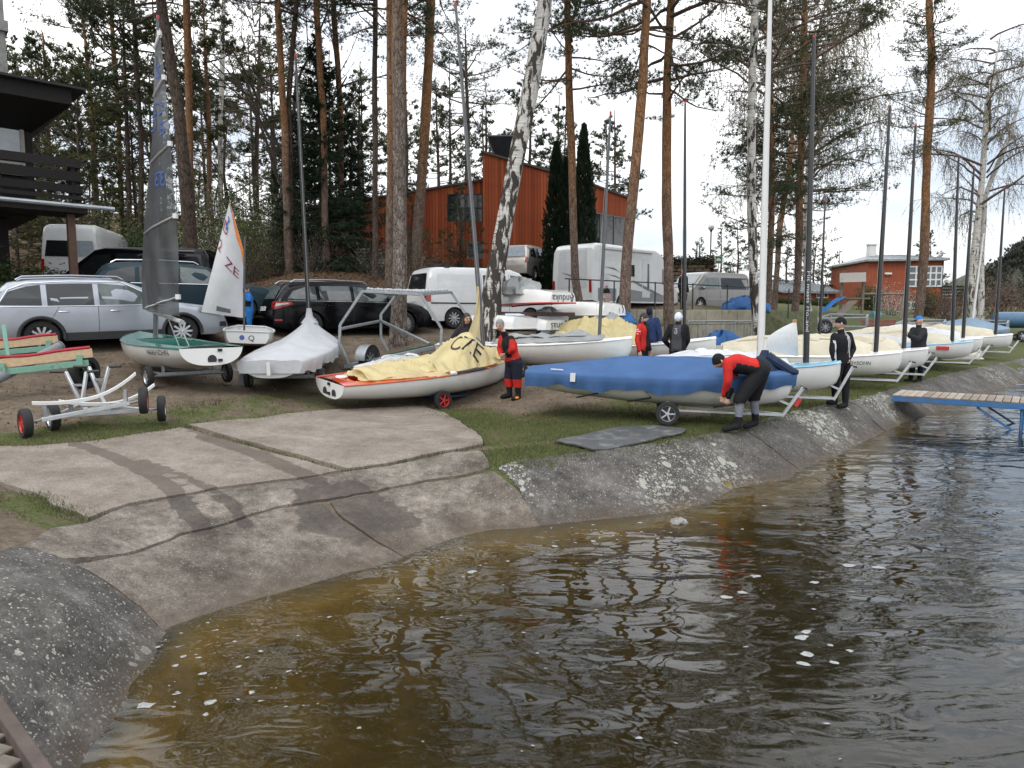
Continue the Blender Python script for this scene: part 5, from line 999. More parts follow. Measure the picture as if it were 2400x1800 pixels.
# ------------------------------------------------------------------ vehicles
def paint(name, col, rough=.25, metal=0.0, coat=.5): return mat(name, col, rough, metal, .06, 3, spec=.5 if coat > .3 else .22, coat=coat if coat > .3 else 0)
m_silver = paint('silver_paint', (.30, .32, .355), .3, .75); m_blackp = paint('black_paint', (.0035, .0035, .005), .12, 0, .15); m_teal = paint('teal_paint', (.014, .030, .040), .3, .3, .2); m_whitep = paint('white_van_paint', (.62, .63, .63), .35); m_grey = paint('grey_beige_paint', (.23, .22, .205), .3, .6); m_champ = paint('champagne_paint', (.30, .28, .25), .3, .6)
m_tyre = mat('tyre_rubber', (.018, .018, .019), .85, var=.25, scale=20, bump=.3, bscale=90); m_alloy = mat('alloy_rim', (.45, .46, .48), .3, .9, .08); m_carglass = mat('car_glass', (.012, .014, .016), .04, var=.1, spec=.6); m_clearglass = mat('clear_car_glass', (.07, .09, .09), .05, var=.2, spec=.7)
m_redl = mat('red_lens', (.30, .012, .010), .15, var=.1, coat=.6); m_clear = mat('clear_lens', (.50, .52, .54), .1, var=.1, coat=.8); m_chrome = mat('chrome', (.62, .63, .65), .12, 1.0, .05); m_clad = mat('black_cladding', (.022, .022, .024), .6, var=.2); m_plate = mat('number_plate', (.58, .58, .56), .5, var=.05); m_ink = mat('dark_ink', (.012, .012, .014), .7); m_orl = mat('orange_lens', (.45, .12, .02), .2)
def wheel_parts(r, w, spokes, rimc=None):
    t = MB(); t.lathe([(r * .66, -w / 2), (r * .92, -w / 2), (r * .99, -w * .36), (r, -w * .2), (r, w * .2), (r * .99, w * .36), (r * .92, w / 2), (r * .66, w / 2), (r * .66, -w / 2)], 28, axis='Y')
    m = MB(); m.lathe([(r * .68, -w * .42), (r * .64, -w * .46), (r * .60, -w * .3), (r * .58, w * .2), (r * .60, w * .3), (r * .64, w * .46), (r * .68, w * .42)], 26, axis='Y')
    for s in (-1, 1):
        for k in range(spokes):
            a = 2 * math.pi * k / spokes; m.box((math.cos(a) * r * .36, s * w * .34, math.sin(a) * r * .36), (r * .50, w * .12, r * .13), Matrix.Rotation(-a, 3, 'Y'))
        m.lathe([(0.001, s * w * .44), (r * .13, s * w * .42), (r * .15, s * w * .30)], 12, axis='Y')
    d = MB(); d.lathe([(0.001, -.01), (r * .58, -.01), (r * .58, .01), (.001, .01)], 20, axis='Y'); return t, m, d
_WH = {}
def wheel(parent, loc, r, w, spokes, rimc=m_alloy, tilt=0.0):
    key = (r, w, spokes, rimc.name)
    if key not in _WH:
        t, m, d = wheel_parts(r, w, spokes); a = obj('wheel', t, m_tyre); b_ = obj('rim', m, rimc, a); c = obj('brake_disc', d, m_black, a); _WH[key] = a; a.parent = parent; a.location = loc; a.rotation_euler = (tilt, 0, 0); return a
    a = copy_tree(_WH[key]); a.parent = parent; a.location = loc; a.rotation_euler = (tilt, 0, 0); return a
class Car:
    def __init__(s, name, label, cat, loc, heading, L, W, prof, wheels, wr, paintm, belt, tumble=.2, sill=.22, rc=.16, clad=None, pitch=0.0, spokes=10, group=None, ww=.22, bulge=.05, archs=True, rimc=m_alloy, rear_t=.12):
        s.t = thing(name, label, cat, loc, heading, group); s.t.rotation_euler = (0, -pitch, heading); s.L, s.W, s.prof, s.belt, s.tum, s.rc, s.bulge = L, W, prof, belt, tumble, rc, bulge; s.zr = max(p[1] for p in prof); s.rear_t = rear_t
        s.px = [p[0] for p in prof]; s.pz = [p[1] for p in prof]; ra = wr * 1.14
        xs = set(np.linspace(-L / 2, L / 2, 46).tolist()) | set(s.px)
        for wx in wheels:
            for a in np.linspace(0, math.pi, 15): xs.add(wx + ra * math.cos(a))
        xs = sorted(x for x in xs if s.px[0] <= x <= s.px[-1]); rings = []; zl = np.array([0, .1, .2, .32, .45, .6, .75, .88, 1.0])
        for x in xs:
            zt = float(np.interp(x, s.px, s.pz)); z0 = sill + .10 * max(0, abs(x) / (L / 2) - .86) / .14
            for wx in wheels:
                if archs and abs(x - wx) < ra: z0 = max(z0, wr * .98 + math.sqrt(max(0, ra * ra - (x - wx) ** 2)))
            z0 = min(z0, zt - .06); r_ = min(rc, (zt - z0) * .45); half = []
            for f in zl: z = z0 + (zt - r_ - z0) * f; half.append((s.sy(x, z), z))
            yt, zc = half[-1]; nx_ = s.sy(x, zt)
            for a in (22, 45, 68, 90): half.append((nx_ - r_ * (1 - math.cos(R(a))) * 1.0 - (yt - nx_) * 0, zc + r_ * math.sin(R(a)) * .93))
            ytop = half[-1][0]; half.append((ytop * .5, zt - r_ * .02)); half.append((0.0, zt))
            rings.append([(x, -y, z) for y, z in half] + [(x, y, z) for y, z in half[-2::-1]])
        m = MB(); m.loft(rings, closed=False, cap0=True, cap1=True); s.body = obj('body', m, paintm, s.t, smooth=32, merge=True)
        u = MB(); u.box((0, 0, sill + .16), (L * .9, W * .74, .22)); obj('underbody', u, m_black, s.t)
        for wx in wheels:
            for sd in (-1, 1): wheel(s.t, (wx, sd * (s.sy(wx, wr) - ww * .5 - .015), wr), wr, ww, spokes, rimc)
        if clad:
            for sd in (-1, 1):
                c = MB(); a, b_ = wheels[0] + ra, wheels[1] - ra; c.grid(10, 1, lambda i, j: (a + (b_ - a) * i, sd * (s.sy(a + (b_ - a) * i, sill + .15 * j) + .012), sill - .01 + .17 * j)); obj('sill_trim', c, clad, s.t)
                for wx in wheels: c = MB(); c.tube([(wx + ra * math.cos(q) * 1.05, sd * (s.sy(wx, .6) + .004), wr * .98 + ra * math.sin(q) * 1.05) for q in np.linspace(-.15, math.pi + .15, 18)], .038, 6); obj('arch_trim', c, clad, s.t)
    def sy(s, x, z):
        e = s.L / 2; hw = s.W / 2 * (1 - .13 * max(0, (x - (e - .75)) / .75) ** 2 - s.rear_t * max(0, (-x - (e - .55)) / .55) ** 2)
        if z < s.belt: return hw * (1 - s.bulge * ((z - s.belt * .72) / (s.belt * .72)) ** 2)
        return hw * (1 - s.bulge * .15 - s.tum * ((z - s.belt) / max(.1, s.zr - s.belt)) ** 1.25)
    def side(s, name, pts, material, off=.006, sides=(-1, 1)):
        for sd in sides:
            pp = densify([tuple(p) for p in pts] + [tuple(pts[0])], .12)[:-1]; m = MB(); m.add([(x, sd * (s.sy(x, z) + off), z) for x, z in (pp if sd < 0 else pp[::-1])], [tuple(range(len(pp)))]); obj(name, m, material, s.t, smooth=0)
    def line(s, name, pts, r, material, off=.004, sides=(-1, 1)):
        for sd in sides:
            pp = densify([tuple(p) for p in pts], .15); m = MB(); m.tube([(x, sd * (s.sy(x, z) + off), z) for x, z in pp], r, 5); obj(name, m, material, s.t)
    def end(s, name, pts, material, rear=True, off=.012):
        n = len(s.px)//2; zz = s.pz; i1 = int(np.argmax(zz))
        if rear: xx, z_ = s.px[:i1 + 1], zz[:i1 + 1]
        else: xx, z_ = s.px[i1:][::-1], zz[i1:][::-1]
        z_ = np.maximum.accumulate(np.array(z_) + np.arange(len(z_)) * 1e-5); sg = -1 if rear else 1
        def mp(y, z): return (float(np.interp(z, z_, xx)) + sg * off - sg * s.rear_t * .5 * (y / (s.W / 2)) ** 2 * 0, y, z + (.010 if abs(sg) else 0))
        pp = densify([tuple(p) for p in pts] + [tuple(pts[0])], .15)[:-1]; m = MB(); m.add([mp(*p) for p in (pp if not rear else pp[::-1])], [tuple(range(len(pp)))]); return obj(name, m, material, s.t, smooth=0), mp
    def plate(s, y, z, txt, rear=True):
        o, mp = s.end('number_plate', [(y - .26, z - .055), (y + .26, z - .055), (y + .26, z + .055), (y - .26, z + .055)], m_plate, rear, .03); sg = -1 if rear else 1
        c = mp(y, z); text_on('lettering', txt, .10, lambda a, b_: (c[0] + sg * .006, y - sg * -a * (1), z + b_ + .01) if False else (c[0] + sg * .008, y + (-a if rear else a), z + b_ + .01), m_ink, o)
    def mirror(s, x, z, material):
        for sd in (-1, 1): m = MB(); y = s.sy(x, z); m.ball((x, sd * (y + .12), z + .02), (.07, .12, .085), 10, 7); m.bar((x, sd * (y - .01), z - .04), (x, sd * (y + .1), z - .01), .04, .04); obj('mirror', m, material, s.t)
    def rails(s, x0, x1, z, material, y=.62):
        for sd in (-1, 1):
            m = MB(); m.tube([(x0, sd * y, z - .04), (x0 + .12, sd * y, z + .03), ((x0 + x1) / 2, sd * y, z + .05), (x1 - .12, sd * y, z + .02), (x1, sd * y, z - .05)], .022, 6); obj('roof_rail', m, material, s.t)
    def handles(s, xs, z, material):
        for sd in (-1, 1):
            for x in xs: m = MB(); m.box((x, sd * (s.sy(x, z) + .018), z), (.2, .03, .03), bevel=.01); obj('door_handle', m, material, s.t)
def est_windows(c, zb, zt, xa, glass=m_carglass, post=.05, shift=0):
    """three side windows of an estate car; xa = x of [rear tip, C pillar, B pillar, A top, A base]"""
    r, cp, bp, at, ab = xa
    c.side('side_window', [(r + .05, zb + .04), (cp - post, zb + .01), (cp - post, zt - .02), (r + .55, zt - .05), (r + .22, zt - .16)], glass); c.side('side_window', [(cp + post, zb), (bp - post, zb - .005), (bp - post, zt), (cp + post, zt - .01)], glass)
    c.side('side_window', [(bp + post, zb - .005), (ab, zb - .01), (at, zt - .06), (bp + post, zt)], m_clearglass)
def seams(c, xs, z0, z1, extra=()):
    for x in xs: c.line('door_seam', [(x, z0), (x + .02, z1)], .006, m_black, -.002)
    for e in extra: c.line('door_seam', e, .006, m_black, -.002)
# silver estate
p0, p1 = G(103, 829), G(430, 812); hd = math.atan2(p1.y - p0.y, p1.x - p0.x); mid = (p0 + p1) / 2; nv = Vector((-math.sin(hd), math.cos(hd), 0)) * .78; mid += nv; mid.z = (p0.z + p1.z) / 2 + .02
c = Car('silver_estate_car', 'silver estate car with black sills parked behind the green dinghy', 'car', mid, hd, 4.82, 1.84, [(-2.41, .42), (-2.405, .72), (-2.37, .93), (-2.31, 1.02), (-2.02, 1.42), (-1.9, 1.52), (-1.5, 1.585), (-.8, 1.605), (-.2, 1.6), (.25, 1.54), (.62, 1.38), (1.12, 1.08), (1.3, 1.03), (1.95, .94), (2.22, .84), (2.36, .68), (2.40, .5), (2.41, .36)], (-1.38, 1.37), .345, m_silver, .98, .24, .25, .15, clad=m_clad, pitch=math.atan2(p1.z - p0.z, 2.75), spokes=10)
est_windows(c, .99, 1.46, [-2.12, -1.28, -.32, .38, 1.02]); seams(c, [-.32, .82], .36, .96, [[(-1.02, .98), (-1.18, .7), (-.98, .42)]]); c.line('window_trim', [(-2.1, 1.01), (-1.9, 1.34), (-1.6, 1.47), (-.8, 1.51), (.2, 1.48), (1.08, 1.0)], .014, m_chrome); c.line('window_trim', [(-2.1, .985), (1.06, .965)], .011, m_chrome)
c.mirror(.78, 1.02, m_silver); c.handles([-.95, .02], .86, m_chrome); c.rails(-1.75, .25, 1.59, m_silver); c.side('tail_light', [(-2.40, .82), (-2.05, .92), (-2.1, .98), (-2.36, 1.0)], m_redl, .012); c.side('headlight', [(1.98, .80), (2.34, .70), (2.30, .80), (2.02, .90)], m_clear, .012); c.side('fog_lamp', [(2.2, .42), (2.37, .42), (2.36, .54), (2.22, .54)], m_black, .012)
c.side('fuel_flap', [(-1.68 + .1 * math.cos(a), .84 + .1 * math.sin(a)) for a in np.linspace(0, 6.0, 14)], paint('silver_flap', (.30, .32, .355), .3, .75), .004); c.end('rear_window', [(-.6, 1.06), (.6, 1.06), (.52, 1.42), (-.52, 1.42)], m_carglass); c.end('windscreen', [(-.66, 1.1), (.66, 1.1), (.54, 1.50), (-.54, 1.50)], m_clearglass, False)
# black estate
rw_ = G(727, 790); hd = R(37); q = Vector((math.cos(hd), math.sin(hd), 0)); nv = Vector((-math.sin(hd), math.cos(hd), 0)); mid = rw_ + q * 1.42 + nv * .8; mid.z = rw_.z + .02
c = Car('black_estate_car', 'black estate car with silver roof rails parked beside the stout pine', 'car', mid, hd, 4.83, 1.87, [(-2.41, .40), (-2.41, .62), (-2.36, .86), (-2.30, 1.0), (-2.08, 1.32), (-1.95, 1.43), (-1.5, 1.49), (-.6, 1.51), (0, 1.50), (.4, 1.44), (1.2, 1.05), (1.4, .98), (2.0, .88), (2.28, .74), (2.39, .58), (2.41, .34)], (-1.42, 1.43), .335, m_blackp, .95, .22, .2, .16, spokes=16)
est_windows(c, .97, 1.37, [-2.1, -1.2, -.2, .5, 1.1], mat('tinted_glass', (.05, .06, .06), .04, var=.3, spec=1.0)); c.line('window_trim', [(-2.05, .955), (1.12, .93)], .013, m_chrome); seams(c, [-.2, .95], .32, .94, [[(-.95, .95), (-1.1, .68), (-.92, .38)]])
c.mirror(.85, 1.0, m_blackp); c.handles([-.85, .15], .82, m_blackp); c.rails(-1.85, .35, 1.49, m_alloy, .60); c.side('tail_light', [(-2.40, .72), (-1.92, .86), (-1.95, .92), (-2.34, .94)], m_redl, .012); c.side('tail_light_band', [(-2.38, .80), (-2.02, .875), (-2.05, .90), (-2.34, .88)], m_clear, .016)
c.end('tail_light', [(-.9, .72), (-.62, .78), (-.62, .92), (-.86, .94)], m_redl, True, .02); c.end('tail_light', [(.9, .72), (.62, .78), (.62, .92), (.86, .94)], m_redl, True, .02); c.end('rear_window', [(-.66, 1.0), (.66, 1.0), (.55, 1.35), (-.55, 1.35)], m_clearglass); c.plate(0, .74, '4S2 1725'); c.end('windscreen', [(-.68, 1.06), (.68, 1.06), (.56, 1.42), (-.56, 1.42)], m_carglass, False); c.side('reflector', [(-2.38, .42), (-2.2, .42), (-2.2, .47), (-2.38, .47)], m_redl, .012)
# teal estate behind the silver one
hd = R(24); b0 = P(442, 735, 19.6); b0.z = h1(b0.x, b0.y)
c = Car('teal_estate_car', 'dark teal estate car half hidden behind the silver estate', 'car', b0, hd, 4.7, 1.85, [(-2.35, .42), (-2.34, .7), (-2.30, .95), (-2.2, 1.08), (-1.95, 1.42), (-1.8, 1.5), (-1.3, 1.55), (-.5, 1.56), (.1, 1.53), (.5, 1.45), (1.15, 1.08), (1.35, 1.02), (2.0, .92), (2.25, .78), (2.34, .6), (2.35, .36)], (-1.36, 1.36), .335, m_teal, .98, .22, .22, .16)
est_windows(c, 1.0, 1.42, [-2.02, -1.15, -.2, .48, 1.05]); c.line('window_trim', [(-2.0, .985), (1.08, .965)], .013, m_chrome); c.rails(-1.75, .3, 1.54, m_alloy, .62); c.mirror(.82, 1.02, m_teal); c.end('rear_window', [(-.66, 1.08), (.66, 1.08), (.55, 1.42), (-.55, 1.42)], m_carglass); c.side('tail_light', [(-2.33, .8), (-2.02, .9), (-2.05, .98), (-2.28, 1.0)], m_redl, .012); seams(c, [-.2, .9], .36, .96)
# black van
b0 = P(338, 700, 23.6); b0.z = h1(b0.x, b0.y)
VANP = lambda L, Hh: [(-L / 2, .42), (-L / 2 - .005 + .01, .8), (-L / 2 + .03, 1.1), (-L / 2 + .12, Hh - .28), (-L / 2 + .24, Hh - .05), (-L / 2 + .5, Hh), (L * .16, Hh), (L * .23, Hh - .09), (L * .40, 1.18), (L * .43, 1.1), (L / 2 - .13, .94), (L / 2 - .03, .75), (L / 2, .38)]
c = Car('black_van', 'black passenger van nosing out between the white van and the teal estate', 'van', b0, R(186), 4.9, 1.9, VANP(4.9, 1.95), (-1.5, 1.5), .335, m_blackp, 1.1, .12, .22, .14)
c.side('side_window', [(-2.2, 1.14), (-1.0, 1.12), (-1.0, 1.72), (-2.12, 1.72)], m_carglass); c.side('side_window', [(-.88, 1.12), (.45, 1.1), (.45, 1.73), (-.88, 1.73)], m_carglass); c.side('side_window', [(.6, 1.1), (1.75, 1.06), (1.12, 1.68), (.6, 1.72)], m_carglass); c.mirror(1.55, 1.14, m_blackp); c.end('windscreen', [(-.72, 1.2), (.72, 1.2), (.64, 1.78), (-.64, 1.78)], m_carglass, False)
# white high-roof van seen from behind
b0 = P(228, 704, 28.6); b0.z = h1(b0.x, b0.y)
c = Car('white_high_van', 'white high roofed van seen from behind beside the timber house post', 'van', b0, R(104), 5.5, 1.98, [(-2.75, .45), (-2.745, .9), (-2.73, 1.3), (-2.68, 2.3), (-2.6, 2.48), (-2.3, 2.55), (1.0, 2.55), (1.4, 2.4), (2.0, 1.5), (2.3, 1.2), (2.65, 1.05), (2.74, .8), (2.75, .4)], (-1.7, 1.7), .34, m_whitep, 1.15, .14, .3, .14, rear_t=.05)
c.end('rear_window', [(-.82, 1.35), (-.06, 1.35), (-.06, 1.92), (-.74, 1.92)], m_house_glass); c.end('rear_window', [(.82, 1.35), (.06, 1.35), (.06, 1.92), (.74, 1.92)], m_carglass); c.plate(.35, .82, '8A8 1928'); c.end('tail_light', [(-.95, .8), (-.84, .8), (-.84, 1.25), (-.93, 1.25)], m_redl, True, .02); c.end('tail_light', [(.95, .8), (.84, .8), (.84, 1.25), (.93, 1.25)], m_redl, True, .02); m = MB(); m.box((-2.765, 0, 1.45), (.012, .012, 1.9)); obj('door_seam', m, m_black, c.t); m = MB(); m.box((-2.72, 0, .58), (.14, 1.7, .18), bevel=.03); obj('bumper', m, m_clad, c.t)
# white delivery van beside the birch
rw_ = P(1062, 770, 22.6); hd = R(31); q = Vector((math.cos(hd), math.sin(hd), 0)); nv = Vector((-math.sin(hd), math.cos(hd), 0)); mid = rw_ + q * 1.4 + nv * .78; mid.z = h1(rw_.x, rw_.y) + .02
c = Car('white_delivery_van', 'white delivery van with two black roof bars behind the leaning birch', 'van', mid, hd, 4.8, 1.84, [(-2.4, .40), (-2.42, .62), (-2.40, .84), (-2.33, 1.08), (-2.20, 1.72), (-2.10, 1.86), (-1.9, 1.93), (-.5, 1.955), (.75, 1.93), (1.1, 1.83), (1.72, 1.22), (1.85, 1.13), (2.25, .97), (2.37, .78), (2.40, .4)][0:1] + [(-2.399, .62), (-2.38, .84), (-2.33, 1.08), (-2.20, 1.72), (-2.10, 1.86), (-1.9, 1.93), (-.5, 1.955), (.75, 1.93), (1.1, 1.83), (1.72, 1.22), (1.85, 1.13), (2.25, .97), (2.37, .78), (2.40, .4)], (-1.4, 1.42), .32, m_whitep, 1.08, .15, .24, .17)
c.end('rear_window', [(-.70, 1.16), (.70, 1.16), (.60, 1.72), (-.60, 1.72)], m_carglass); c.plate(.05, .80, '3C4 5172'); c.end('tail_light', [(-.90, .82), (-.76, .82), (-.76, 1.16), (-.86, 1.16)], m_redl, True, .02); c.end('tail_light', [(.90, .82), (.76, .82), (.76, 1.16), (.86, 1.16)], m_redl, True, .02); c.side('tail_light', [(-2.36, .84), (-2.2, .84), (-2.2, 1.17), (-2.29, 1.17)], m_redl, .012)
c.side('cargo_panel', [(-2.0, 1.16), (-.52, 1.16), (-.52, 1.70), (-1.95, 1.70)], paint('white_panel', (.58, .59, .6), .35), .004); c.side('side_window', [(-.35, 1.14), (.5, 1.13), (.5, 1.70), (-.35, 1.70)], m_carglass); c.side('side_window', [(.68, 1.13), (1.62, 1.1), (1.05, 1.68), (.68, 1.72)], m_clearglass); c.line('rub_strip', [(-2.2, .80), (2.0, .78)], .022, m_clad); seams(c, [-.44, .6], .34, 1.74); c.mirror(1.3, 1.16, m_black); c.end('windscreen', [(-.7, 1.24), (.7, 1.24), (.62, 1.8), (-.62, 1.8)], m_carglass, False)
for x in (-1.55, .55):
    b_ = MB(); b_.bar((x, -.72, 2.05), (x, .72, 2.05), .05, .03); 
    for sd in (-1, 1): b_.loft([[(x - .10, sd * .70, 1.88), (x + .10, sd * .70, 1.88), (x + .10, sd * .62, 1.91), (x - .10, sd * .62, 1.91)], [(x - .05, sd * .70, 1.95), (x + .05, sd * .70, 1.95), (x + .05, sd * .64, 1.96), (x - .05, sd * .64, 1.96)], [(x - .045, sd * .70, 2.05), (x + .045, sd * .70, 2.05), (x + .045, sd * .64, 2.05), (x - .045, sd * .64, 2.05)]], cap1=True)
    obj('roof_bar', b_, m_black, c.t)
# champagne people carrier further up
b0 = P(1236, 676, 34.5); b0.z = h1(b0.x, b0.y)
c = Car('champagne_minivan', 'champagne coloured people carrier parked against the red hall', 'car', b0, R(68), 4.3, 1.78, [(-2.15, .4), (-2.149, .65), (-2.12, .95), (-2.05, 1.05), (-1.85, 1.5), (-1.7, 1.6), (-1.2, 1.65), (.0, 1.65), (.5, 1.55), (1.3, 1.1), (1.5, 1.02), (2.0, .88), (2.13, .7), (2.15, .38)], (-1.3, 1.3), .32, m_champ, 1.0, .2, .2, .16)
c.end('rear_window', [(-.68, 1.06), (.68, 1.06), (.56, 1.52), (-.56, 1.52)], m_house_glass); c.end('tail_light', [(-.84, .75), (-.68, .78), (-.7, 1.0), (-.82, 1.02)], m_redl, True, .02); c.end('tail_light', [(.84, .75), (.68, .78), (.7, 1.0), (.82, 1.02)], m_redl, True, .02); c.plate(0, .82, '4S2 1725'); est_windows(c, 1.02, 1.5, [-1.9, -1.1, -.1, .5, 1.15])
# camper van on the terrace
rw_ = P(1453, 724, 31.0); hd = R(45); q = Vector((math.cos(hd), math.sin(hd), 0)); nv = Vector((-math.sin(hd), math.cos(hd), 0)); mid = rw_ + q * 1.3 + nv * 1.0; mid.z = ZT
c = Car('camper_van', 'white camper van with grey swooshes parked above the retaining wall', 'camper', mid, hd, 6.7, 2.25, [(-3.35, .5), (-3.348, 1.2), (-3.33, 2.0), (-3.28, 2.6), (-3.15, 2.76), (-2.9, 2.82), (1.3, 2.78), (1.75, 2.6), (2.1, 2.2), (2.3, 1.95), (2.85, 1.22), (2.95, 1.12), (3.25, .98), (3.33, .75), (3.35, .4)], (-1.35, 2.35), .34, m_whitep, 1.2, .03, .35, .16, rear_t=.03, bulge=.01)
c.side('lower_skirt', [(-3.0, .42), (-1.75, .42), (-1.75, .95), (-3.0, .95)], mat('grey_skirt', (.20, .21, .22), .4), .008); c.side('lower_skirt', [(-.95, .42), (1.85, .42), (1.85, .72), (-.95, .95)], MATS['grey_skirt'], .008); c.side('swoosh', [(-.6, 1.35), (.2, 1.15), (1.75, .72), (1.3, .72), (.4, .95), (-.5, 1.25)], m_greyfr, .012); c.side('swoosh', [(-2.6, 1.85), (-1.9, 1.82), (-1.3, 1.55), (-1.7, 1.7), (-2.2, 1.78)], m_greyfr, .008); c.side('swoosh', [(-2.5, 1.55), (-1.8, 1.5), (-1.2, 1.3), (-1.8, 1.43)], m_greyfr, .008)
c.side('side_window', [(-1.1, 1.5), (-.45, 1.5), (-.45, 2.0), (-1.1, 2.0)], m_carglass, .02); c.side('entrance_door', [(.15, .6), (.75, .6), (.75, 2.3), (.15, 2.3)], paint('camper_door', (.55, .56, .57), .35), .012); c.side('door_window', [(.55, 1.0), (.68, 1.0), (.68, 2.1), (.55, 2.1)], m_carglass, .018); c.side('side_window', [(1.75, 1.22), (2.72, 1.2), (2.2, 1.85), (1.75, 1.92)], m_clearglass, .02); c.side('hatch', [(-2.9, .98), (-2.2, .98), (-2.2, 1.5), (-2.9, 1.5)], MATS['camper_door'], .006); c.mirror(2.6, 1.4, m_black)
c.end('tail_light', [(-1.08, .75), (-.95, .75), (-.93, 1.25), (-1.05, 1.28)], m_redl, True, .03); c.end('tail_light', [(1.08, .75), (.95, .75), (.93, 1.25), (1.05, 1.28)], m_redl, True, .03); c.end('brake_light', [(-.1, 2.42), (.1, 2.42), (.1, 2.47), (-.1, 2.47)], m_redl, True, .03); c.end('rear_panel', [(-.8, .95), (.8, .95), (.75, 2.5), (-.75, 2.5)], paint('camper_rear', (.50, .52, .54), .35)); c.end('swoosh', [(-.6, 1.35), (.0, 1.5), (.6, 1.62), (.1, 1.45)], m_greyfr, True, .03); c.end('windscreen', [(-.9, 1.3), (.9, 1.3), (.8, 1.95), (-.8, 1.95)], m_carglass, False)
m = MB(); m.bar((-2.6, -1.10, 2.62), (.9, -1.10, 2.62), .14, .14, .03); obj('awning_box', m, m_whitep, c.t)
# grey minibus on the terrace
fw = P(1637, 729, 35.5); hd = R(214); q = Vector((math.cos(hd), math.sin(hd), 0)); nv = Vector((-math.sin(hd), math.cos(hd), 0)); mid = fw - q * 1.5 - nv * .8; mid.z = ZT
c = Car('grey_minibus', 'grey minibus with tinted windows parked on the terrace edge', 'van', mid, hd, 4.9, 1.9, VANP(4.9, 1.97), (-1.5, 1.5), .335, m_grey, 1.08, .12, .24, .15, spokes=7)
c.side('side_window', [(-2.2, 1.12), (-.0, 1.10), (-.0, 1.68), (-2.12, 1.70)], m_carglass); c.side('side_window', [(.14, 1.10), (1.70, 1.05), (1.08, 1.66), (.14, 1.70)], mat('cab_glass', (.16, .18, .18), .08, var=.2, spec=1.0)); c.end('windscreen', [(-.76, 1.2), (.76, 1.2), (.66, 1.80), (-.66, 1.80)], mat('pale_windscreen', (.22, .24, .245), .08, var=.2, spec=1.0), False); c.mirror(1.45, 1.12, m_grey); c.line('trim', [(-2.3, .62), (1.0, .60)], .016, m_alloy); seams(c, [.06, 1.1], .34, 1.05)
c.end('headlight', [(-.86, .72), (-.56, .74), (-.58, .90), (-.84, .92)], m_clear, False, .02); c.end('headlight', [(.86, .72), (.56, .74), (.58, .90), (.84, .92)], m_clear, False, .02); c.end('grille', [(-.52, .74), (.52, .74), (.52, .88), (-.52, .88)], m_black, False, .015); c.end('lower_grille', [(-.6, .45), (.6, .45), (.6, .58), (-.6, .58)], m_black, False, .03)
# dark car behind the birch beyond the terrace end
# ------------------------------------------------------------------ dinghies
m_gel = mat('white_gelcoat', (.74, .74, .72), .22, var=.04, scale=2, coat=.5, dirt=((.55, .53, .48), .12, 1.5)); m_gelg = mat('silver_gelcoat', (.62, .61, .58), .25, .0, .05, 2, coat=.5); m_orange = mat('orange_deck', (.52, .055, .010), .15, var=.08, coat=.8); m_green_d = mat('green_deck', (.03, .17, .135), .2, var=.1, coat=.7); m_blue_d = mat('pale_blue_deck', (.23, .47, .62), .22, var=.06, coat=.6); m_white_d = mat('white_deck', (.74, .74, .73), .3, var=.06, coat=.4)
m_carbon = mat('carbon_mast', (.016, .016, .018), .35, .1, .2, coat=.4); m_greymast = mat('grey_mast', (.10, .105, .11), .4, .3, .15); m_wmast = mat('white_mast', (.66, .66, .65), .3, var=.04, coat=.4); m_alu = mat('aluminium', (.50, .515, .53), .42, .75, .12, 9); m_red = MATS['red_boards']; m_redp = mat('red_plastic', (.48, .03, .025), .4, var=.1); m_rope = mat('rope', (.35, .34, .33), .8); m_pad = mat('black_pad', (.03, .03, .032), .8); m_navyf = mat('navy_frame', (.02, .045, .09), .5, .2)
def cloth(name, col, rough=.6, tl=.3, var=.1, bump=.25, bs=14):
    m, n, l, b = _nodes(name); tc = n.new('ShaderNodeTexCoord'); a = N(n, 'ShaderNodeTexNoise', Scale=3, Detail=5); l.new(tc.outputs['Object'], a.inputs['Vector'])
    c = ramp(n, l, a.outputs['Fac'], [(.3, tuple(x * (1 - var) for x in col)), (.7, tuple(min(1, x * (1 + var)) for x in col))]); l.new(c, b.inputs['Base Color']); b.inputs['Roughness'].default_value = rough; b.inputs['Specular IOR Level'].default_value = .35
    bn = N(n, 'ShaderNodeTexNoise', Scale=bs, Detail=4, Distortion=.6); l.new(tc.outputs['Object'], bn.inputs['Vector']); bp = N(n, 'ShaderNodeBump', Strength=bump, Distance=.03); l.new(bn.outputs['Fac'], bp.inputs['Height']); l.new(bp.outputs['Normal'], b.inputs['Normal'])
    t = n.new('ShaderNodeBsdfTranslucent'); l.new(c, t.inputs['Color']); ms = N(n, 'ShaderNodeMixShader', Fac=tl); l.new(b.outputs[0], ms.inputs[1]); l.new(t.outputs[0], ms.inputs[2]); l.new(ms.outputs[0], n['Material Output'].inputs['Surface']); MATS[name] = m; return m
m_ysail = cloth('yellow_film_sail', (.80, .70, .40), .28, .45, .08, .6, 22); m_wsail = cloth('white_sail', (.76, .77, .78), .4, .35, .06, .5, 18); m_csail = cloth('cream_sail', (.70, .64, .50), .5, .3, .08, .5, 14); m_bluec = cloth('blue_canvas', (.045, .105, .24), .8, .05, .12, .15, 30); m_greyc = cloth('grey_canvas', (.48, .49, .51), .8, .1, .08, .3, 12); m_tarp = cloth('blue_tarp', (.02, .10, .28), .5, .1); m_silvc = cloth('silver_tarp', (.30, .31, .31), .35, .1, .2, .6, 10); m_beige = cloth('beige_tarp', (.36, .33, .28), .7, .1); m_navy = mat('navy_cloth', (.012, .025, .06), .85, var=.3)
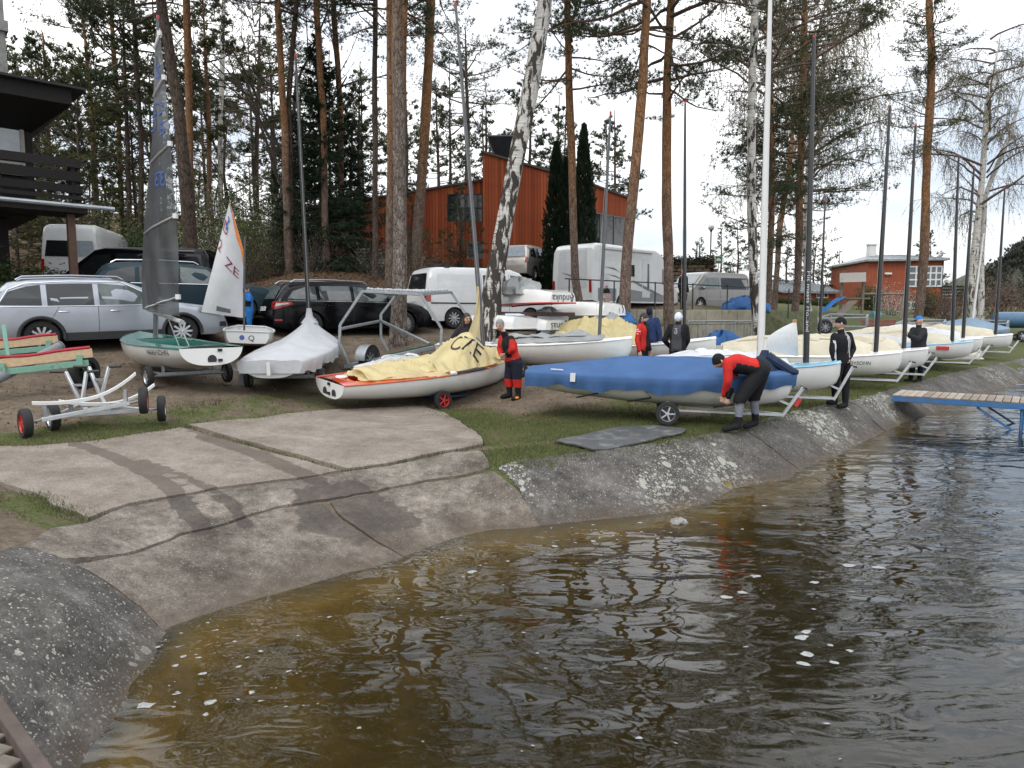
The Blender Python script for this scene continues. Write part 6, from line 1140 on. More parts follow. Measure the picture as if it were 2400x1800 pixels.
XB = [-2.25, -1.5, -.5, .3, 1.0, 1.6, 2.0, 2.18, 2.25]; BB = [.55, .66, .75, .755, .68, .48, .27, .14, .035]; SB_ = [.44, .455, .48, .51, .56, .615, .66, .68, .69]; KB = [.13, .05, .0, .0, .02, .075, .16, .25, .42]
xs_h = np.concatenate([np.linspace(-2.25, 1.6, 20), np.linspace(1.72, 2.25, 10)])
def bI(x, A): return float(np.interp(x, XB, A))
def hull_sec(x, th, k=1.0):
    b_, s, kk = bI(x, BB), bI(x, SB_), bI(x, KB); return (x, b_ * math.sin(th) ** .72 * k, kk + (s - kk) * (1 - math.cos(th)) ** .95)
class Boat:
    def __init__(s, name, label, pos, heading, hz=.26, pitch=0.0, hull=m_gel, deck=m_white_d, cockpit=True, rail=None, sc=1.0, group=None, bare=False, cat='dinghy', roll=0.0):
        s.loc = Vector((pos[0], pos[1], pos[2] if len(pos) > 2 else h1(pos[0], pos[1]))); s.hd = heading; s.hz = hz; s.sc = sc
        s.t = thing(name, label, cat, s.loc, group=group, rot=(roll, -pitch, heading)); s.M = Matrix.Translation(s.loc) @ Matrix.Rotation(heading, 4, 'Z') @ Matrix.Rotation(-pitch, 4, 'Y') @ Matrix.Rotation(roll, 4, 'X'); s.MI = s.M.inverted(); z0 = hz
        th = [math.pi / 2 * i / 9 for i in range(10)]
        m = MB(); m.loft([[(x * sc, -hull_sec(x, t)[1], hull_sec(x, t)[2] + z0) for t in th[::-1]] + [(x * sc, hull_sec(x, t)[1], hull_sec(x, t)[2] + z0) for t in th[1:]] for x in xs_h], closed=False); obj('hull', m, hull, s.t, smooth=60)
        m = MB(); r = [hull_sec(-2.25, t) for t in th]; m.add([(-2.255 * sc, -p[1], p[2] + z0) for p in r[::-1]] + [(-2.255 * sc, p[1], p[2] + z0) for p in r[1:]], [tuple(range(19))]); s.tr = obj('transom', m, m_gel, s.t, smooth=0)
        if not bare:
            xd = np.linspace(-2.25, 2.25, 46); yf = np.array([-1, -.8, -.62, -.3, 0, .3, .62, .8, 1]); vs = []; fs = []
            for x in xd:
                b_, z = bI(x, BB), bI(x, SB_)
                for f in yf: vs.append((x * sc, f * b_, z + z0 + .045 * (1 - f * f) + .004))
            for i in range(45):
                for j in range(8):
                    if cockpit and -1.95 < (xd[i] + xd[i + 1]) / 2 < .85 and 2 <= j <= 5: continue
                    fs.append((i * 9 + j, (i + 1) * 9 + j, (i + 1) * 9 + j + 1, i * 9 + j + 1))
            m = MB().add(vs, fs); obj('deck', m, deck, s.t, smooth=50)
            if cockpit:
                def w(x): return bI(x, BB) * .62
                c = MB(); xc = np.linspace(-1.95, .85, 16); c.loft([[(x * sc, -w(x), bI(x, SB_) + z0 + .035), (x * sc, -w(x) + .02, z0 + .17), (x * sc, w(x) - .02, z0 + .17), (x * sc, w(x), bI(x, SB_) + z0 + .035)] for x in xc], closed=False)
                for x in (-1.95, .85): c.add([(x * sc, -w(x), bI(x, SB_) + z0 + .035), (x * sc, w(x), bI(x, SB_) + z0 + .035), (x * sc, w(x), z0 + .17), (x * sc, -w(x), z0 + .17)], [(0, 1, 2, 3)])
                obj('cockpit', c, deck, s.t, smooth=30)
        for sd in (-1, 1): m = MB(); m.tube([(x * sc, sd * (bI(x, BB) + .004), bI(x, SB_) + z0) for x in np.linspace(-2.25, 2.25, 30)], .016, 6); obj('gunwale', m, rail or deck, s.t)
    def flaps(s, n=1):
        for y in ((-.17, .17) if n == 2 else (0,)):
            m = MB(); m.add([(-2.262 * s.sc, y + .08 * math.cos(a), s.hz + .24 + .08 * math.sin(a)) for a in np.linspace(math.pi, 0, 9)] + [(-2.262 * s.sc, y + .07, s.hz + .19), (-2.262 * s.sc, y - .07, s.hz + .19)], [tuple(range(11))]); obj('transom_flap', m, m_pad, s.tr, smooth=0)
        for z in (.22, .40): m = MB(); m.box((-2.27 * s.sc, 0 if n == 2 else -.14, s.hz + z), (.03, .07, .05)); obj('rudder_fitting', m, m_black, s.tr)
    def text(s, t, x, size, side, up=.36, material=None):
        def fn(a, b_):
            xx = x + (a if side < 0 else -a) / s.sc; zz = up + b_; k, sh, bb = bI(xx, KB), bI(xx, SB_), bI(xx, BB); c = 1 - min(1, max(0, (zz - k) / (sh - k))) ** (1 / .95); y = bb * max(0, math.sin(math.acos(max(-1, min(1, c))))) ** .72 + .006; return (xx * s.sc, side * y, zz + s.hz)
        return text_on('lettering', t, size, fn, material or m_ink, s.t)
    def mast(s, material, x=1.5, top=None, H_=6.4, r=.045, collar=None):
        b_ = Vector((x * s.sc, 0, s.hz + .15)); wb = s.M @ b_
        tp = s.MI @ (P(top[0], top[1], wb.y) if top else wb + Vector((0, 0, H_)))
        mid = b_.lerp(tp, .5); m = MB(); m.tube([b_, b_.lerp(tp, .1), b_.lerp(tp, .3), mid, b_.lerp(tp, .8), tp], [r, r, r, r * .92, r * .7, r * .5], 10); o = obj('mast', m, material, s.t); m = MB(); m.box(tp, (.045, .045, .07)); obj('mast_tip', m, m_redp, o); m = MB(); m.tube([b_ + Vector((-.10, -.03, .45)), tp + Vector((-.02, 0, -.1))], .004, 4); obj('halyard', m, m_rope, o); s.mb, s.mt = b_, tp; return o
    def cover(s, material, ridge, skirt=.20, seed=1, peak=None, x0=-2.32, x1=2.3):
        rng = np.random.default_rng(seed); ph = rng.uniform(0, 6, 6); m = MB(); rings = []
        for x in np.linspace(x0, x1, 64):
            xc = min(max(x, -2.25), 2.25); b_ = max(.05, bI(xc, BB)) + .035; z = bI(xc, SB_) + s.hz; h = float(np.interp(x, [p[0] for p in ridge], [p[1] for p in ridge])); ring = []
            for sd in (-1, 1):
                half = []
                wv = .035 * math.sin(x * 5 + ph[0] + sd) + .02 * math.sin(x * 13 + ph[1]); fold = .012 * math.sin(x * 17 + ph[2] + sd * 2 + 2 * math.sin(x * 3.1)) + .008 * math.sin(x * 31 + ph[4])
                half += [(b_ - .02 + fold * 2.2, z - skirt + wv), (b_ + .004 + fold, z - skirt * .5), (b_ + .01, z - .02), (b_ - .015, z + .018)]
                for f in (.8, .6, .4, .2): half.append((b_ * f, z + .02 + .05 * (float(fbm(np.array([x * 1.1 + 20]), np.array([sd * f * 1.6 + 20]), 1.6, 3)[0]) - .45) + h * (1 - f) ** (1.15 if not peak else 1.3) + .010 * math.sin(x * 7 + f * 9 + ph[3]) * f))
                ring.append([(x * s.sc, sd * y, zz) for y, zz in half])
            rings.append(ring[0] + [(x * s.sc, 0, z + .02 + h)] + ring[1][::-1])
        m.loft(rings, closed=False); n = len(rings[0]); b0 = rings[0]; m.add([tuple(p) for p in b0], [tuple(range(n))]); return obj('cover', m, material, s.t, smooth=70)
    def heap(s, name, label, x0, x1, w0, hf, material, seed=0, y0=0.0, base=.03, res=(84, 26), cat='sail', zoff=0.0, fold=.05, group=None, lng=.45, flaps=3):
        rng = np.random.default_rng(seed); ph = rng.uniform(0, 6.28, 8); fr = rng.uniform(.7, 1.3, 6); t = thing(name, label, cat, s.loc, group=group, rot=tuple(s.t.rotation_euler))
        def S(i, j):
            x = x0 + (x1 - x0) * i; f = 2 * j - 1; w = w0(i) if callable(w0) else w0; h = hf(i); e = max(0, 1 - abs(f) ** 2.2)
            ax_, ay_ = x * lng + .5 * f * (1 if lng < 1 else 2) + ph[0], f * (1.9 if lng < 1 else 1.1) + ph[1]; wx = float(vnoise(np.array([ax_ + 40.0]), np.array([ay_ + 40.0]))[0]); rid = 0; am = 1.0; q_ = 1.5
            for o_ in range(3): rid += am * (1 - abs(2 * float(vnoise(np.array([(ax_ + .8 * wx) * q_ + 9.1 * o_ + 50]), np.array([(ay_ - .9 * wx) * q_ + 50]))[0]) - 1)) ** 1.7; am *= .42; q_ *= 2.1
            rid -= .85; z = bI(min(max(x, -2.2), 2.2), SB_) + s.hz + base + zoff + h * e ** .75 + rid * fold * 1.7 * (.35 + e) * (h * 1.6 + .45)
            return ((x + .03 * math.sin(f * 6 + x * 5 + ph[3])) * s.sc, y0 + f * w * (1 + .07 * math.sin(x * 9 * fr[3] + ph[4])), z)
        m = MB(); m.grid(res[0], res[1], S); o = obj('folds', m, material, t, smooth=70)
        for q in range(flaps):
            i0, i1 = sorted(rng.uniform(.05, .95, 2)); i1 = max(i1, i0 + .2); j0 = rng.uniform(.05, .35); j1 = j0 + rng.uniform(.25, .5); sk = rng.uniform(-.25, .25); lf = rng.uniform(.05, .11)
            def FL(i, j): a = i0 + (i1 - i0) * i + sk * (j - .5) * .4; p_ = S(min(1, max(0, a)), j0 + (j1 - j0) * j); e_ = math.sin(math.pi * i) ** .5 * math.sin(math.pi * min(1, j * .8 + .1)); return (p_[0], p_[1] * (1 + .06 * j), p_[2] + .012 + lf * e_ * (.6 + .4 * math.sin(i * 9 + q)))
            m = MB(); m.grid(22, 12, FL); obj('fold_flap', m, material, t, smooth=70)
        return t, S
def dolly(name, label, boat, xa=-.4, xb=2.25, bar=m_alu, hub=m_alu, side_h=.75, post=True, sc=1.0, group=None, tall=.62, grip=True):
    t = thing(name, label, 'dolly', boat.loc, group=group, rot=(0, 0, boat.hd)); m = MB(); m.tube([(xa, -.74, .2), (xa, .74, .2)], .022, 8); m.box((xa, 0, .235), (.06, 1.15, .06)); obj('axle', m, bar, t)
    for sd in (-1, 1): wheel(t, (xa, sd * .72, .2), .2, .095, 5, hub)
    for sd in (-1, 1): m = MB(); m.bar((xa, sd * .48, .235), (xb, sd * .05, .14), .05, .045, .006); obj('frame_bar', m, bar, t)
    m = MB(); m.grid(14, 1, lambda i, j: (xa + .06 * (j - .5) * 2, -.52 + 1.04 * i, boat.hz - .015 + .16 * (2 * i - 1) ** 2)); obj('bunk', m, m_white, t)
    for sd in (-1, 1): m = MB(); m.box((xa, sd * .46, .32), (.05, .04, .17)); m.bar((xa, sd * .46, .25), (xa + .2, sd * .42, .24), .03, .03); obj('bunk_bracket', m, bar, t)
    if post:
        m = MB(); m.bar((xb - .02, 0, .10), (xb + .32, 0, tall), .055, .055, .006); m.bar((xb + .10, 0, .32), (xb - .08, 0, .40), .04, .04); obj('bow_post', m, bar, t)
        if grip: m = MB(); m.tube([(xb + .33, -.22, tall), (xb + .33, .22, tall)], .018, 8); obj('handle', m, m_black, t)
    return t
# --- the three at the left
green = Boat('green_dinghy', 'white dinghy with green deck and grey sail up, stern towards the lake', (-6.75, 14.1, h1(-6.2, 13.2) + .02), R(133), .27, R(-1), m_gelg, m_green_d, sc=.94)
green.flaps(1); green.text('HAAS+SOHN', -1.35, .15, 1, .36); green.mast(m_greymast, 1.15, (370, 40), r=.05); dolly('launching_dolly', 'galvanised launching dolly under the green decked dinghy', green, -.9, 2.0, m_galv, m_alu, post=False)
for x, sx in ((-1.75, .2), (-.9, -.2)): m = MB(); m.box((x, sx, green.hz + .22), (.5, .22, .05), bevel=.02); m.tube([(x, sx, green.hz + .25), (x + .3, sx + .1, green.hz + .3), (x + .5, sx - .1, green.hz + .24)], .025, 6); obj('cockpit_gear', m, [m_navy, mat('lime_rope', (.30, .42, .10), .7)][x < -1], green.t)
sl = thing('grey_film_sail', 'tall grey see through sail with white battens hoisted on the green dinghy', 'sail', green.M @ green.mb); mast_b = green.M @ green.mb; mast_t = green.M @ green.mt; slo = Vector(sl.location)
foot0 = mast_b.lerp(mast_t, .16); head = mast_b.lerp(mast_t, .995); boom_e = P(423, 742, 12.9); ch = boom_e - foot0
def SG(t, c, o=0.0):
    M_ = foot0.lerp(head, t); k = (1 - t) ** .82 * (1 + .10 * math.sin(math.pi * t)); p = M_ + ch * (c * k); p.z = M_.z + ch.z * c * (1 - t)
    side = Vector((-.82, -.55, 0)); p += side * (.36 * math.sin(math.pi * c ** .75) * (1 - t) ** .7 * (1.0 + .2 * math.sin(t * 7)) + o); p += side * .02 * math.sin(c * 26 + t * 15) * (1 - t) * (1 if t < .25 else .25); return p - slo
def sail_mat(name, col, alpha):
    m, n, l, b = _nodes(name); tc = n.new('ShaderNodeTexCoord'); a = N(n, 'ShaderNodeTexNoise', Scale=2.2, Detail=6); l.new(tc.outputs['Object'], a.inputs['Vector']); c = ramp(n, l, a.outputs['Fac'], [(.3, tuple(x * .8 for x in col)), (.7, tuple(x * 1.25 for x in col))]); l.new(c, b.inputs['Base Color']); b.inputs['Roughness'].default_value = .35
    t = n.new('ShaderNodeBsdfTranslucent'); l.new(c, t.inputs['Color']); m1 = N(n, 'ShaderNodeMixShader', Fac=.35); l.new(b.outputs[0], m1.inputs[1]); l.new(t.outputs[0], m1.inputs[2]); tr = n.new('ShaderNodeBsdfTransparent'); m2 = N(n, 'ShaderNodeMixShader', Fac=alpha); l.new(tr.outputs[0], m2.inputs[1]); l.new(m1.outputs[0], m2.inputs[2]); l.new(m2.outputs[0], n['Material Output'].inputs['Surface']); MATS[name] = m; return m
m = MB(); m.grid(60, 24, lambda i, j: SG(i, j)); obj('sailcloth', m, sail_mat('smoke_film', (.075, .079, .083), .84), sl, smooth=80)
for t0 in (.06, .31, .545, .775, .94):
    m = MB(); m.tube([SG(t0 - .055 * (1 - c) / .55 * 1.0 + .0, c, .012) for c in np.linspace(.45, 1.0, 9)], .032, 6, flat=.5); obj('batten', m, m_white, sl); m = MB(); m.box(SG(t0, 1.0, .01), (.07, .07, .09)); obj('batten_end', m, m_white, sl)
m_bluel = mat('blue_lettering', (.02, .07, .30), .6, var=.4, scale=9)
for txt, tc_, cc, sz in (('CZ', .67, .62, .42), ('E', .60, .80, .40), ('33', .43, .74, .46), ('CZ', .62, .40, .4), ('3', .50, .5, .42), ('C', .84, .5, .4), ('Z', .80, .68, .4)): text_on('lettering', txt, sz, lambda a, b_, tc_=tc_, cc=cc: SG(min(.97, max(.02, tc_ + b_ / 6.4)), min(.98, max(.03, cc - a / (2.6 * (1 - tc_) + .3))), .012), m_bluel if txt not in ('C', '3') else mat('dark_lettering', (.03, .04, .06), .6), sl)
m = MB(); m.tube([Vector(foot0) - slo + Vector((-.1, .05, -.10)), Vector(boom_e) - slo + Vector((.05, -.05, -.10))], .045, 8); obj('boom', m, mat('pale_boom', (.38, .38, .36), .5), sl); m = MB(); m.tube([Vector(foot0).lerp(boom_e, .5) - slo + Vector((0, 0, -.12)), green.M @ Vector((-.6, 0, .55)) - slo], .010, 5); m.tube([Vector(foot0).lerp(boom_e, .9) - slo + Vector((0, 0, -.12)), green.M @ Vector((-1.5, .1, .55)) - slo], .010, 5); obj('mainsheet', m, m_rope, sl)
# optimist with its little sail
def optimist_mesh(m, inv=False):
    X = [-1.15, -.8, -.2, .4, .9, 1.15]; W_ = [.46, .53, .56, .54, .44, .32]; Z0 = [.10, .04, .0, .02, .10, .22]; Z1 = [.36, .36, .37, .385, .41, .44]; rings = []
    for x in np.linspace(-1.15, 1.15, 14):
        w = float(np.interp(x, X, W_)); z0 = float(np.interp(x, X, Z0)); z1 = float(np.interp(x, X, Z1)); rings.append([(x, -w, z1), (x, -w * .97, z0 + (z1 - z0) * .5), (x, -w * .90, z0 + .05), (x, -w * .82, z0), (x, 0, z0 - .008), (x, w * .82, z0), (x, w * .90, z0 + .05), (x, w * .97, z0 + (z1 - z0) * .5), (x, w, z1)])
    m.loft(rings, closed=False, cap0=True, cap1=True); return rings
opt = thing('optimist_dinghy', 'small white pram dinghy with its little white sail set', 'dinghy', G(566, 836) + Vector((0, .5, .02)), R(118)); opt.rotation_euler = (R(3), 0, R(108))
m = MB(); rr_ = optimist_mesh(m); m.xf(Matrix.Translation((0, 0, .22))); obj('hull', m, m_gel, opt, smooth=30)
m = MB()
for sd in (-1, 1): m.tube([(r[0][0], sd * r[0][1] * -1, r[0][2] + .22) for r in rr_], .022, 6)
m.tube([rr_[0][0][:2] + (rr_[0][0][2] + .22,), rr_[0][8][:2] + (rr_[0][8][2] + .22,)], .022, 6); m.tube([rr_[-1][0][:2] + (rr_[-1][0][2] + .22,), rr_[-1][8][:2] + (rr_[-1][8][2] + .22,)], .022, 6); obj('gunwale', m, m_white, opt)
m = MB(); m.add([(r[1][0] * .94, r[1][1] * .93, .36) for r in rr_] + [(r[7][0] * .94, r[7][1] * .93, .36) for r in rr_[::-1]], [tuple(range(28))]); obj('inside', m, mat('grey_inside', (.16, .17, .18), .7, var=.4), opt, smooth=0); m = MB(); m.box((.45, 0, .54), (.12, .95, .04)); m.box((0, .4, .5), (.9, .14, .12), bevel=.04); m.box((0, -.4, .5), (.9, .14, .12), bevel=.04); obj('buoyancy_bag', m, mat('maroon_bag', (.20, .03, .05), .6), opt)
text_on('lettering', 'Q', .17, lambda a, b_: (-1.156, -.08 - a, .43 + b_), m_ink, opt); m = MB(); m.lathe([(.001, 0), (.055, 0), (.055, .004)], 16, (-1.156, .12, .44), 'X'); obj('emblem', m, mat('emblem_blue', (.08, .12, .35), .5), opt)
for sd in (-1, 1): wheel(opt, (-.2, sd * .5, .16), .16, .08, 5, m_alu)
ol = thing('optimist_sail', 'white optimist sail with red CZE letters and an orange luff patch', 'sail', (0, 0, 0)); Yo = 17.2; q = {k: P(*v, Yo) for k, v in dict(peak=(544, 474), throat=(572, 590), tack=(570, 745), clew=(493, 731)).items()}; q['clew'].y -= .5; q['peak'].y -= .15
def SO(i, j, o=0.0):
    a = q['tack'].lerp(q['clew'], j); b_ = q['throat'].lerp(q['peak'], j); p = a.lerp(b_, i); return p + Vector((0, -.22 * math.sin(math.pi * i) * math.sin(math.pi * j) - o, 0))
m = MB(); m.grid(14, 12, lambda i, j: SO(i, j)); obj('sailcloth', m, m_wsail, ol, smooth=80); m_redtx = mat('dark_red_lettering', (.25, .02, .05), .6)
def SOt(u, v): 
    return lambda a, b_: (lambda pt: SO(min(1, max(0, (pt[1]))), min(1, max(0, pt[0])), .02))((u - a / .85, v + b_ / 2.2))
text_on('lettering', 'ZE', .34, SOt(.34, .58), m_redtx, ol); text_on('lettering', 'D', .30, SOt(.86, .80), m_redtx, ol); text_on('lettering', '2', .30, SOt(.90, .62), m_redtx, ol)
m = MB()
for a in np.linspace(.3, 5.6, 14): pass
m.tube([SO(.90, .84 + .03 * math.cos(a), .02) + Vector((0, 0, .06 * math.sin(a))) for a in np.linspace(.9, 4.6, 8)], .013, 5); m.tube([SO(.80, .84, .02), SO(.90, .83, .02)], .014, 5); m.tube([SO(.835, .90, .02), SO(.835, .77, .02)], .014, 5); obj('emblem', m, mat('emblem_blue', (.05, .09, .4), .5), ol)
m = MB(); m.add([SO(1, .0, .012), SO(1, 1, .012), SO(.93, .42, .012), SO(.76, .0, .012)], [(0, 1, 2, 3)]); obj('orange_patch', m, mat('orange_patch', (.75, .22, .04), .5), ol, smooth=0); m = MB(); m.tube([P(573, 800, Yo), q['tack'] + Vector((.02, 0, 0)), q['throat'] + Vector((.03, 0, .35))], .024, 8); m.tube([P(571, 690, Yo), q['peak']], .012, 6); obj('mast', m, m_greymast, ol); m = MB(); m.grid(2, 2, lambda i, j: SO(.035 + .05 * i, .30 + .35 * j, .015)); obj('sail_window', m, mat('window_film', (.16, .17, .18), .2), ol)
# grey covered dinghy
gc = Boat('covered_dinghy', 'dinghy under a pale grey cover tented up to its mast', (-4.62, 15.35, h1(-4.62, 14.4) + .02), R(94), .24, R(2), m_gelg, m_white_d, cockpit=False, bare=True)
gc.mast(m_carbon, 1.25, (693, 130), r=.05); gc.cover(m_greyc, [(-2.3, .02), (-1.5, .12), (.6, .38), (1.2, .52), (1.5, .46), (1.8, .2), (2.3, .02)], .24, 3, peak=1); m = MB(); b_ = gc.mb; m.tube([(b_.x, 0, gc.hz + .98), (b_.x, 0, gc.hz + 1.12), (b_.x - .01, 0, gc.hz + 1.32)], [.20, .09, .055], 10); obj('cover_collar', m, m_greyc, gc.t); m = MB(); m.box((-2.40, 0, gc.hz + .32), (.03, .06, .24)); obj('cover_strap', m, m_white, gc.t); dolly('launching_dolly', 'launching dolly carrying the grey covered dinghy', gc, -1.2, 2.0, m_galv, m_alu, post=False)
# --- orange decked dinghy with the yellow sail
ora = Boat('orange_dinghy', 'white dinghy with glossy orange deck carrying a crumpled yellow sail', (-1.75, 14.7, .56), R(42), .27, R(1), m_gel, m_orange, rail=m_orange, roll=R(5)); ora.flaps(2); ora.mast(m_greymast, 1.55, (1068, 10), r=.052); dolly('launching_dolly', 'navy framed launching dolly with red hubs under the orange dinghy', ora, -.15, 2.2, m_navyf, m_redp, post=False)
m = MB(); m.lathe([(.001, .01), (.11, .008), (.12, -.01)], 18, (-1.95, .1, ora.hz + .50)); obj('hatch', m, m_white, ora.t); m = MB(); m.tube([(.15, -.735, ora.hz + .53), (.9, -.70, ora.hz + .57)], .05, 8, flat=.7); obj('hiking_pad', m, m_pad, ora.t); m = MB(); m.box((.07, -.735, ora.hz + .535), (.14, .11, .075), bevel=.02); obj('pad_end', m, m_white, ora.t)
t, S = ora.heap('yellow_sail', 'crumpled yellow film sail with black CZE letters heaped on the orange dinghy', -1.85, 2.0, lambda i: .30 + .34 * math.sin(math.pi * min(1, i * .9 + .08)), lambda i: .05 + .13 * math.exp(-((i - .3) / .2) ** 2) + .43 * math.exp(-((i - .68) / .13) ** 2) + .14 * math.exp(-((i - .9) / .1) ** 2), m_ysail, 4, -.08, lng=1.6, fold=.10, flaps=0, res=(110, 40))
def PS(a, b_, o=0.0):    # the lettered panel falls in soft pleats from the peak to the side deck
    x = -.25 + 1.8 * a; h = .10 + .52 * math.exp(-((x - .80) / .48) ** 2); pl_ = math.sin(a * 19 + 2.2 * math.sin(b_ * 2.6 + 1)) + .5 * math.sin(a * 41 + b_ * 5); return (x - .12 * b_ * (a - .5), -.10 - .58 * b_ - .030 * pl_ * (.25 + b_) - o, ora.hz + bI(x, SB_) + .05 + h * (1 - b_ ** 1.5) + .030 * pl_ * (.3 + .6 * b_) + .09 * math.sin(math.pi * min(1, b_ + .15)) + o)
m = MB(); m.grid(64, 22, lambda a, b_: PS(a, b_)); obj('lettered_panel', m, m_ysail, t, smooth=60)
text_on('lettering', 'CZE', .42, lambda a, b_: PS(.50 + (a * .72 + b_ * .69) / 1.75, .46 + (a * .69 - b_ * .72) / .80, .012), m_ink, t)
def QS(a, b_): x = -1.75 + 1.75 * a; pl_ = math.sin(a * 14 + 3 * b_) + .5 * math.sin(a * 33 - b_ * 6); return (x, .12 - .66 * b_ - .02 * pl_, ora.hz + bI(x, SB_) + .06 + (.10 + .12 * a) * (1 - b_ ** 1.4) + .030 * pl_ * (.4 + .5 * b_) + .06 * math.sin(math.pi * min(1, b_ + .1)))
m = MB(); m.grid(56, 18, QS); obj('lower_panel', m, m_ysail, t, smooth=60)
m = MB(); m.tube([PS(.72, .22, .015), PS(.80, .16, .015), PS(.82, .34, .015), PS(.74, .36, .015), PS(.72, .22, .015)], .014, 5); obj('sail_emblem', m, mat('emblem_blue', (.05, .09, .4), .5), t)
def hang(i, j):      # the sail's luff still fixed to the mast
    b0 = ora.mb.lerp(ora.mt, .06); b1 = ora.mb.lerp(ora.mt, .26); p = b0.lerp(b1, i); w = (1 - i) ** 1.4 * 1.0; return (p.x - .06 - j * w, p.y - .05 - .22 * j * (1 - i) + .04 * math.sin(j * 7 + i * 5), p.z - .16 * j * (1 - i))
m = MB(); m.grid(16, 10, hang); obj('luff', m, m_ysail, t, smooth=80)
m = MB(); m.grid(16, 12, lambda i, j: (1.35 + .92 * i, -.62 + 1.0 * j + .28 * i * (1 - j), ora.hz + .72 - .62 * i ** 2.2 * (1 - .3 * j) + .05 * math.sin(j * 9 + i * 4))); obj('bow_drape', m, m_ysail, t, smooth=80)
t2, _ = ora.heap('white_sail_roll', 'white rolled sail lying beside the yellow sail on the orange dinghy', -1.5, .55, .22, lambda i: .10 + .16 * math.sin(math.pi * i), m_wsail, 9, .34, fold=.06)
# --- row of dinghies nosing along the embankment
HB = R(-13)
def row_boat(bow, heading=HB, **kw):
    d = Vector((math.cos(heading), math.sin(heading))); c = Vector(bow) - d * 2.25; return dict(pos=(c.x, c.y, h1(bow[0] - d.x * 2.2, bow[1] - d.y * 2.2) + .0), heading=heading)
k = row_boat((4.78, 12.15), R(-12)); blu = Boat('blue_covered_dinghy', 'white dinghy under a tight blue canvas cover beside the crouched man', k['pos'], k['heading'], .30, R(-3), m_gel, m_white_d, cockpit=False, bare=True); blu.mast(m_wmast, 1.74, (1806, -30), r=.062)
blu.cover(m_bluec, [(-2.35, .04), (-1.9, .10), (-.6, .30), (.5, .32), (1.4, .26), (1.9, .10), (2.3, .02)], .24, 5); blu.flaps(2); dolly('launching_dolly', 'aluminium launching dolly with black grips and a red taped post under the blue cover', blu, .2, 2.15, m_alu, m_alu)
m = MB(); b_ = blu.mb; m.tube([(b_.x, 0, blu.hz + .72), (b_.x, 0, blu.hz + .95), (b_.x, 0, blu.hz + 1.05)], [.26, .10, .08], 10); m.tube([(b_.x + .05, -.05, blu.hz + .95), (b_.x + .45, -.1, blu.hz + .72), (2.3, -.05, blu.hz + .70)], [.09, .08, .05], 8); obj('cover_collar', m, m_navy, blu.t); m = MB(); m.bar((2.33, 0, .42), (2.40, 0, .56), .065, .065); obj('red_tape', m, m_redp, blu.t)
for x in (-1.1, -.2, 1.25): m = MB(); m.tube([(x, -bI(x, BB) - .03, blu.hz + bI(x, SB_) - .22), (x + .1, -bI(x, BB) * .93, blu.hz + .16), (x - .3, -bI(x, BB) * .6, blu.hz + .03)], .016, 6, flat=.4); obj('strap', m, m_black, blu.t)
for x, z in ((-1.75, .06), (-1.45, -.08)): m = MB(); m.box((x, -bI(x, BB) * (.95 if z > 0 else 1.0) - (.0 if z > 0 else .065), blu.hz + bI(x, SB_) + z * .8 + .02), (.09 if z < 0 else .22, .012, .15 if z < 0 else .02)); obj('cover_label', m, m_white, blu.t)
k = row_boat((6.62, 14.35)); pb = Boat('pale_blue_dinghy', 'dinghy with pale blue deck and a lettered dark mast next to the blue covered one', k['pos'], k['heading'], .26, R(-2), m_gel, m_blue_d); pb.mast(m_carbon, 1.62, (1908, 88), r=.062); dolly('launching_dolly', 'dolly with tall post beside the man in the striped jacket', pb, -.2, 2.2, tall=.8)
mp_, mq = pb.mb, pb.mt; ax = (mq - mp_).normalized()
text_on('lettering', 'Hit masts Holland', .17, lambda a, b_: tuple(mp_ + ax * (1.75 - a) + Vector((math.sin(b_ * 9) * .058 , -math.cos(b_ * 9) * .066, 0))), m_white, pb.t)
pb.heap('white_sail', 'white sail spread along the pale blue dinghy', -2.0, 1.2, .55, lambda i: .10 + .22 * math.sin(math.pi * i) ** 2, m_wsail, 12); fl = thing('sail_head', 'upright white sail head with an orange corner leaning on the lettered mast', 'sail', pb.loc, rot=tuple(pb.t.rotation_euler)); a0, a1, a2, a3 = [pb.MI @ P(u, v, 14.7) for u, v in ((1798, 822), (1870, 835), (1866, 752), (1838, 765))]
m = MB(); m.grid(14, 10, lambda i, j: tuple((Vector(a0).lerp(a1, j).lerp(Vector(a3).lerp(a2, j), i)) + Vector((-.18 * math.sin(math.pi * i) * (1 - j), -.12 * math.sin(math.pi * i), 0)))); obj('sailcloth', m, m_wsail, fl, smooth=80); m = MB(); m.box(Vector(a2) + Vector((-.03, -.01, -.08)), (.08, .02, .22)); obj('headboard', m, mat('tan_headboard', (.45, .25, .10), .5), fl)
specs = [((9.75, 17.8), 'haas', m_gel, m_white_d, (2086, 250), 'white dinghy with cream sail and dark lettering on its bow beside the striped jacket man', m_csail), ((11.45, 19.6), None, m_gel, m_white_d, (2146, 295), 'white dinghy just behind the man in the blue cap', m_csail), ((12.35, 21.4), None, m_gel, m_blue_d, None, 'small white bowed dinghy between the blue cap man and the red sticker boat', None), ((15.15, 23.4), 'sticker', m_gel, m_blue_d, (2247, 365), 'pale blue decked dinghy with a red sticker on its bow', m_csail), ((16.25, 24.6), None, m_gel, m_white_d, (2283, 392), 'white dinghy hidden behind the red sticker boat', m_wsail), ((20.3, 28.9), 'bik', m_gel, m_white_d, (2355, 440), 'white dinghy with black script on its bow at the far end of the row', m_csail)]
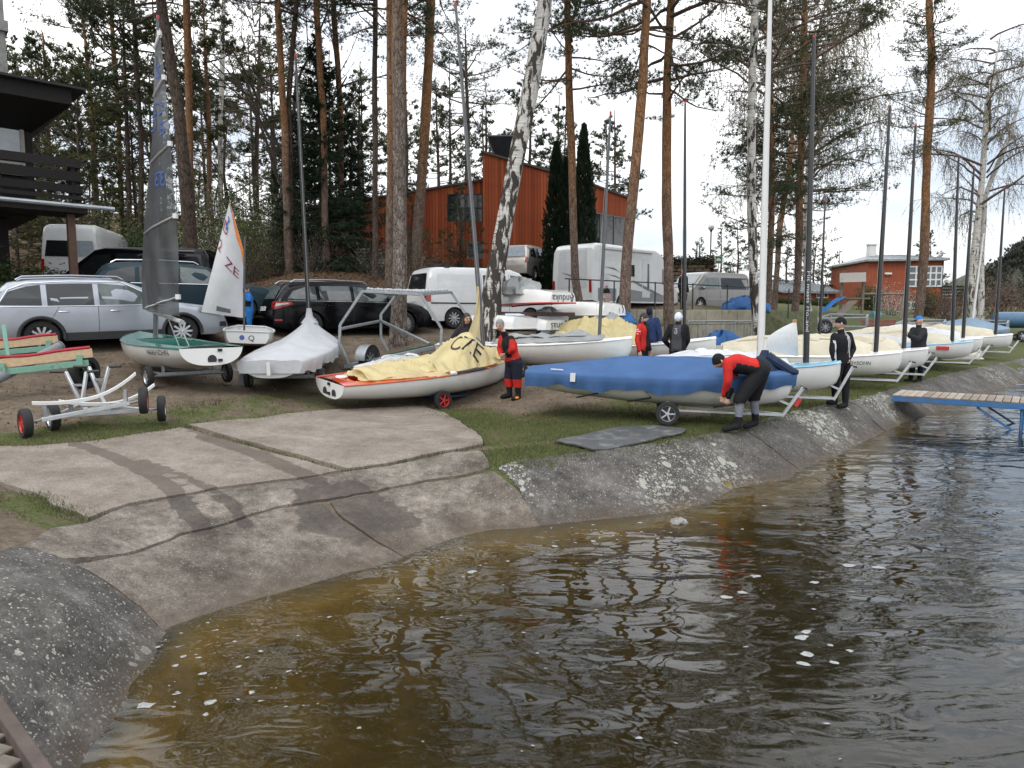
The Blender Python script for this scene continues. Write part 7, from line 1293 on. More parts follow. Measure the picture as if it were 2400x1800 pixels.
for n_, (bow, tx, hm_, dk, top, lb, sm) in enumerate(specs):
    k = row_boat(bow); b_ = Boat('white_dinghy', lb, k['pos'], k['heading'], .25, R(-2), hm_, dk, group='dinghies along the embankment')
    if top: b_.mast(m_carbon, 1.66, top, r=.058)
    if tx == 'haas': b_.text('HAAS+SOHN', 1.05, .13, -1, .40)
    if tx == 'bik': b_.text('bik', .6, .30, -1, .38)
    if tx == 'sticker': m = MB(); m.grid(6, 2, lambda i, j: (.95 + .42 * i, -(bI(.95 + .42 * i, BB) * (.985 + .012 * j) + .004), b_.hz + .38 + .12 * j)); obj('red_sticker', m, m_redp, b_.t)
    dolly('launching_dolly', ['aluminium dolly under the dinghy with cream sail and dark lettering', 'aluminium dolly behind the legs of the blue cap man', 'aluminium dolly under the small white bowed dinghy', 'aluminium dolly under the dinghy with the red sticker', 'aluminium dolly under the dinghy behind the red sticker boat', 'aluminium dolly under the dinghy with black script'][n_], b_, -.3, 2.2, tall=.62)
    if sm: b_.heap('rolled_sail', ['cream rolled sail on the dinghy with dark lettering by the striped jacket man', 'cream rolled sail behind the man in the blue cap', '', 'cream rolled sail on the dinghy with the red sticker', 'white rolled sail on the dinghy behind the red sticker boat', 'cream rolled sail on the dinghy with black script'][n_], -2.1, 1.45, .42, lambda i: .22 + .22 * math.sin(math.pi * i) ** .7, sm, 20 + n_, fold=.035)
k = row_boat((2.5, 16.1)); hs_b = Boat('white_dinghy', 'silver white lettered dinghy with bundled grey tarp behind the red jacket man', (k['pos'][0] + .2, k['pos'][1], k['pos'][2] - .10), k['heading'], .24, R(-1), m_gelg, m_white_d); hs_b.mast(m_greymast, 1.5, (1431, 265), r=.04); hs_b.text('HAAS+SOHN', -.75, .17, -1, .38); hs_b.heap('grey_tarp', 'crumpled silver grey tarp bundled on the lettered dinghy', -.9, 1.6, .5, lambda i: .06 + .10 * math.sin(math.pi * i), m_silvc, 31, fold=.09, cat='tarp'); dolly('launching_dolly', 'dolly with a white bunk under the silver white lettered dinghy', hs_b, -.2, 2.1, post=False)
k = row_boat((5.05, 17.6)); qb = Boat('white_dinghy', 'white dinghy with a heaped pale yellow sail beside the bandana man', k['pos'], k['heading'], .28, 0, m_gel, m_white_d); qb.mast(m_carbon, 1.5, (1606, 240), r=.045); qb.heap('yellow_sail', 'pale yellow sail heaped in front of the man in the grey beanie', -1.9, .6, .6, lambda i: .25 + .3 * math.sin(math.pi * i), m_ysail, 33, lng=1.3, fold=.11)
k = row_boat((12.1, 21.4)); wb_ = Boat('covered_dinghy', 'dinghy under a white cover behind the striped jacket man', k['pos'], k['heading'], .28, 0, m_gel, m_white_d, cockpit=False, bare=True); wb_.mast(m_carbon, -.4, (1934, 470), r=.04); wb_.cover(cloth('white_canvas', (.5, .51, .52), .8, .1), [(-2.35, .05), (-1.2, .25), (.2, .42), (1.4, .25), (2.3, .02)], .2, 8)
k = row_boat((21.6, 31.0)); b3 = Boat('covered_dinghy', 'dinghy under a dusty blue tented cover below the white pole', k['pos'], k['heading'], .28, 0, m_gel, m_white_d, cockpit=False, bare=True); b3.mast(m_wmast, .8, (2306, 545), r=.05); b3.cover(cloth('dusty_blue_canvas', (.20, .28, .36), .8, .1), [(-2.35, .08), (-.5, .45), (.8, .62), (1.6, .3), (2.3, .02)], .22, 11, peak=1)
# ------------------------------------------------------------------ people
m_skin = mat('skin', (.58, .36, .27), .55, var=.08, scale=8); m_eye = mat('eye_dark', (.03, .02, .015), .3); m_lip = mat('lips', (.36, .13, .11), .5)
def fab(name, col, var=.18): return mat(name, col, .85, var=var, scale=7, bump=.5, bscale=22, spec=.25)
f_red = fab('red_jacket', (.46, .022, .018)); f_blk = fab('black_neoprene', (.011, .011, .013)); f_nav = fab('navy_trousers', (.012, .014, .026)); f_gry = fab('grey_tights', (.19, .20, .235)); f_blu = fab('bright_blue_suit', (.02, .14, .42)); f_wht = fab('white_panel_cloth', (.55, .55, .55)); f_dgr = fab('dark_grey_vest', (.055, .058, .06)); f_plum = fab('dark_plum_coat', (.022, .018, .026)); f_dnv = fab('dark_blue_jacket', (.018, .035, .10)); f_pnk = fab('pink_wool', (.36, .13, .17)); f_gbn = fab('grey_beanie', (.045, .048, .05)); f_flo = mat('floral_dress', (.40, .30, .27), .8, var=.5, scale=30); f_cap = fab('blue_cap', (.035, .20, .50))
h_brn = mat('brown_hair', (.022, .014, .010), .55, var=.3, stretch=(20, 20, 2)); h_gry = mat('grey_hair', (.24, .24, .24), .6, var=.35, scale=30, bump=.8, bscale=80)
def cap_tube(m, a, b, ra, rb, n=12):
    a, b = Vector(a), Vector(b); d = (b - a).normalized() if (b - a).length > 1e-6 else Vector((0, 0, 1))
    m.tube([a - d * ra * .95, a - d * ra * .6, a, a.lerp(b, .5), b, b + d * rb * .6, b + d * rb * .95], [ra * .3, ra * .8, ra, (ra + rb) / 2, rb, rb * .8, rb * .3], n)
def head_pt(th, ph, k=1.0):              # th: 0 crown .. pi chin, ph: azimuth (0 = face)
    z = .122 * math.cos(th); r = math.sin(th); fx = .100 if abs(ph) < math.pi / 2 else .108; sd = .078
    if z < 0: sd *= 1 - .28 * (-z / .122) ** 1.6; fx *= 1 - .10 * (-z / .122) ** 2
    x = fx * r * math.cos(ph); y = sd * r * math.sin(ph)
    if z < 0 and math.cos(ph) < 0: x *= 1 - .25 * (-z / .122)
    nose = .030 * math.exp(-((z + .022) / .022) ** 2 - (ph / .20) ** 2); brow = .006 * math.exp(-((z - .022) / .014) ** 2 - (ph / .8) ** 2); sock = -.010 * math.exp(-((z - .002) / .014) ** 2 - ((abs(ph) - .38) / .18) ** 2); x += (nose + brow + sock); return (x * k, y * k, z * k)
def add_head(m, M_, sc=1.0, beard=False):
    n, k = 28, 22; rings = [[M_ @ (Vector(head_pt(math.pi * i / k, 2 * math.pi * j / n - math.pi)) * sc) for j in range(n)] for i in range(k + 1)]; m.loft(rings, mi=0)
    for sd in (-1, 1):
        e = MB(); e.ball((.086 * sc, sd * .031 * sc, .002 * sc), (.010 * sc, .014 * sc, .008 * sc), 8, 6); m.add([M_ @ Vector(p) for p in e.v], e.f, 1)
        e = MB(); e.ball((-.008 * sc, sd * .080 * sc, -.008 * sc), (.018 * sc, .010 * sc, .032 * sc), 8, 6); m.add([M_ @ Vector(p) for p in e.v], e.f, 0)
        e = MB(); e.box((.094 * sc, sd * .031 * sc, .021 * sc), (.012 * sc, .038 * sc, .007 * sc)); m.add([M_ @ Vector(p) for p in e.v], e.f, 1)
    e = MB(); e.ball((.090 * sc, 0, -.062 * sc), (.010 * sc, .024 * sc, .007 * sc), 8, 6); m.add([M_ @ Vector(p) for p in e.v], e.f, 2)
def head_shell(M_, sc, k, lo, material, name, parent, extra=None, n=28):
    """hat or hair: shell over the crown; lo(ph) = lowest polar angle"""
    m = MB(); rings = []
    for i in range(13): rings.append([M_ @ (Vector(head_pt(min(math.pi, (.02 + i / 12) * lo(2 * math.pi * j / n - math.pi)), 2 * math.pi * j / n - math.pi, k)) * sc) for j in range(n)])
    m.loft(rings)
    if extra: extra(m)
    return obj(name, m, material, parent, smooth=70)
def hand_mesh(m, w, d, pal, sc=1.0, curl=.5):
    """five bent fingers: w wrist, d pointing direction, pal palm normal"""
    d = Vector(d).normalized(); pal = Vector(pal); pal = (pal - d * pal.dot(d)).normalized(); s = d.cross(pal); w = Vector(w)
    m.loft([[w + d * (l * sc) + s * (a * .040 * sc * wd) + pal * (b_ * .014 * sc) for a, b_ in ((-1, -.7), (-.6, -1), (.6, -1), (1, -.7), (1, .7), (.6, 1), (-.6, 1), (-1, .7))] for l, wd in ((-.02, .75), (.02, .95), (.06, 1.08), (.095, 1.0))], cap0=True, cap1=True)
    for k, (off, L) in enumerate(((-.031, .066), (-.011, .076), (.010, .072), (.029, .056))):
        p0 = w + d * (.088 * sc) + s * off * sc; c1 = d * math.cos(curl) + pal * math.sin(curl); c2 = d * math.cos(curl * 2.1) + pal * math.sin(curl * 2.1); p1 = p0 + c1 * L * .5 * sc; p2 = p1 + c2 * L * .5 * sc; m.tube([p0, p1, p2], [.0095 * sc, .009 * sc, .007 * sc], 6)
    p0 = w + d * (.025 * sc) - s * .036 * sc; p1 = p0 + (d * .7 - s * .6 + pal * .25).normalized() * .038 * sc; p2 = p1 + (d + pal * .5).normalized() * .032 * sc; m.tube([p0, p1, p2], [.012 * sc, .011 * sc, .008 * sc], 6)
def tmpl(base, Hh, yaw, over=None, Y=None):
    f = Vector((math.cos(yaw), math.sin(yaw), 0)); l_ = Vector((-math.sin(yaw), math.cos(yaw), 0)); z = Vector((0, 0, 1)); b = Vector(base); J = dict(head=b + z * .935 * Hh + f * .015, hip=b + z * .53 * Hh)
    for nm, s in (('L', 1), ('R', -1)):
        J['sh' + nm] = b + z * .815 * Hh + l_ * s * .108 * Hh; J['el' + nm] = b + z * .63 * Hh + l_ * s * .145 * Hh - f * .02; J['ha' + nm] = b + z * .485 * Hh + l_ * s * .15 * Hh + f * .05; J['kn' + nm] = b + z * .285 * Hh + l_ * s * .055 * Hh + f * .015; J['an' + nm] = b + z * .045 * Hh + l_ * s * .06 * Hh; J['to' + nm] = b + z * .018 * Hh + l_ * s * .07 * Hh + f * .115 * Hh
    for k, v in (over or {}).items(): J[k] = P(v[0], v[1], Y + (v[2] if len(v) > 2 else 0))
    return J
def seg_d(p, a, b):
    ab = b - a; t = np.clip(((p - a) @ ab) / (ab @ ab + 1e-9), 0, 1); return np.linalg.norm(p - a - t[:, None] * ab, axis=1)
class Person:
    def __init__(s, label, J, Hh, face, pitch=0.0, tilt=0.0, bulk=1.0, curl=.6, group=None, palms=None, hands=True, vox=.021):
        base = (J['anL'] + J['anR']) / 2; base.z = min(J['anL'].z, J['anR'].z) - .07 * Hh / 1.75; s.t = thing('person', label, 'person', base); J = {k: Vector(v) - base for k, v in J.items()}; s.J = J; k = Hh / 1.75; s.k = k
        nk = (J['shL'] + J['shR']) / 2; hd = J['head']; up = (nk - J['hip']).normalized(); lat = (J['shL'] - J['shR']).normalized(); fw = lat.cross(up).normalized(); s.fw, s.up, s.lat = fw, up, lat; m = MB()
        def ell(c, a, b_): return [c + lat * (a * k * math.cos(2 * math.pi * q / 18)) + fw * (b_ * k * math.sin(2 * math.pi * q / 18)) for q in range(18)]
        hp = J['hip']; TL = (nk - hp).length
        st = [(-.10, .10, .075), (-.05, .155, .11), (.05, .170, .118), (.22, .160, .110), (.40, .152, .105), (.60, .168, .118), (.78, .185, .122), (.92, .180, .105), (1.02, .12, .075), (1.08, .06, .055)]
        m.loft([ell(hp + up * (TL * f), a * bulk, b_ * bulk) for f, a, b_ in st], cap0=True, cap1=True); cap_tube(m, nk - up * .02, hd - (hd - nk) * .35, .058 * k, .055 * k)
        for n_ in 'LR':
            sgn = 1 if n_ == 'L' else -1; hj = hp + lat * sgn * .088 * k - up * .02
            cap_tube(m, J['sh' + n_] - lat * sgn * .02, J['el' + n_], .060 * k * bulk, .047 * k * bulk); cap_tube(m, J['el' + n_], J['ha' + n_], .046 * k * bulk, .033 * k); cap_tube(m, hj, J['kn' + n_], .092 * k * bulk, .062 * k * bulk); cap_tube(m, J['kn' + n_], J['an' + n_], .060 * k * bulk, .042 * k); cap_tube(m, J['an' + n_] - Vector((0, 0, .02 * k)), J['to' + n_], .046 * k, .034 * k); c2 = J['kn' + n_].lerp(J['an' + n_], .3); bk = (J['an' + n_] - J['to' + n_]); bk.z = 0; bk = bk.normalized() if bk.length > 0 else Vector((0, 0, 0)); m.ball(c2 + bk * .015 * k, (.058 * k, .058 * k, .11 * k), 10, 8)
        me = bpy.data.meshes.new('tmp'); me.from_pydata([tuple(p) for p in m.v], [], m.f); o = bpy.data.objects.new('tmp', me); COL.objects.link(o); md = o.modifiers.new('r', 'REMESH'); md.mode = 'VOXEL'; md.voxel_size = vox * k; sm = o.modifiers.new('s', 'SMOOTH'); sm.factor = .5; sm.iterations = 3
        ev = o.evaluated_get(bpy.context.evaluated_depsgraph_get()); em = bpy.data.meshes.new_from_object(ev); n = len(em.vertices); V = np.empty(n * 3); em.vertices.foreach_get('co', V); V = V.reshape(-1, 3); Nn = np.empty(n * 3); em.vertices.foreach_get('normal', Nn); Nn = Nn.reshape(-1, 3); Fc = [tuple(p.vertices) for p in em.polygons]; bpy.data.objects.remove(o); bpy.data.meshes.remove(me); bpy.data.meshes.remove(em)
        A = lambda x: np.array(tuple(x)); segs = [('torso', hp + up * .0, nk, .14), ('neck', nk + up * .05, hd, .05)]
        for n_ in 'LR':
            sgn = 1 if n_ == 'L' else -1; hj = hp + lat * sgn * .088 * k - up * .02; segs += [('uarm' + n_, J['sh' + n_], J['el' + n_], .055), ('farm' + n_, J['el' + n_], J['ha' + n_], .042), ('thigh' + n_, hj - up * .05, J['kn' + n_], .078), ('shin' + n_, J['kn' + n_], J['an' + n_], .05), ('foot' + n_, J['an' + n_], J['to' + n_], .042)]
        D = np.stack([seg_d(V, A(a), A(b_)) / (r * k) for _, a, b_, r in segs], 1); ri = D.argmin(1); s.reg = np.array([q[0] for q in segs])[ri]; s.V, s.N, s.F = V, Nn, Fc
        s.fr = np.array([s.reg[f[0]] for f in Fc]); s.fc = np.array([V[list(f)].mean(0) for f in Fc]); b = MB(); b.add([tuple(p) for p in V], Fc, 0)
        f2 = Vector((math.cos(face), math.sin(face), 0)); M_ = Matrix.Translation(hd) @ Matrix.Rotation(face, 4, 'Z') @ Matrix.Rotation(pitch, 4, 'Y') @ Matrix.Rotation(tilt, 4, 'X'); s.HM = M_; add_head(b, M_, k)
        if hands:
            for n_ in 'LR':
                d = J['ha' + n_] - J['el' + n_]; pal = (palms or {}).get(n_, -lat * (1 if n_ == 'L' else -1)); hand_mesh(b, J['ha' + n_] + d.normalized() * .03 * k, d, pal, k, curl)
        s.b = b
    def finish(s, body_mat=None):
        """skin everywhere; body_mat colours faces the clothes leave bare"""
        s.body = obj('body', s.b, [m_skin, m_eye, m_lip], s.t, smooth=60); return s
    def wear(s, name, regs, material, off=.012, cond=None, mats=None):
        if name in ('boots', 'shoes', 'tights'):
            for sd in 'LR': s.wear(name[:-1], [q + sd for q in regs], material, off, cond, mats)
            return
        msk = np.array([any(r == q or r[:-1] == q for q in regs) for r in s.fr])
        if cond is not None: msk &= np.array([bool(cond(Vector(c))) for c in s.fc])
        msk &= ~((s.fr == 'neck') & (s.fc[:, 2] > s.J['head'].z - .125 * s.k) & (np.linalg.norm(s.fc - np.array(tuple(s.J['head'])), axis=1) < .2 * s.k)); idx = np.where(msk)[0]
        if len(idx) == 0: return None
        used = sorted({v for i in idx for v in s.F[i]}); mp = {v: q for q, v in enumerate(used)}; m = MB(); m.add([tuple(s.V[v] + s.N[v] * off) for v in used], [tuple(mp[v] for v in s.F[i]) for i in idx])
        # turn the open hems inwards
        cnt = {}
        for f in m.f:
            for a, c in zip(f, f[1:] + f[:1]): cnt[(a, c)] = 1
        vs, fs, low = [], [], {}
        for a, c in [e for e in cnt if (e[1], e[0]) not in cnt]:
            for q in (a, c):
                if q not in low: low[q] = len(m.v) + len(vs); v = used[q]; vs.append(tuple(s.V[v] - s.N[v] * .004))
            fs.append((c, a, low[a], low[c]))
        m.v += vs; m.f += fs; m.m = [0] * len(m.f)
        if mats: m.m = [mats(Vector([sum(m.v[i][k] for i in f) / len(f) for k in range(3)])) for f in m.f]
        return obj(name, m, material, s.t, smooth=70)
    def beanie(s, material, low=.50, name='beanie'): return head_shell(s.HM, s.k, 1.07, lambda ph: math.pi * (low + .12 * (1 - math.cos(ph)) / 2), material, name, s.t)
Z3 = Vector((0, 0, 1))
# crouched man fastening the blue cover
Yb = 11.62; J = {k: P(u, v, Yb + d) for k, (u, v, d) in dict(head=(1685, 846, .02), shR=(1706, 852, -.17), shL=(1714, 846, .17), elR=(1706, 893, -.22), haR=(1697, 926, -.12), elL=(1722, 890, .22), haL=(1706, 932, .08), hip=(1782, 864, 0), knR=(1733, 937, -.14), knL=(1767, 931, .16), anR=(1731, 995, -.14), anL=(1771, 988, .18), toR=(1697, 1007, -.2), toL=(1746, 1000, .12)).items()}
p = Person('man in red and black jacket and black shorts bent double over the blue cover', J, 1.78, R(192), R(38), 0, 1.22, .9); p.finish(); hp_b = J['hip']; bs = Vector(p.t.location)
p.wear('jacket', ['torso', 'uarm', 'farm', 'neck'], [f_red, f_blk], .016, lambda c: (c - p.J['hip']).dot(p.up) > .07, lambda c: 1 if (abs((c - p.J['hip']).dot(p.up) - .30) < .22 and (c - p.J['hip']).dot(p.fw) < .045 and (c - (p.J['shR'])).length > .13 and min((c - p.J['elR']).length, (c - p.J['elL']).length) > .16) else 0)
p.wear('shorts', ['thigh', 'shin'], f_blk, .030, lambda c: c.z > p.J['knR'].z - .05); p.wear('shorts_seat', ['torso'], f_blk, .030, lambda c: (c - p.J['hip']).dot(p.up) < .10); p.wear('tights', ['thigh', 'shin'], f_gry, .008, lambda c: c.z < p.J['knR'].z + .02); p.wear('boots', ['foot', 'shin'], f_blk, .014, lambda c: c.z < p.J['anR'].z + .14); p.beanie(f_blk, .48)
for n_, c in (('R', p.J['haR']), ('L', p.J['haL'])): m = MB(); d = (p.J['ha' + n_] - p.J['el' + n_]).normalized(); m.tube([c - d * .07, c - d * .02], .044, 10); obj('cuff', m, f_blk, p.t)
# man in the striped jacket
Ys = 14.75; J = {k: P(u, v, Ys + d) for k, (u, v, d) in dict(head=(1970, 758, 0), shL=(1955, 789, -.10), shR=(1990, 786, .10), elL=(1951, 822, -.16), haL=(1957, 851, -.16), elR=(1999, 818, .12), haR=(1990, 840, -.02), hip=(1972, 850, 0), knL=(1957, 901, -.06), knR=(1982, 900, .08), anL=(1957, 940, -.02), anR=(1981, 947, .0), toL=(1941, 943, -.05), toR=(1966, 953, -.1)).items()}
p = Person('man in black and white striped jacket and black beanie standing with his back turned', J, 1.84, R(165), 0, 0, 1.12, .7); p.finish()
p.wear('jacket', ['torso', 'uarm', 'farm', 'neck'], [f_blk, f_wht], .016, lambda c: (c - p.J['hip']).dot(p.up) > -.02, lambda c: 1 if ((abs((c - p.J['hip']).dot(p.lat) + .075) < .018 and c.z > p.J['hip'].z + .1) or (abs((c - p.J['hip']).dot(p.lat) + .025) < .012 and c.z > p.J['hip'].z + .2) or ((c - p.J['elL']).length < .22 and abs(((c - p.J['elL']).dot(p.lat)) + .02) < .02)) else 0)
p.wear('trousers', ['torso', 'thigh', 'shin'], f_blk, .014, lambda c: (c - p.J['hip']).dot(p.up) < 0); p.wear('boots', ['foot', 'shin'], f_blk, .018, lambda c: c.z < p.J['anL'].z + .12); p.beanie(f_blk, .44)
# man in the blue cap rigging a mast
Yk = 19.9; J = {k: P(u, v, Yk + d) for k, (u, v, d) in dict(head=(2154, 751, 0), shL=(2139, 773, .14), shR=(2167, 774, -.12), elL=(2134, 788, .05), haL=(2127, 783, .1), elR=(2153, 795, -.25), haR=(2130, 785, -.1), hip=(2153, 822, 0), knL=(2139, 858, .08), knR=(2158, 858, -.05), anL=(2134, 889, .1), anR=(2155, 889, -.05), toL=(2121, 893, .05), toR=(2143, 895, -.12)).items()}
p = Person('man in blue cap and dark wetsuit handling a mast', J, 1.80, R(178), .1, 0, 1.15, .8); p.finish()
p.wear('jacket', ['torso', 'uarm', 'farm', 'neck'], [fab('charcoal_jacket', (.022, .023, .028)), f_wht], .018, lambda c: (c - p.J['hip']).dot(p.up) > -.04, lambda c: 1 if ((c - p.J['hip']).dot(p.fw) > .05 and .12 < c.z - p.J['hip'].z < .32 and (c - p.J['hip']).dot(p.lat) < .02) else 0)
p.wear('trousers', ['torso', 'thigh', 'shin'], [f_nav, f_gry], .014, lambda c: (c - p.J['hip']).dot(p.up) < 0, lambda c: 1 if ((c - p.J['knL']).length < .3 and c.z > p.J['knL'].z + .06) else 0); p.wear('boots', ['foot', 'shin'], f_blk, .018, lambda c: c.z < p.J['anL'].z + .08); HMk = p.HM
def visor(m):
    m.grid(8, 4, lambda i, j: HMk @ Vector((.085 + .085 * j * math.cos((i - .5) * 1.6), .088 * math.sin((i - .5) * 2.4) * (1 - .15 * j), .052 - .02 * j + .0 * i)))
head_shell(HMk, p.k, 1.07, lambda ph: math.pi * .40, f_cap, 'cap', p.t, visor); m = MB()
for sd in (-1, 1): m.box(HMk @ Vector((.100, sd * .032, .004)), (.03, .05, .03))
obj('sunglasses', m, m_black, p.t)
# grey haired man in red and black drysuit leaning on the bow
Yr = 14.75; J = {k: P(u, v, Yr + d) for k, (u, v, d) in dict(head=(1172, 762, -.06), shL=(1199, 795, -.12), shR=(1176, 793, .16), elL=(1202, 818, -.2), haL=(1187, 829, -.14), elR=(1172, 818, .18), haR=(1174, 832, .06), hip=(1204, 848, .02), knL=(1212, 893, -.05), knR=(1192, 891, .08), anL=(1215, 927, -.04), anR=(1195, 923, .08), toL=(1202, 935, -.16), toR=(1177, 930, .02)).items()}
p = Person('grey haired man in red and black drysuit leaning on the bow of the orange dinghy', J, 1.78, R(245), .25, 0, 1.12, .7); p.finish()
p.wear('jacket', ['torso', 'uarm', 'farm', 'neck'], [f_red, f_blk, f_wht], .018, lambda c: (c - p.J['hip']).dot(p.up) > .02, lambda c: 1 if (((c - p.J['hip']).dot(p.fw) > -.02 and abs((c - p.J['hip']).dot(p.lat)) < .11 and c.z > p.J['hip'].z + .10) or ((c - p.J['shL']).length < .07)) else 0)
p.wear('trousers', ['torso', 'thigh', 'shin'], [f_nav, f_red], .03, lambda c: (c - p.J['hip']).dot(p.up) < .05 and c.z > p.J['anL'].z + .18, lambda c: 1 if c.z < p.J['knR'].z + .03 else 0); p.wear('boots', ['foot', 'shin'], f_blk, .016, lambda c: c.z < p.J['anL'].z + .20); head_shell(p.HM, p.k, 1.09, lambda ph: math.pi * (.36 + .26 * (1 - math.cos(ph)) / 2), h_gry, 'hair', p.t); m = MB(); a = p.J['toL']; m.box(a + Vector((.08, .02, .02)), (.09, .07, .05), bevel=.015); obj('orange_heel_tab', m, mat('orange_tab', (.7, .2, .03), .5), p.t)
# woman behind the yellow sail
b0 = P(1086, 916, 15.95); J = tmpl(b0, 1.80, R(-70), dict(head=(1094, 747), shL=(1111, 772, .05), shR=(1076, 772, -.05)), 15.95); p = Person('woman in dark coat and glasses with long brown hair behind the yellow sail', J, 1.78, R(-62), .05); p.finish(); p.wear('coat', ['torso', 'uarm', 'farm', 'neck'], f_plum, .02); p.wear('trousers', ['thigh', 'shin'], f_nav, .014); p.wear('boots', ['foot'], f_blk, .014)
HMw = p.HM; head_shell(HMw, p.k, 1.10, lambda ph: math.pi * (.34 + .40 * (1 - math.cos(ph)) / 2), h_brn, 'hair', p.t, lambda m: [m.tube([HMw @ Vector((.0, sd * .085, .02)), HMw @ Vector((.0, sd * .10, -.10)), HMw @ Vector((.02, sd * .10, -.22)), HMw @ Vector((.03, sd * .09, -.30))], [.03, .045, .05, .02], 8) for sd in (-1, 1)]); m = MB()
for sd in (-1, 1): m.tube([HMw @ Vector((.102, sd * .032 + .02 * math.cos(a), .004 + .015 * math.sin(a))) for a in np.linspace(0, 6.28, 10)], .003, 4)
m.tube([HMw @ Vector((.104, -.012, .006)), HMw @ Vector((.104, .012, .006))], .003, 4); obj('glasses', m, m_black, p.t)
# child sailor in bright blue by the optimist
b0 = P(586, 777, 18.4); b0.z = h1(b0.x, 18.4); J = tmpl(b0, 1.32, R(200)); J['haL'] = P(574, 690, 18.2); J['elL'] = P(583, 706, 18.2); J['haR'] = P(573, 700, 18.5); J['elR'] = P(584, 715, 18.7); p = Person('youngster in bright blue waterproofs reaching up behind the optimist sail', J, 1.32, R(215), -.1); p.finish(); p.wear('waterproofs', ['torso', 'uarm', 'farm', 'thigh', 'shin'], [f_blu, f_blk], .022, None, lambda c: 1 if (abs(c.z - p.J['hip'].z - .17) < .07 and (c - p.J['hip']).dot(p.fw) > -.05) else 0); p.wear('boots', ['foot'], f_blk, .014); p.beanie(f_gbn, .5)
# men behind the pale blue dinghy
def up_man(label, u, vh, Y, Hh, yaw, over=None, face=None, **kw):
    h = P(u, vh, Y); b = Vector((h.x, Y, h.z - .935 * Hh)); gz_ = h1(b.x, Y); Hh2 = Hh
    if abs(b.z - gz_) < .3: b.z = gz_; Hh2 = (h.z - gz_) / .935
    return Person(label, tmpl(b, Hh2, yaw, over, Y), Hh2, face if face is not None else yaw, **kw).finish()
p = up_man('man in grey beanie and red sleeved top behind the yellow sail heap', 1508, 745, 16.9, 1.78, R(-40), face=R(-35)); p.wear('top', ['torso', 'uarm', 'farm', 'neck'], [f_red, f_blk, f_wht], .016, None, lambda c: 1 if ((c - p.J['hip']).dot(p.lat) > -.06 and (c - p.J['hip']).dot(p.fw) > -.1) else (2 if abs((c - p.J['shR']).z + .12) < .07 and (c - p.J['shR']).dot(p.lat) < -.02 and int(c.z * 60) % 3 == 0 else 0)); p.wear('trousers', ['thigh', 'shin', 'torso'], f_blk, .014, lambda c: c.z < p.J['hip'].z); p.beanie(f_gbn, .50); p.wear('boots', ['foot'], f_blk, .014)
p = up_man('man in dark blue hooded jacket half hidden behind the grey beanie man', 1522, 731, 18.0, 1.80, R(80)); p.wear('jacket', ['torso', 'uarm', 'farm', 'neck'], f_dnv, .03); p.wear('trousers', ['thigh', 'shin'], f_nav, .014); p.wear('boots', ['foot'], f_blk, .014); p.beanie(f_nav, .6, 'hood')
p = up_man('man in white and blue bandana and dark sleeveless wetsuit seen from behind', 1590, 745, 16.6, 1.78, R(60), dict(elL=(1557, 797, .1), haL=(1572, 815, .35), elR=(1612, 797, -.05), haR=(1603, 818, .2)), face=R(35), bulk=1.1); p.wear('wetsuit', ['torso', 'uarm', 'farm', 'neck', 'thigh', 'shin'], [f_blk, f_dgr], .014, None, lambda c: 1 if (abs((c - p.J['hip']).dot(p.lat)) < .12 - .10 * max(0, (c - p.J['hip']).dot(p.up) - .22) and -.05 < (c - p.J['hip']).dot(p.up) < .56) else 0); p.wear('boots', ['foot'], f_blk, .014)
head_shell(p.HM, p.k, 1.07, lambda ph: math.pi * (.42 + .28 * (1 - math.cos(ph)) / 2), mat('bandana', (.52, .58, .66), .8, var=.35, scale=9), 'bandana', p.t); c = p.J['hip'] + p.up * .42 - p.fw * .165; text_on('lettering', 'Gul', .10, lambda a, b_: tuple(c + p.up * a - p.lat * b_ * -1), f_wht, p.t)
# terrace: woman and child
b0 = P(1600, 727, 29.0); b0.z = ZT; p = Person('woman in pink hat and black coat standing at the terrace railing', tmpl(b0, 1.62, R(20)), 1.62, R(10), .2).finish(); p.wear('coat', ['torso', 'uarm', 'farm', 'neck', 'thigh'], f_blk, .04); p.wear('trousers', ['shin'], f_blk, .02); p.wear('boots', ['foot'], f_blk, .014); p.beanie(f_pnk, .48, 'pink_hat'); m = MB(); c = p.J['shL'].lerp(p.J['shR'], .5); m.tube([c + p.fw * .10 + Z3 * .06, c + p.fw * .15 - Z3 * .1, c + p.fw * .16 - Z3 * .3], [.06, .05, .04], 8); obj('scarf', m, f_wht, p.t)
b0 = P(1421, 718, 28.0); b0.z = ZT; p = Person('small child in pink hat and flowered dress by the camper', tmpl(b0, .98, R(-60)), .98, R(-60)).finish(); p.wear('dress', ['torso', 'uarm', 'farm', 'thigh'], [f_flo, f_blk], .03, None, lambda c: 1 if c.z > p.J['hip'].z + .16 else 0); p.wear('tights', ['shin'], f_wht, .01); p.wear('shoes', ['foot'], f_blk, .012); p.beanie(f_pnk, .46, 'pink_hat')
# ------------------------------------------------------------------ boat park clutter
def bars(t, name, segs, w, material, rnd=True):
    for a, b_ in segs: m = MB(); (m.tube([a, b_], w / 2, 8) if rnd else m.bar(a, b_, w, w, w * .12)); obj(name, m, material, t)
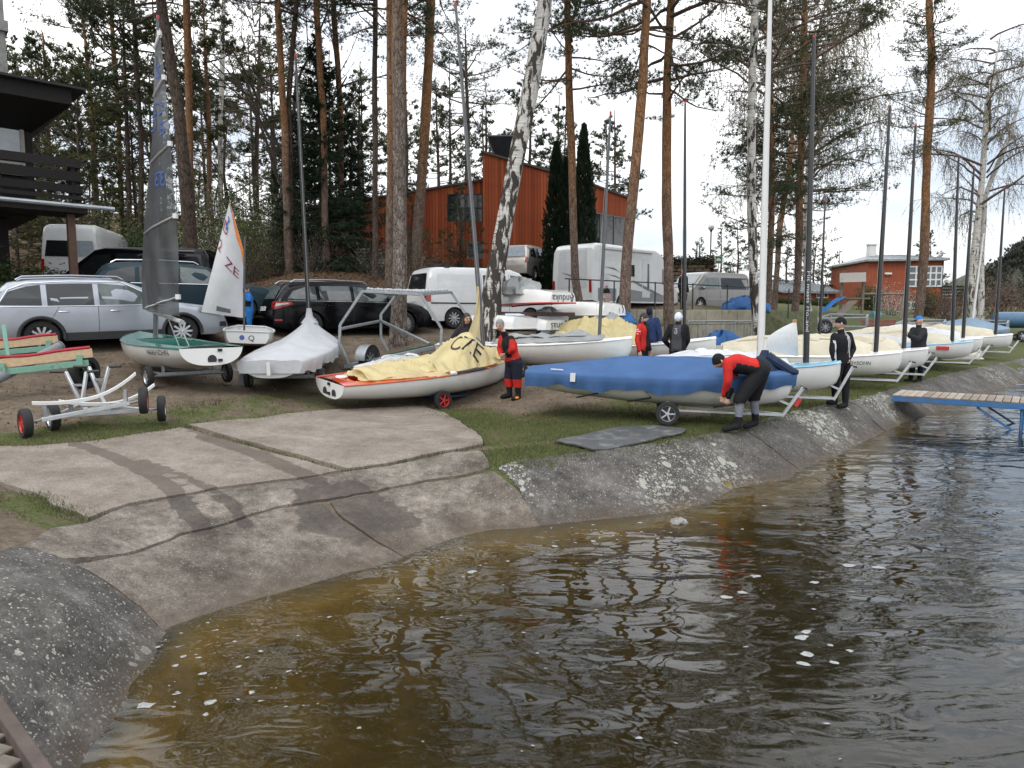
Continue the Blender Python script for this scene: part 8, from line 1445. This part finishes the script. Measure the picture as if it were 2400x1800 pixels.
# optimist rack
m_brown = mat('brown_steel', (.075, .04, .032), .6, var=.2); rk = thing('dinghy_rack', 'brown rack holding upturned pram dinghies beside the leaning birch', 'rack', (0, 0, 0)); Yr_ = 18.75
zg = h1(1.2, Yr_) - .1; zU, zD = P(1290, 735, Yr_).z, P(1290, 790, Yr_).z
bars(rk, 'post', [((P(u, 700, Yr_ + d).x, Yr_ + d, zg), (P(u, 700, Yr_ + d).x, Yr_ + d, zU + .02)) for u, d in ((1262, -.1), (1180, .9), (1330, 1.3), (1450, 1.5))], .11, m_brown, False)
bars(rk, 'arm', [((P(1172, 700, Yr_ - .2).x, Yr_ - .2, z), (P(1348, 700, Yr_ - .2).x, Yr_ - .2, z - .02)) for z in (zU, zD)] + [((P(1150, 700, Yr_ + 1).x, Yr_ + 1, z), (P(1470, 700, Yr_ + 1.2).x, Yr_ + 1.2, z)) for z in (zU - .02, zD)], .10, m_brown, False)
om = MB(); rr_ = optimist_mesh(om); om.xf(Matrix.Rotation(math.pi, 4, 'X') @ Matrix.Translation((1.15, 0, 0))); om2 = MB()
for sd in (-1, 1): om2.tube([(r[0][0] + 1.15, sd * r[0][1], -r[0][2]) for r in rr_], .02, 6)
om2.tube([(0, -.46, -.36), (0, .46, -.36)], .02, 6); OPT = None
for u, v, Y, tx, rim, lb in [(1320, 697, 18.1, 'Anduka', m_redp, 'upturned pram dinghy marked Anduka on the upper rack shelf'), (1440, 726, 18.7, 'i', m_white, 'upturned pram dinghy on the upper shelf behind the thin grey mast'), (1232, 757, 18.0, None, m_white, 'upturned pram dinghy on the lower shelf beside the birch foot'), (1308, 762, 18.4, 'Jonáš', m_navyf, 'upturned pram dinghy marked Jonáš on the lower rack shelf'), (1428, 778, 18.9, 'i', m_navyf, 'upturned pram dinghy on the lower shelf under a grey bag')]:
    p = P(u, v, Y); t = thing('pram_dinghy', lb, 'dinghy', (p.x, Y, p.z + .22), R(132), 'pram dinghies on the rack')
    if OPT is None: a = obj('hull', om, m_gel, t, smooth=30); OPT = a
    else: a = OPT.copy(); COL.objects.link(a); a.parent = t
    o2 = obj('gunwale', om2, rim, t)
    if tx: text_on('lettering', tx, .26 if len(tx) > 1 else .22, lambda a_, b_: (-.008, a_ + (0 if len(tx) > 1 else -.2), -.24 - b_), m_ink, t); m = MB(); m.tube([(-.008, -.30, -.10), (-.008, -.36, -.20), (-.008, -.34, -.30)], .012, 5); obj('emblem', m, m_ink, t)
def lump(name, label, c, size, material, seed, cat, group=None):
    rng = np.random.default_rng(seed); ph = rng.uniform(0, 6, 8); t = thing(name, label, cat, c, group=group); m = MB(); rings = []
    for i in range(11):
        th = math.pi / 2 * i / 10 * 1.15; ring = []
        for j in range(26):
            a = 2 * math.pi * j / 26; k = 1 + .16 * math.sin(3 * a + ph[0] + th * 2) + .11 * math.sin(7 * a + ph[1] - th * 5) + .07 * math.sin(13 * a + ph[2]); ring.append((size[0] * math.sin(th) * math.cos(a) * k, size[1] * math.sin(th) * math.sin(a) * k, max(-.03, size[2] * math.cos(th) * (1 + .22 * math.sin(5 * a + ph[3] + th * 6)))))
        rings.append(ring)
    m.loft(rings[::-1]); obj('folds', m, material, t, smooth=50); return t
lump('grey_bag', 'crumpled grey sail bag stuffed under the upper pram dinghy', P(1425, 768, 18.6), (.45, .4, .35), m_silvc, 1, 'bag'); lump('blue_bag', 'blue bag on the rack behind the grey sail bag', P(1455, 760, 19.1), (.4, .3, .3), m_tarp, 2, 'bag'); lump('plastic_cover', 'folded translucent cover and navy straps on the top pram dinghy', P(1215, 688, 18.9), (.55, .5, .38), m_silvc, 3, 'cover'); lump('pale_bag', 'pale bag between the shelves beside Jonáš', P(1285, 752, 18.9), (.45, .4, .32), m_greyc, 4, 'bag'); t = thing('water_bottles', 'pack of clear bottles lying on the lower pram dinghy', 'bottle pack', P(1207, 743, 18.1)); m = MB()
for k in range(4): m.tube([(-.25, k * .08, .05), (.12, k * .08, .05), (.2, k * .08, .05), (.24, k * .08, .05)], [.04, .04, .015, .015], 8)
obj('bottles', m, mat('clear_plastic', (.5, .55, .62), .15, spec=.8), t)
for k, (u, v, Y, sz, mt, lb, ct) in enumerate([(1745, 724, 27.9, (.9, .5, .5), m_tarp, 'bright blue tarp bundled at the terrace end', 'tarp'), (1690, 800, 22.5, (.8, .6, .75), m_tarp, 'blue tarp thrown over the crowd barriers', 'tarp'), (1740, 812, 22.0, (.9, .6, .5), m_navy, 'dark blue cover slumped beside the tarp', 'tarp'), (1640, 822, 19.8, (1.8, .6, .5), m_beige, 'long beige cover lying behind the bandana man', 'cover'), (1600, 830, 19.0, (1.6, .4, .35), m_tarp, 'flat blue cover edge in front of the beige cover', 'cover'), (1480, 780, 20.5, (.5, .5, .8), m_tarp, 'blue bundle at the foot of the curved orange pine', 'bundle'), (1860, 800, 20.3, (.9, .5, .45), m_tarp, 'blue cover behind the upright sail head', 'cover'), (2240, 795, 26.5, (.9, .5, .5), m_csail, 'cream sail bundle at the end of the boat row', 'sail')]):
    p = P(u, v, Y); p.z = min(max(p.z, h1(p.x, Y) - .05), h1(p.x, Y) + .2) if k else ZT; lump('cloth_heap', lb, p, sz, mt, 10 + k, ct)
for k, u in enumerate((1668, 1710)):
    t = thing('crowd_barrier', ['grey crowd barrier leaning against the retaining wall', 'second grey crowd barrier nearer the birch'][k], 'barrier', P(u, 770, 23.4 + k * .6), R(32)); t.location.z = h1(t.location.x, t.location.y); L = 1.1
    bars(t, 'rail', [((-L, 0, 1.35), (L, 0, 1.35)), ((-L, 0, .25), (L, 0, .25)), ((-L, 0, 0), (-L, 0, 1.35)), ((L, 0, 0), (L, 0, 1.35))], .045, m_galv); bars(t, 'rod', [((-L + .17 * i, 0, .25), (-L + .17 * i, 0, 1.35)) for i in range(1, 13)], .018, m_galv)
# two empty dollies at the left
def empty_dolly(lb, w0, w1, rimc, up, bunk_z, seed):
    A, B = Vector(w0), Vector(w1); A.z += .2; B.z += .2; t = thing('launching_dolly', lb, 'dolly', (0, 0, 0)); d = (B - A).normalized(); n_ = Vector((-d.y, d.x, 0)); ang = math.atan2(d.y, d.x); sh = math.asin(max(-1, min(1, d.z)))
    for q, s in ((A, 1), (B, -1)): w = wheel(t, q, .2, .11, 5, rimc); w.rotation_euler = (0, 0, ang + math.pi / 2 + R(12) * s)
    m = MB(); m.tube([A, B], .016, 8); obj('axle', m, m_galv, t); m = MB(); m.bar(A + d * .18, B - d * .18, .06, .06, .005); obj('beam', m, m_alu, t); mid = (A + B) / 2
    for f in (.16, .84): q = A.lerp(B, f); m = MB(); m.bar(q - Z3 * .02, q + Z3 * .21, .05, .03); obj('bracket', m, m_alu, t)
    m = MB(); L = (B - A).length
    def bk(i, j): q = A.lerp(B, .06 + .88 * i); return q + n_ * (.05 * (j - .5) * 2) + Z3 * (bunk_z + .24 * (2 * i - 1) ** 2 * (1 if i > .5 else .35))
    rings = [[bk(i, 0) + Z3 * .02, bk(i, 1) + Z3 * .02, bk(i, 1) - Z3 * .02, bk(i, 0) - Z3 * .02] for i in np.linspace(0, 1, 16)]; m.loft(rings, cap0=True, cap1=True); obj('bunk', m, m_white, t)
    e = mid + n_ * 1.15; e.z = h1(e.x, e.y) + .22; m = MB(); m.bar(mid, e, .055, .055, .005); m.bar(mid + d * .5, mid + n_ * .9, .045, .045, .005); m.bar(mid - d * .5, mid + n_ * .9, .045, .045, .005); obj('drawbar', m, m_alu, t); tp = [e + Vector((-.26 + up, .1, .45)), e + Vector((.06 + up, .1, .45))]; bars(t, 'handle_post', [(e, tp[0]), (e + Vector((.03, 0, 0)), tp[1])], .045, m_alu, False); m = MB(); m.bar(e.lerp(tp[0], .55), e.lerp(tp[1], .55), .035, .035); obj('cross_bar', m, m_galv, t); m = MB(); m.tube([tp[0] + Vector((-.24, 0, 0)), tp[0]], .022, 8); m.tube([tp[1], tp[1] + Vector((.2, 0, .01))], .022, 8); obj('grip', m, m_black, t)
empty_dolly('empty launching dolly with red hubs and a long white curved bunk', G(62, 1026), P(338, 970, 10.3), m_redp, 0, .17, 1); empty_dolly('empty launching dolly with grey hubs standing behind the red hubbed one', G(126, 1009), P(380, 988, 10.75), m_alu, .05, .13, 2)
# green trailer with red padded bunks
m_grn = mat('mint_green_paint', (.16, .33, .25), .5, var=.12, dirt=((.10, .09, .07), .25, 6)); m_ply = mat('plywood', (.50, .36, .22), .6, var=.15, scale=4, stretch=(1, 8, 8)); t = thing('boat_trailer', 'mint green boat trailer with red padded plywood bunks', 'trailer', (0, 0, 0))
for k, (a, b_) in enumerate((((-60, 880, 11.4), (208, 850, 12.0)), ((-60, 832, 13.0), (130, 815, 13.6)))):
    A, B = P(*a), P(*b_); m = MB(); m.bar(A, B, .05, .10, .006); obj('chassis_beam', m, m_grn, t); d = (B - A); m = MB(); m.bar(A + Z3 * .14, B + d * .04 + Z3 * .16, .035, .15, .004); obj('bunk', m, m_ply, t); m = MB(); m.tube([A + d * f + Z3 * (.225 + .03 * math.sin(f * 9) * (1 - f) + .03 * f) for f in np.linspace(0, 1.02, 14)], .028, 8); obj('red_padding', m, mat('red_padding', (.33, .015, .03), .7), t)
    for f in (.25, .93): m = MB(); m.box(A + d * f + Z3 * .06 + Vector((0, -.035, 0)), (.10, .02, .18)); obj('bracket', m, m_grn, t)
q = P(197, 868, 12.6); q.z = h1(q.x, q.y) + .30; w = wheel(t, q, .30, .17, 6, m_black); w.rotation_euler = (0, 0, R(75)); A, B = P(-40, 905, 11.2), P(140, 812, 12.6); m = MB(); m.tube([A, B], .085, 12); m.tube([B, B + (B - A).normalized() * .02], .10, 12); obj('roller_tube', m, m_greyfr, t); bars(t, 'strut', [(P(20, 842, 12.2), P(8, 762, 12.4)), (P(203, 850, 12.1), q), (P(-30, 850, 12.2), P(-30, 900, 12.2))], .06, m_grn, False)
# galvanised rack trailer
t = thing('rack_trailer', 'galvanised boat trailer with a high padded rack in front of the white van', 'trailer', (0, 0, 0)); N1, N2 = 16.0, 17.7; n_ = lambda u, v, f=0: P(u, v, N1 if f == 0 else N2)
bars(t, 'frame_bar', [(n_(822, 862), n_(796, 806)), (n_(796, 806), n_(797, 762)), (n_(797, 762), n_(850, 683)), (n_(850, 683), n_(986, 690)), (n_(986, 690), n_(1035, 770)), (n_(1035, 770), n_(1033, 815)), (n_(912, 826, 1), n_(893, 790, 1)), (n_(893, 790, 1), n_(893, 737, 1)), (n_(893, 737, 1), n_(930, 690, 1)), (n_(930, 690, 1), n_(1058, 685, 1)), (n_(1058, 685, 1), n_(1090, 735, 1)), (n_(797, 771), n_(893, 752, 1)), (n_(893, 752, 1), n_(1006, 806)), (n_(850, 683), n_(930, 690, 1)), (n_(986, 690), n_(1058, 685, 1))], .062, m_galv, False)
for k in range(6): f = (k + .5) / 6; a, b_ = n_(850, 683).lerp(n_(986, 690), f), n_(930, 690, 1).lerp(n_(1058, 685, 1), f); m = MB(); m.tube([a.lerp(b_, q) + Z3 * (.05 + .012 * math.sin(q * 60)) for q in np.linspace(0, 1, 40)], [.03 + .014 * abs(math.sin(i * 1.1)) for i in range(40)], 6); obj('padded_roller', m, m_greyc, t)
A, B = P(806, 860, 16.2), P(1120, 792, 17.2); m = MB(); m.bar(A, B, .09, .10, .01); m.bar(A + Vector((0, 1.3, .0)), B + Vector((0, 1.0, 0)), .09, .10, .01); obj('chassis', m, m_galv, t); m = MB(); m.bar(A.lerp(B, .3) + Z3 * .06, A.lerp(B, .75) + Z3 * .05, .03, .06); obj('green_edge', m, mat('dark_green_edge', (.02, .09, .05), .6), t); c = P(862, 843, 16.3); w = wheel(t, c, .29, .17, 8, m_galv); w.rotation_euler = (0, 0, R(70)); m = MB(); m.grid(14, 3, lambda i, j: c + Matrix.Rotation(R(70), 3, 'Z') @ Vector((.35 * math.cos(math.pi * i), .13 * (2 * j - 1), .35 * math.sin(math.pi * i)))); obj('mudguard', m, m_galv, t)
# blue pier over the lake
m_bpaint = mat('blue_paint', (.035, .13, .30), .5, var=.15, dirt=((.12, .09, .07), .2, 5)); m_plank = rnd_mat('pier_planks', [(.19, .155, .12), (.29, .245, .20), (.38, .33, .28)], .8, (3, 3, 30)); t = thing('pier', 'blue steel pier with pale plank deck reaching over the lake', 'pier', (0, 0, 0)); A = PZ(2092, 924, .62); d = Vector((.80, -.60, 0)); n_ = Vector((.60, .80, 0)); L = 7.0
for o_ in (0, 1.25): m = MB(); m.bar(A + n_ * o_ - Z3 * .10, A + n_ * o_ + d * L - Z3 * .10, .05, .12, .008); obj('side_beam', m, m_bpaint, t)
pk = MB().box((0, 0, 0), (.135, 1.3, .035), bevel=.006); rz_ = math.atan2(d.y, d.x); p0 = None
for k in range(46):
    if p0 is None: p0 = obj('plank', pk, m_plank, t, smooth=0); o = p0
    else: o = p0.copy(); COL.objects.link(o); o.parent = t
    o.location = A + d * (.07 + k * .15) + n_ * .625 - Z3 * .02 + Z3 * random.uniform(-.003, .003); o.rotation_euler = (0, 0, rz_)
for x in (1.9, 5.6):
    for o_ in (.05, 1.2): bars(t, 'leg', [(A + d * (x - .25) + n_ * o_ - Z3 * .18, A + d * (x + .55) + n_ * o_ - Z3 * .72), (A + d * (x + .55) + n_ * o_ - Z3 * .15, A + d * (x + .55) + n_ * o_ - Z3 * 2.2)], .045, m_bpaint, False)
# wooden dock at the near left corner
t = thing('dock', 'weathered plank dock edged with rusty steel in the near corner', 'dock', (0, 0, 0)); E0, E1 = PZ(-22, 1640, .5), PZ(96, 1812, .5); d = (E1 - E0).normalized(); n_ = (PZ(0, 1690, .5) - PZ(60, 1657, .5)).normalized(); m_dockp = rnd_mat('dock_planks', [(.09, .075, .062), (.15, .128, .105), (.21, .185, .155)], .85, (30, 3, 30)); p0 = None; pk = MB().box((0, 0, 0), (1.5, .118, .04), bevel=.006)
for k in range(26):
    if p0 is None: p0 = obj('plank', pk, m_dockp, t, smooth=0); o = p0
    else: o = p0.copy(); COL.objects.link(o); o.parent = t
    o.location = E0 + d * (k * .14 - .5) + n_ * .80 - Z3 * (.022 + random.uniform(0, .005)); o.rotation_euler = (0, 0, math.atan2(n_.y, n_.x))
m = MB(); m.bar(E0 - d * .7, E0 + d * 3.6, .06, .10, .006); obj('edge_beam', m, mat('rusty_steel', (.075, .055, .045), .8, var=.3), t); m = MB(); m.bar(E0 - d * .7 + n_ * .7 - Z3 * .14, E0 + d * 3.6 + n_ * .7 - Z3 * .14, .1, .12); obj('joist', m, m_dkwood, t)
o = patch('rubber_mat', gpl([(1297, 1040), (1447, 1008), (1530, 1003), (1608, 1012), (1600, 1022), (1453, 1058), (1420, 1062), (1388, 1061)]), .1, .055, .02, mat('grey_rubber', (.062, .064, .066), .6, var=.3, scale=3, bump=.2, dirt=((.17, .17, .165), .35, 4)), None, .006); tag(o, 'dark grey rubber mat lying on the grass in front of the blue covered dinghy', 'mat')
# playground
m_log = mat('grey_timber', (.19, .165, .135), .85, var=.2); t = thing('play_tower', 'wooden play tower with plank roof and a blue slide', 'play tower', (0, 0, 0)); Yp = 46; g = lambda u, v, d_=0: P(u, v, Yp + d_); zl = h1(g(2000, 740).x, Yp)
for u in (1973, 2024):
    for d_ in (0, 1.6): q = g(u, 660, d_); m = MB(); m.bar((q.x, q.y, zl - .2), (q.x, q.y, g(u, 655).z), .13, .13); obj('post', m, m_log, t)
for sd, (d0, d1) in ((0, (-.4, .8)), (1, (2.0, .8))): a, b_ = g(1968, 662, d0), g(2030, 660, d0); c_, e_ = g(1968, 640, .8), g(2030, 638, .8); c_.y = e_.y = Yp + .8; m = MB(); m.add([a, b_, e_, c_], [(0, 1, 2, 3) if sd == 0 else (3, 2, 1, 0)]); obj('roof', m, mat('roof_planks', (.27, .25, .225), .8, var=.15, scale=3, stretch=(1, 1, 12)), t, smooth=0)
m = MB(); q = g(1998, 700, .8); m.box((q.x, q.y, q.z), (1.5, 1.7, .1)); obj('platform', m, m_log, t); m = MB()
sp_ = [g(1976, 699, -.2), g(1958, 707, -.6), g(1935, 727, -1.0), g(1915, 739, -1.3), g(1892, 743, -1.5)]; m.loft([[p + Vector((0, -.28, .14)), p + Vector((0, -.26, 0)), p + Vector((0, .26, 0)), p + Vector((0, .28, .14))] for p in sp_], closed=False); obj('slide', m, mat('blue_slide', (.05, .22, .55), .35), t); m = MB(); m.bar(g(2000, 705, -.2), g(1962, 744, -1.0), .6, .06); obj('climbing_ramp', m, m_log, t)
t = thing('swing', 'timber swing beam with a light blue bucket seat', 'swing', (0, 0, 0)); bars(t, 'beam', [(g(2024, 689), g(2122, 689, 1))], .14, m_log); bars(t, 'leg', [(g(2118, 689, 1), g(2110, 748, .2)), (g(2118, 689, 1), g(2126, 748, 1.8))], .13, m_log); bars(t, 'rope', [(g(2047, 689, .3), g(2048, 730, .3)), (g(2060, 689, .3), g(2058, 730, .3))], .03, m_rope); q = g(2053, 737, .3); m = MB(); m.loft([[(q.x + a * w, q.y + b_ * w, q.z + z) for a, b_ in ((-1, -1), (1, -1), (1, 1), (-1, 1))] for w, z in ((.18, -.22), (.24, .0), (.22, .16))], cap0=True); obj('bucket_seat', m, mat('light_blue_plastic', (.10, .42, .62), .4), t)
m_bench = mat('red_brown_plank', (.20, .065, .045), .6, var=.2)
for u, v, Y, lb in [(2062, 790, 33, 'red brown plank bench behind the cream sails'), (2158, 790, 35.5, 'second red brown bench behind the blue cap man')]:
    q = P(u, v, Y); z = h1(q.x, Y); t = thing('bench', lb, 'bench', (q.x, Y, z), R(8))
    for y_, z_ in ((-.25, .44), (-.08, .44), (.12, .62), (.14, .80)): m = MB(); m.box((0, y_, z_), (1.75, .14 if z_ < .5 else .03, .03 if z_ < .5 else .14), bevel=.008); obj('plank', m, m_bench, t)
    for x in (-.65, .65): m = MB(); m.box((x, -.05, .2), (.09, .4, .44)); m.bar((x, .12, .3), (x, .17, .88), .07, .05); obj('leg', m, m_log, t)
for u0, u1, v0, v1, Y, lb in [(1918, 2030, 738, 775, 29, 'galvanised rack trailer in front of the play tower'), (2100, 2212, 750, 778, 30, 'galvanised rack trailer behind the blue cap man'), (2240, 2360, 752, 800, 33, 'galvanised rack trailer at the lake end of the boat park')]:
    t = thing('rack_trailer', lb, 'trailer', (0, 0, 0)); c4 = [P(u0, v0 + 8, Y - .6), P(u1, v0 + 6, Y - .6), P(u1 + 4, v0, Y + 1.2), P(u0 + 30, v0 - 2, Y + 1.2)]; zb = h1(c4[0].x, Y) + .3; bars(t, 'frame_bar', [(c4[i], c4[(i + 1) % 4]) for i in range(4)] + [(c, Vector((c.x, c.y, zb))) for c in c4] + [(Vector((c4[0].x, c4[0].y, zb)), Vector((c4[1].x, c4[1].y, zb)))], .06, m_galv, False); wq = c4[0].lerp(c4[1], .12); wheel(t, (wq.x, wq.y - .1, zb - .02), .29, .16, 8, m_galv)
q = P(2392, 750, 40); t = thing('tank_trailer', 'blue cylindrical tank on a trailer by the shore path', 'tank', (q.x, 40, h1(q.x, 40))); m = MB(); m.lathe([(.001, -1.5), (.38, -1.45), (.45, -1.2), (.45, 2.0), (.001, 2.05)], 16, (0, 0, q.z - h1(q.x, 40)), 'X'); obj('tank', m, mat('tank_blue', (.06, .13, .22), .4), t); m = MB(); m.box((.2, 0, .35), (3.6, .9, .12)); obj('chassis', m, m_dkmetal, t); [wheel(t, (x, -.5, .3), .3, .16, 6, m_alu) for x in (-.2, .7)]
# hedges and flowering bushes by the clubhouse
for k, u in enumerate(range(1728, 1960, 17)): shrub('hedge_bush', 'clipped dark hedge bush in front of the low red shed', 'green', u, 715, 66 - k * .2, (.55, .55, .32), 'hedge bushes before the shed')
for u, Y, kd, s, lb in [(2088, 52, 'blossom', 1.25, 'white blossoming bush in front of the clubhouse'), (2120, 54, 'blossom', 1.1, 'smaller blossoming bush beside the lettered pine'), (2212, 50, 'red', 1.5, 'reddish bush at the clubhouse corner'), (2235, 47, 'red', 1.2, 'low reddish bush beside the pale birch'), (2038, 60, 'green', 1.2, 'dark bush under the swing beam'), (2170, 58, 'green', 1.3, 'dark upright bush below the clubhouse window'), (2350, 60, 'red', 2.4, 'broad brown bush beside the far masts'), (2400, 62, 'bare', 3.0, 'bare thicket at the lake end'), (2290, 70, 'bare', 2.6, 'bare thicket behind the pale birch')]: shrub('garden_bush', lb, kd, u, 730, Y, s)
for k, (u, v, Y, rz, ry, lb) in enumerate([(868, 605, 33, .5, .9, 'old grey pallet leaning on the slope by the pines'), (845, 622, 32.5, .3, .25, 'old grey pallet lying low on the leaf litter')]):
    t = thing('pallet', lb, 'pallet', P(u, v, Y)); t.rotation_euler = (ry, 0, rz)
    for i in range(6): m = MB(); m.box((0, -.5 + i * .2, .03), (1.3, .13, .025)); obj('slat', m, m_log, t)
    for x in (-.55, 0, .55): m = MB(); m.box((x, 0, -.03), (.09, 1.15, .09)); obj('bearer', m, m_log, t)
t = thing('rudder_blade', 'grey rudder blade with tiller propped beside the green dinghy', 'rudder', G(572, 905)); m = MB(); m.prism([(-.12, .05), (.05, 0), (.1, .5), (.0, .55), (-.05, .4)], .03, Matrix.Rotation(R(20), 4, 'Z')); obj('blade', m, m_greyfr, t); m = MB(); m.tube([(.0, 0, .3), (-.75, -.1, .36)], .014, 6); obj('tiller', m, m_alu, t)
q = PZ(1590, 1222, .02); t = lump('shore_stone', 'pale stone breaking the water below the embankment', q - Z3 * .02, (.10, .07, .06), m_conc, 40, 'stone')
lump('garden_mound', 'heap of clippings on the lawn near the slide', Vector((P(1900, 745, 36).x, 36, h1(P(1900, 745, 36).x, 36) - .1)), (1.2, .8, .45), m_log, 41, 'heap')
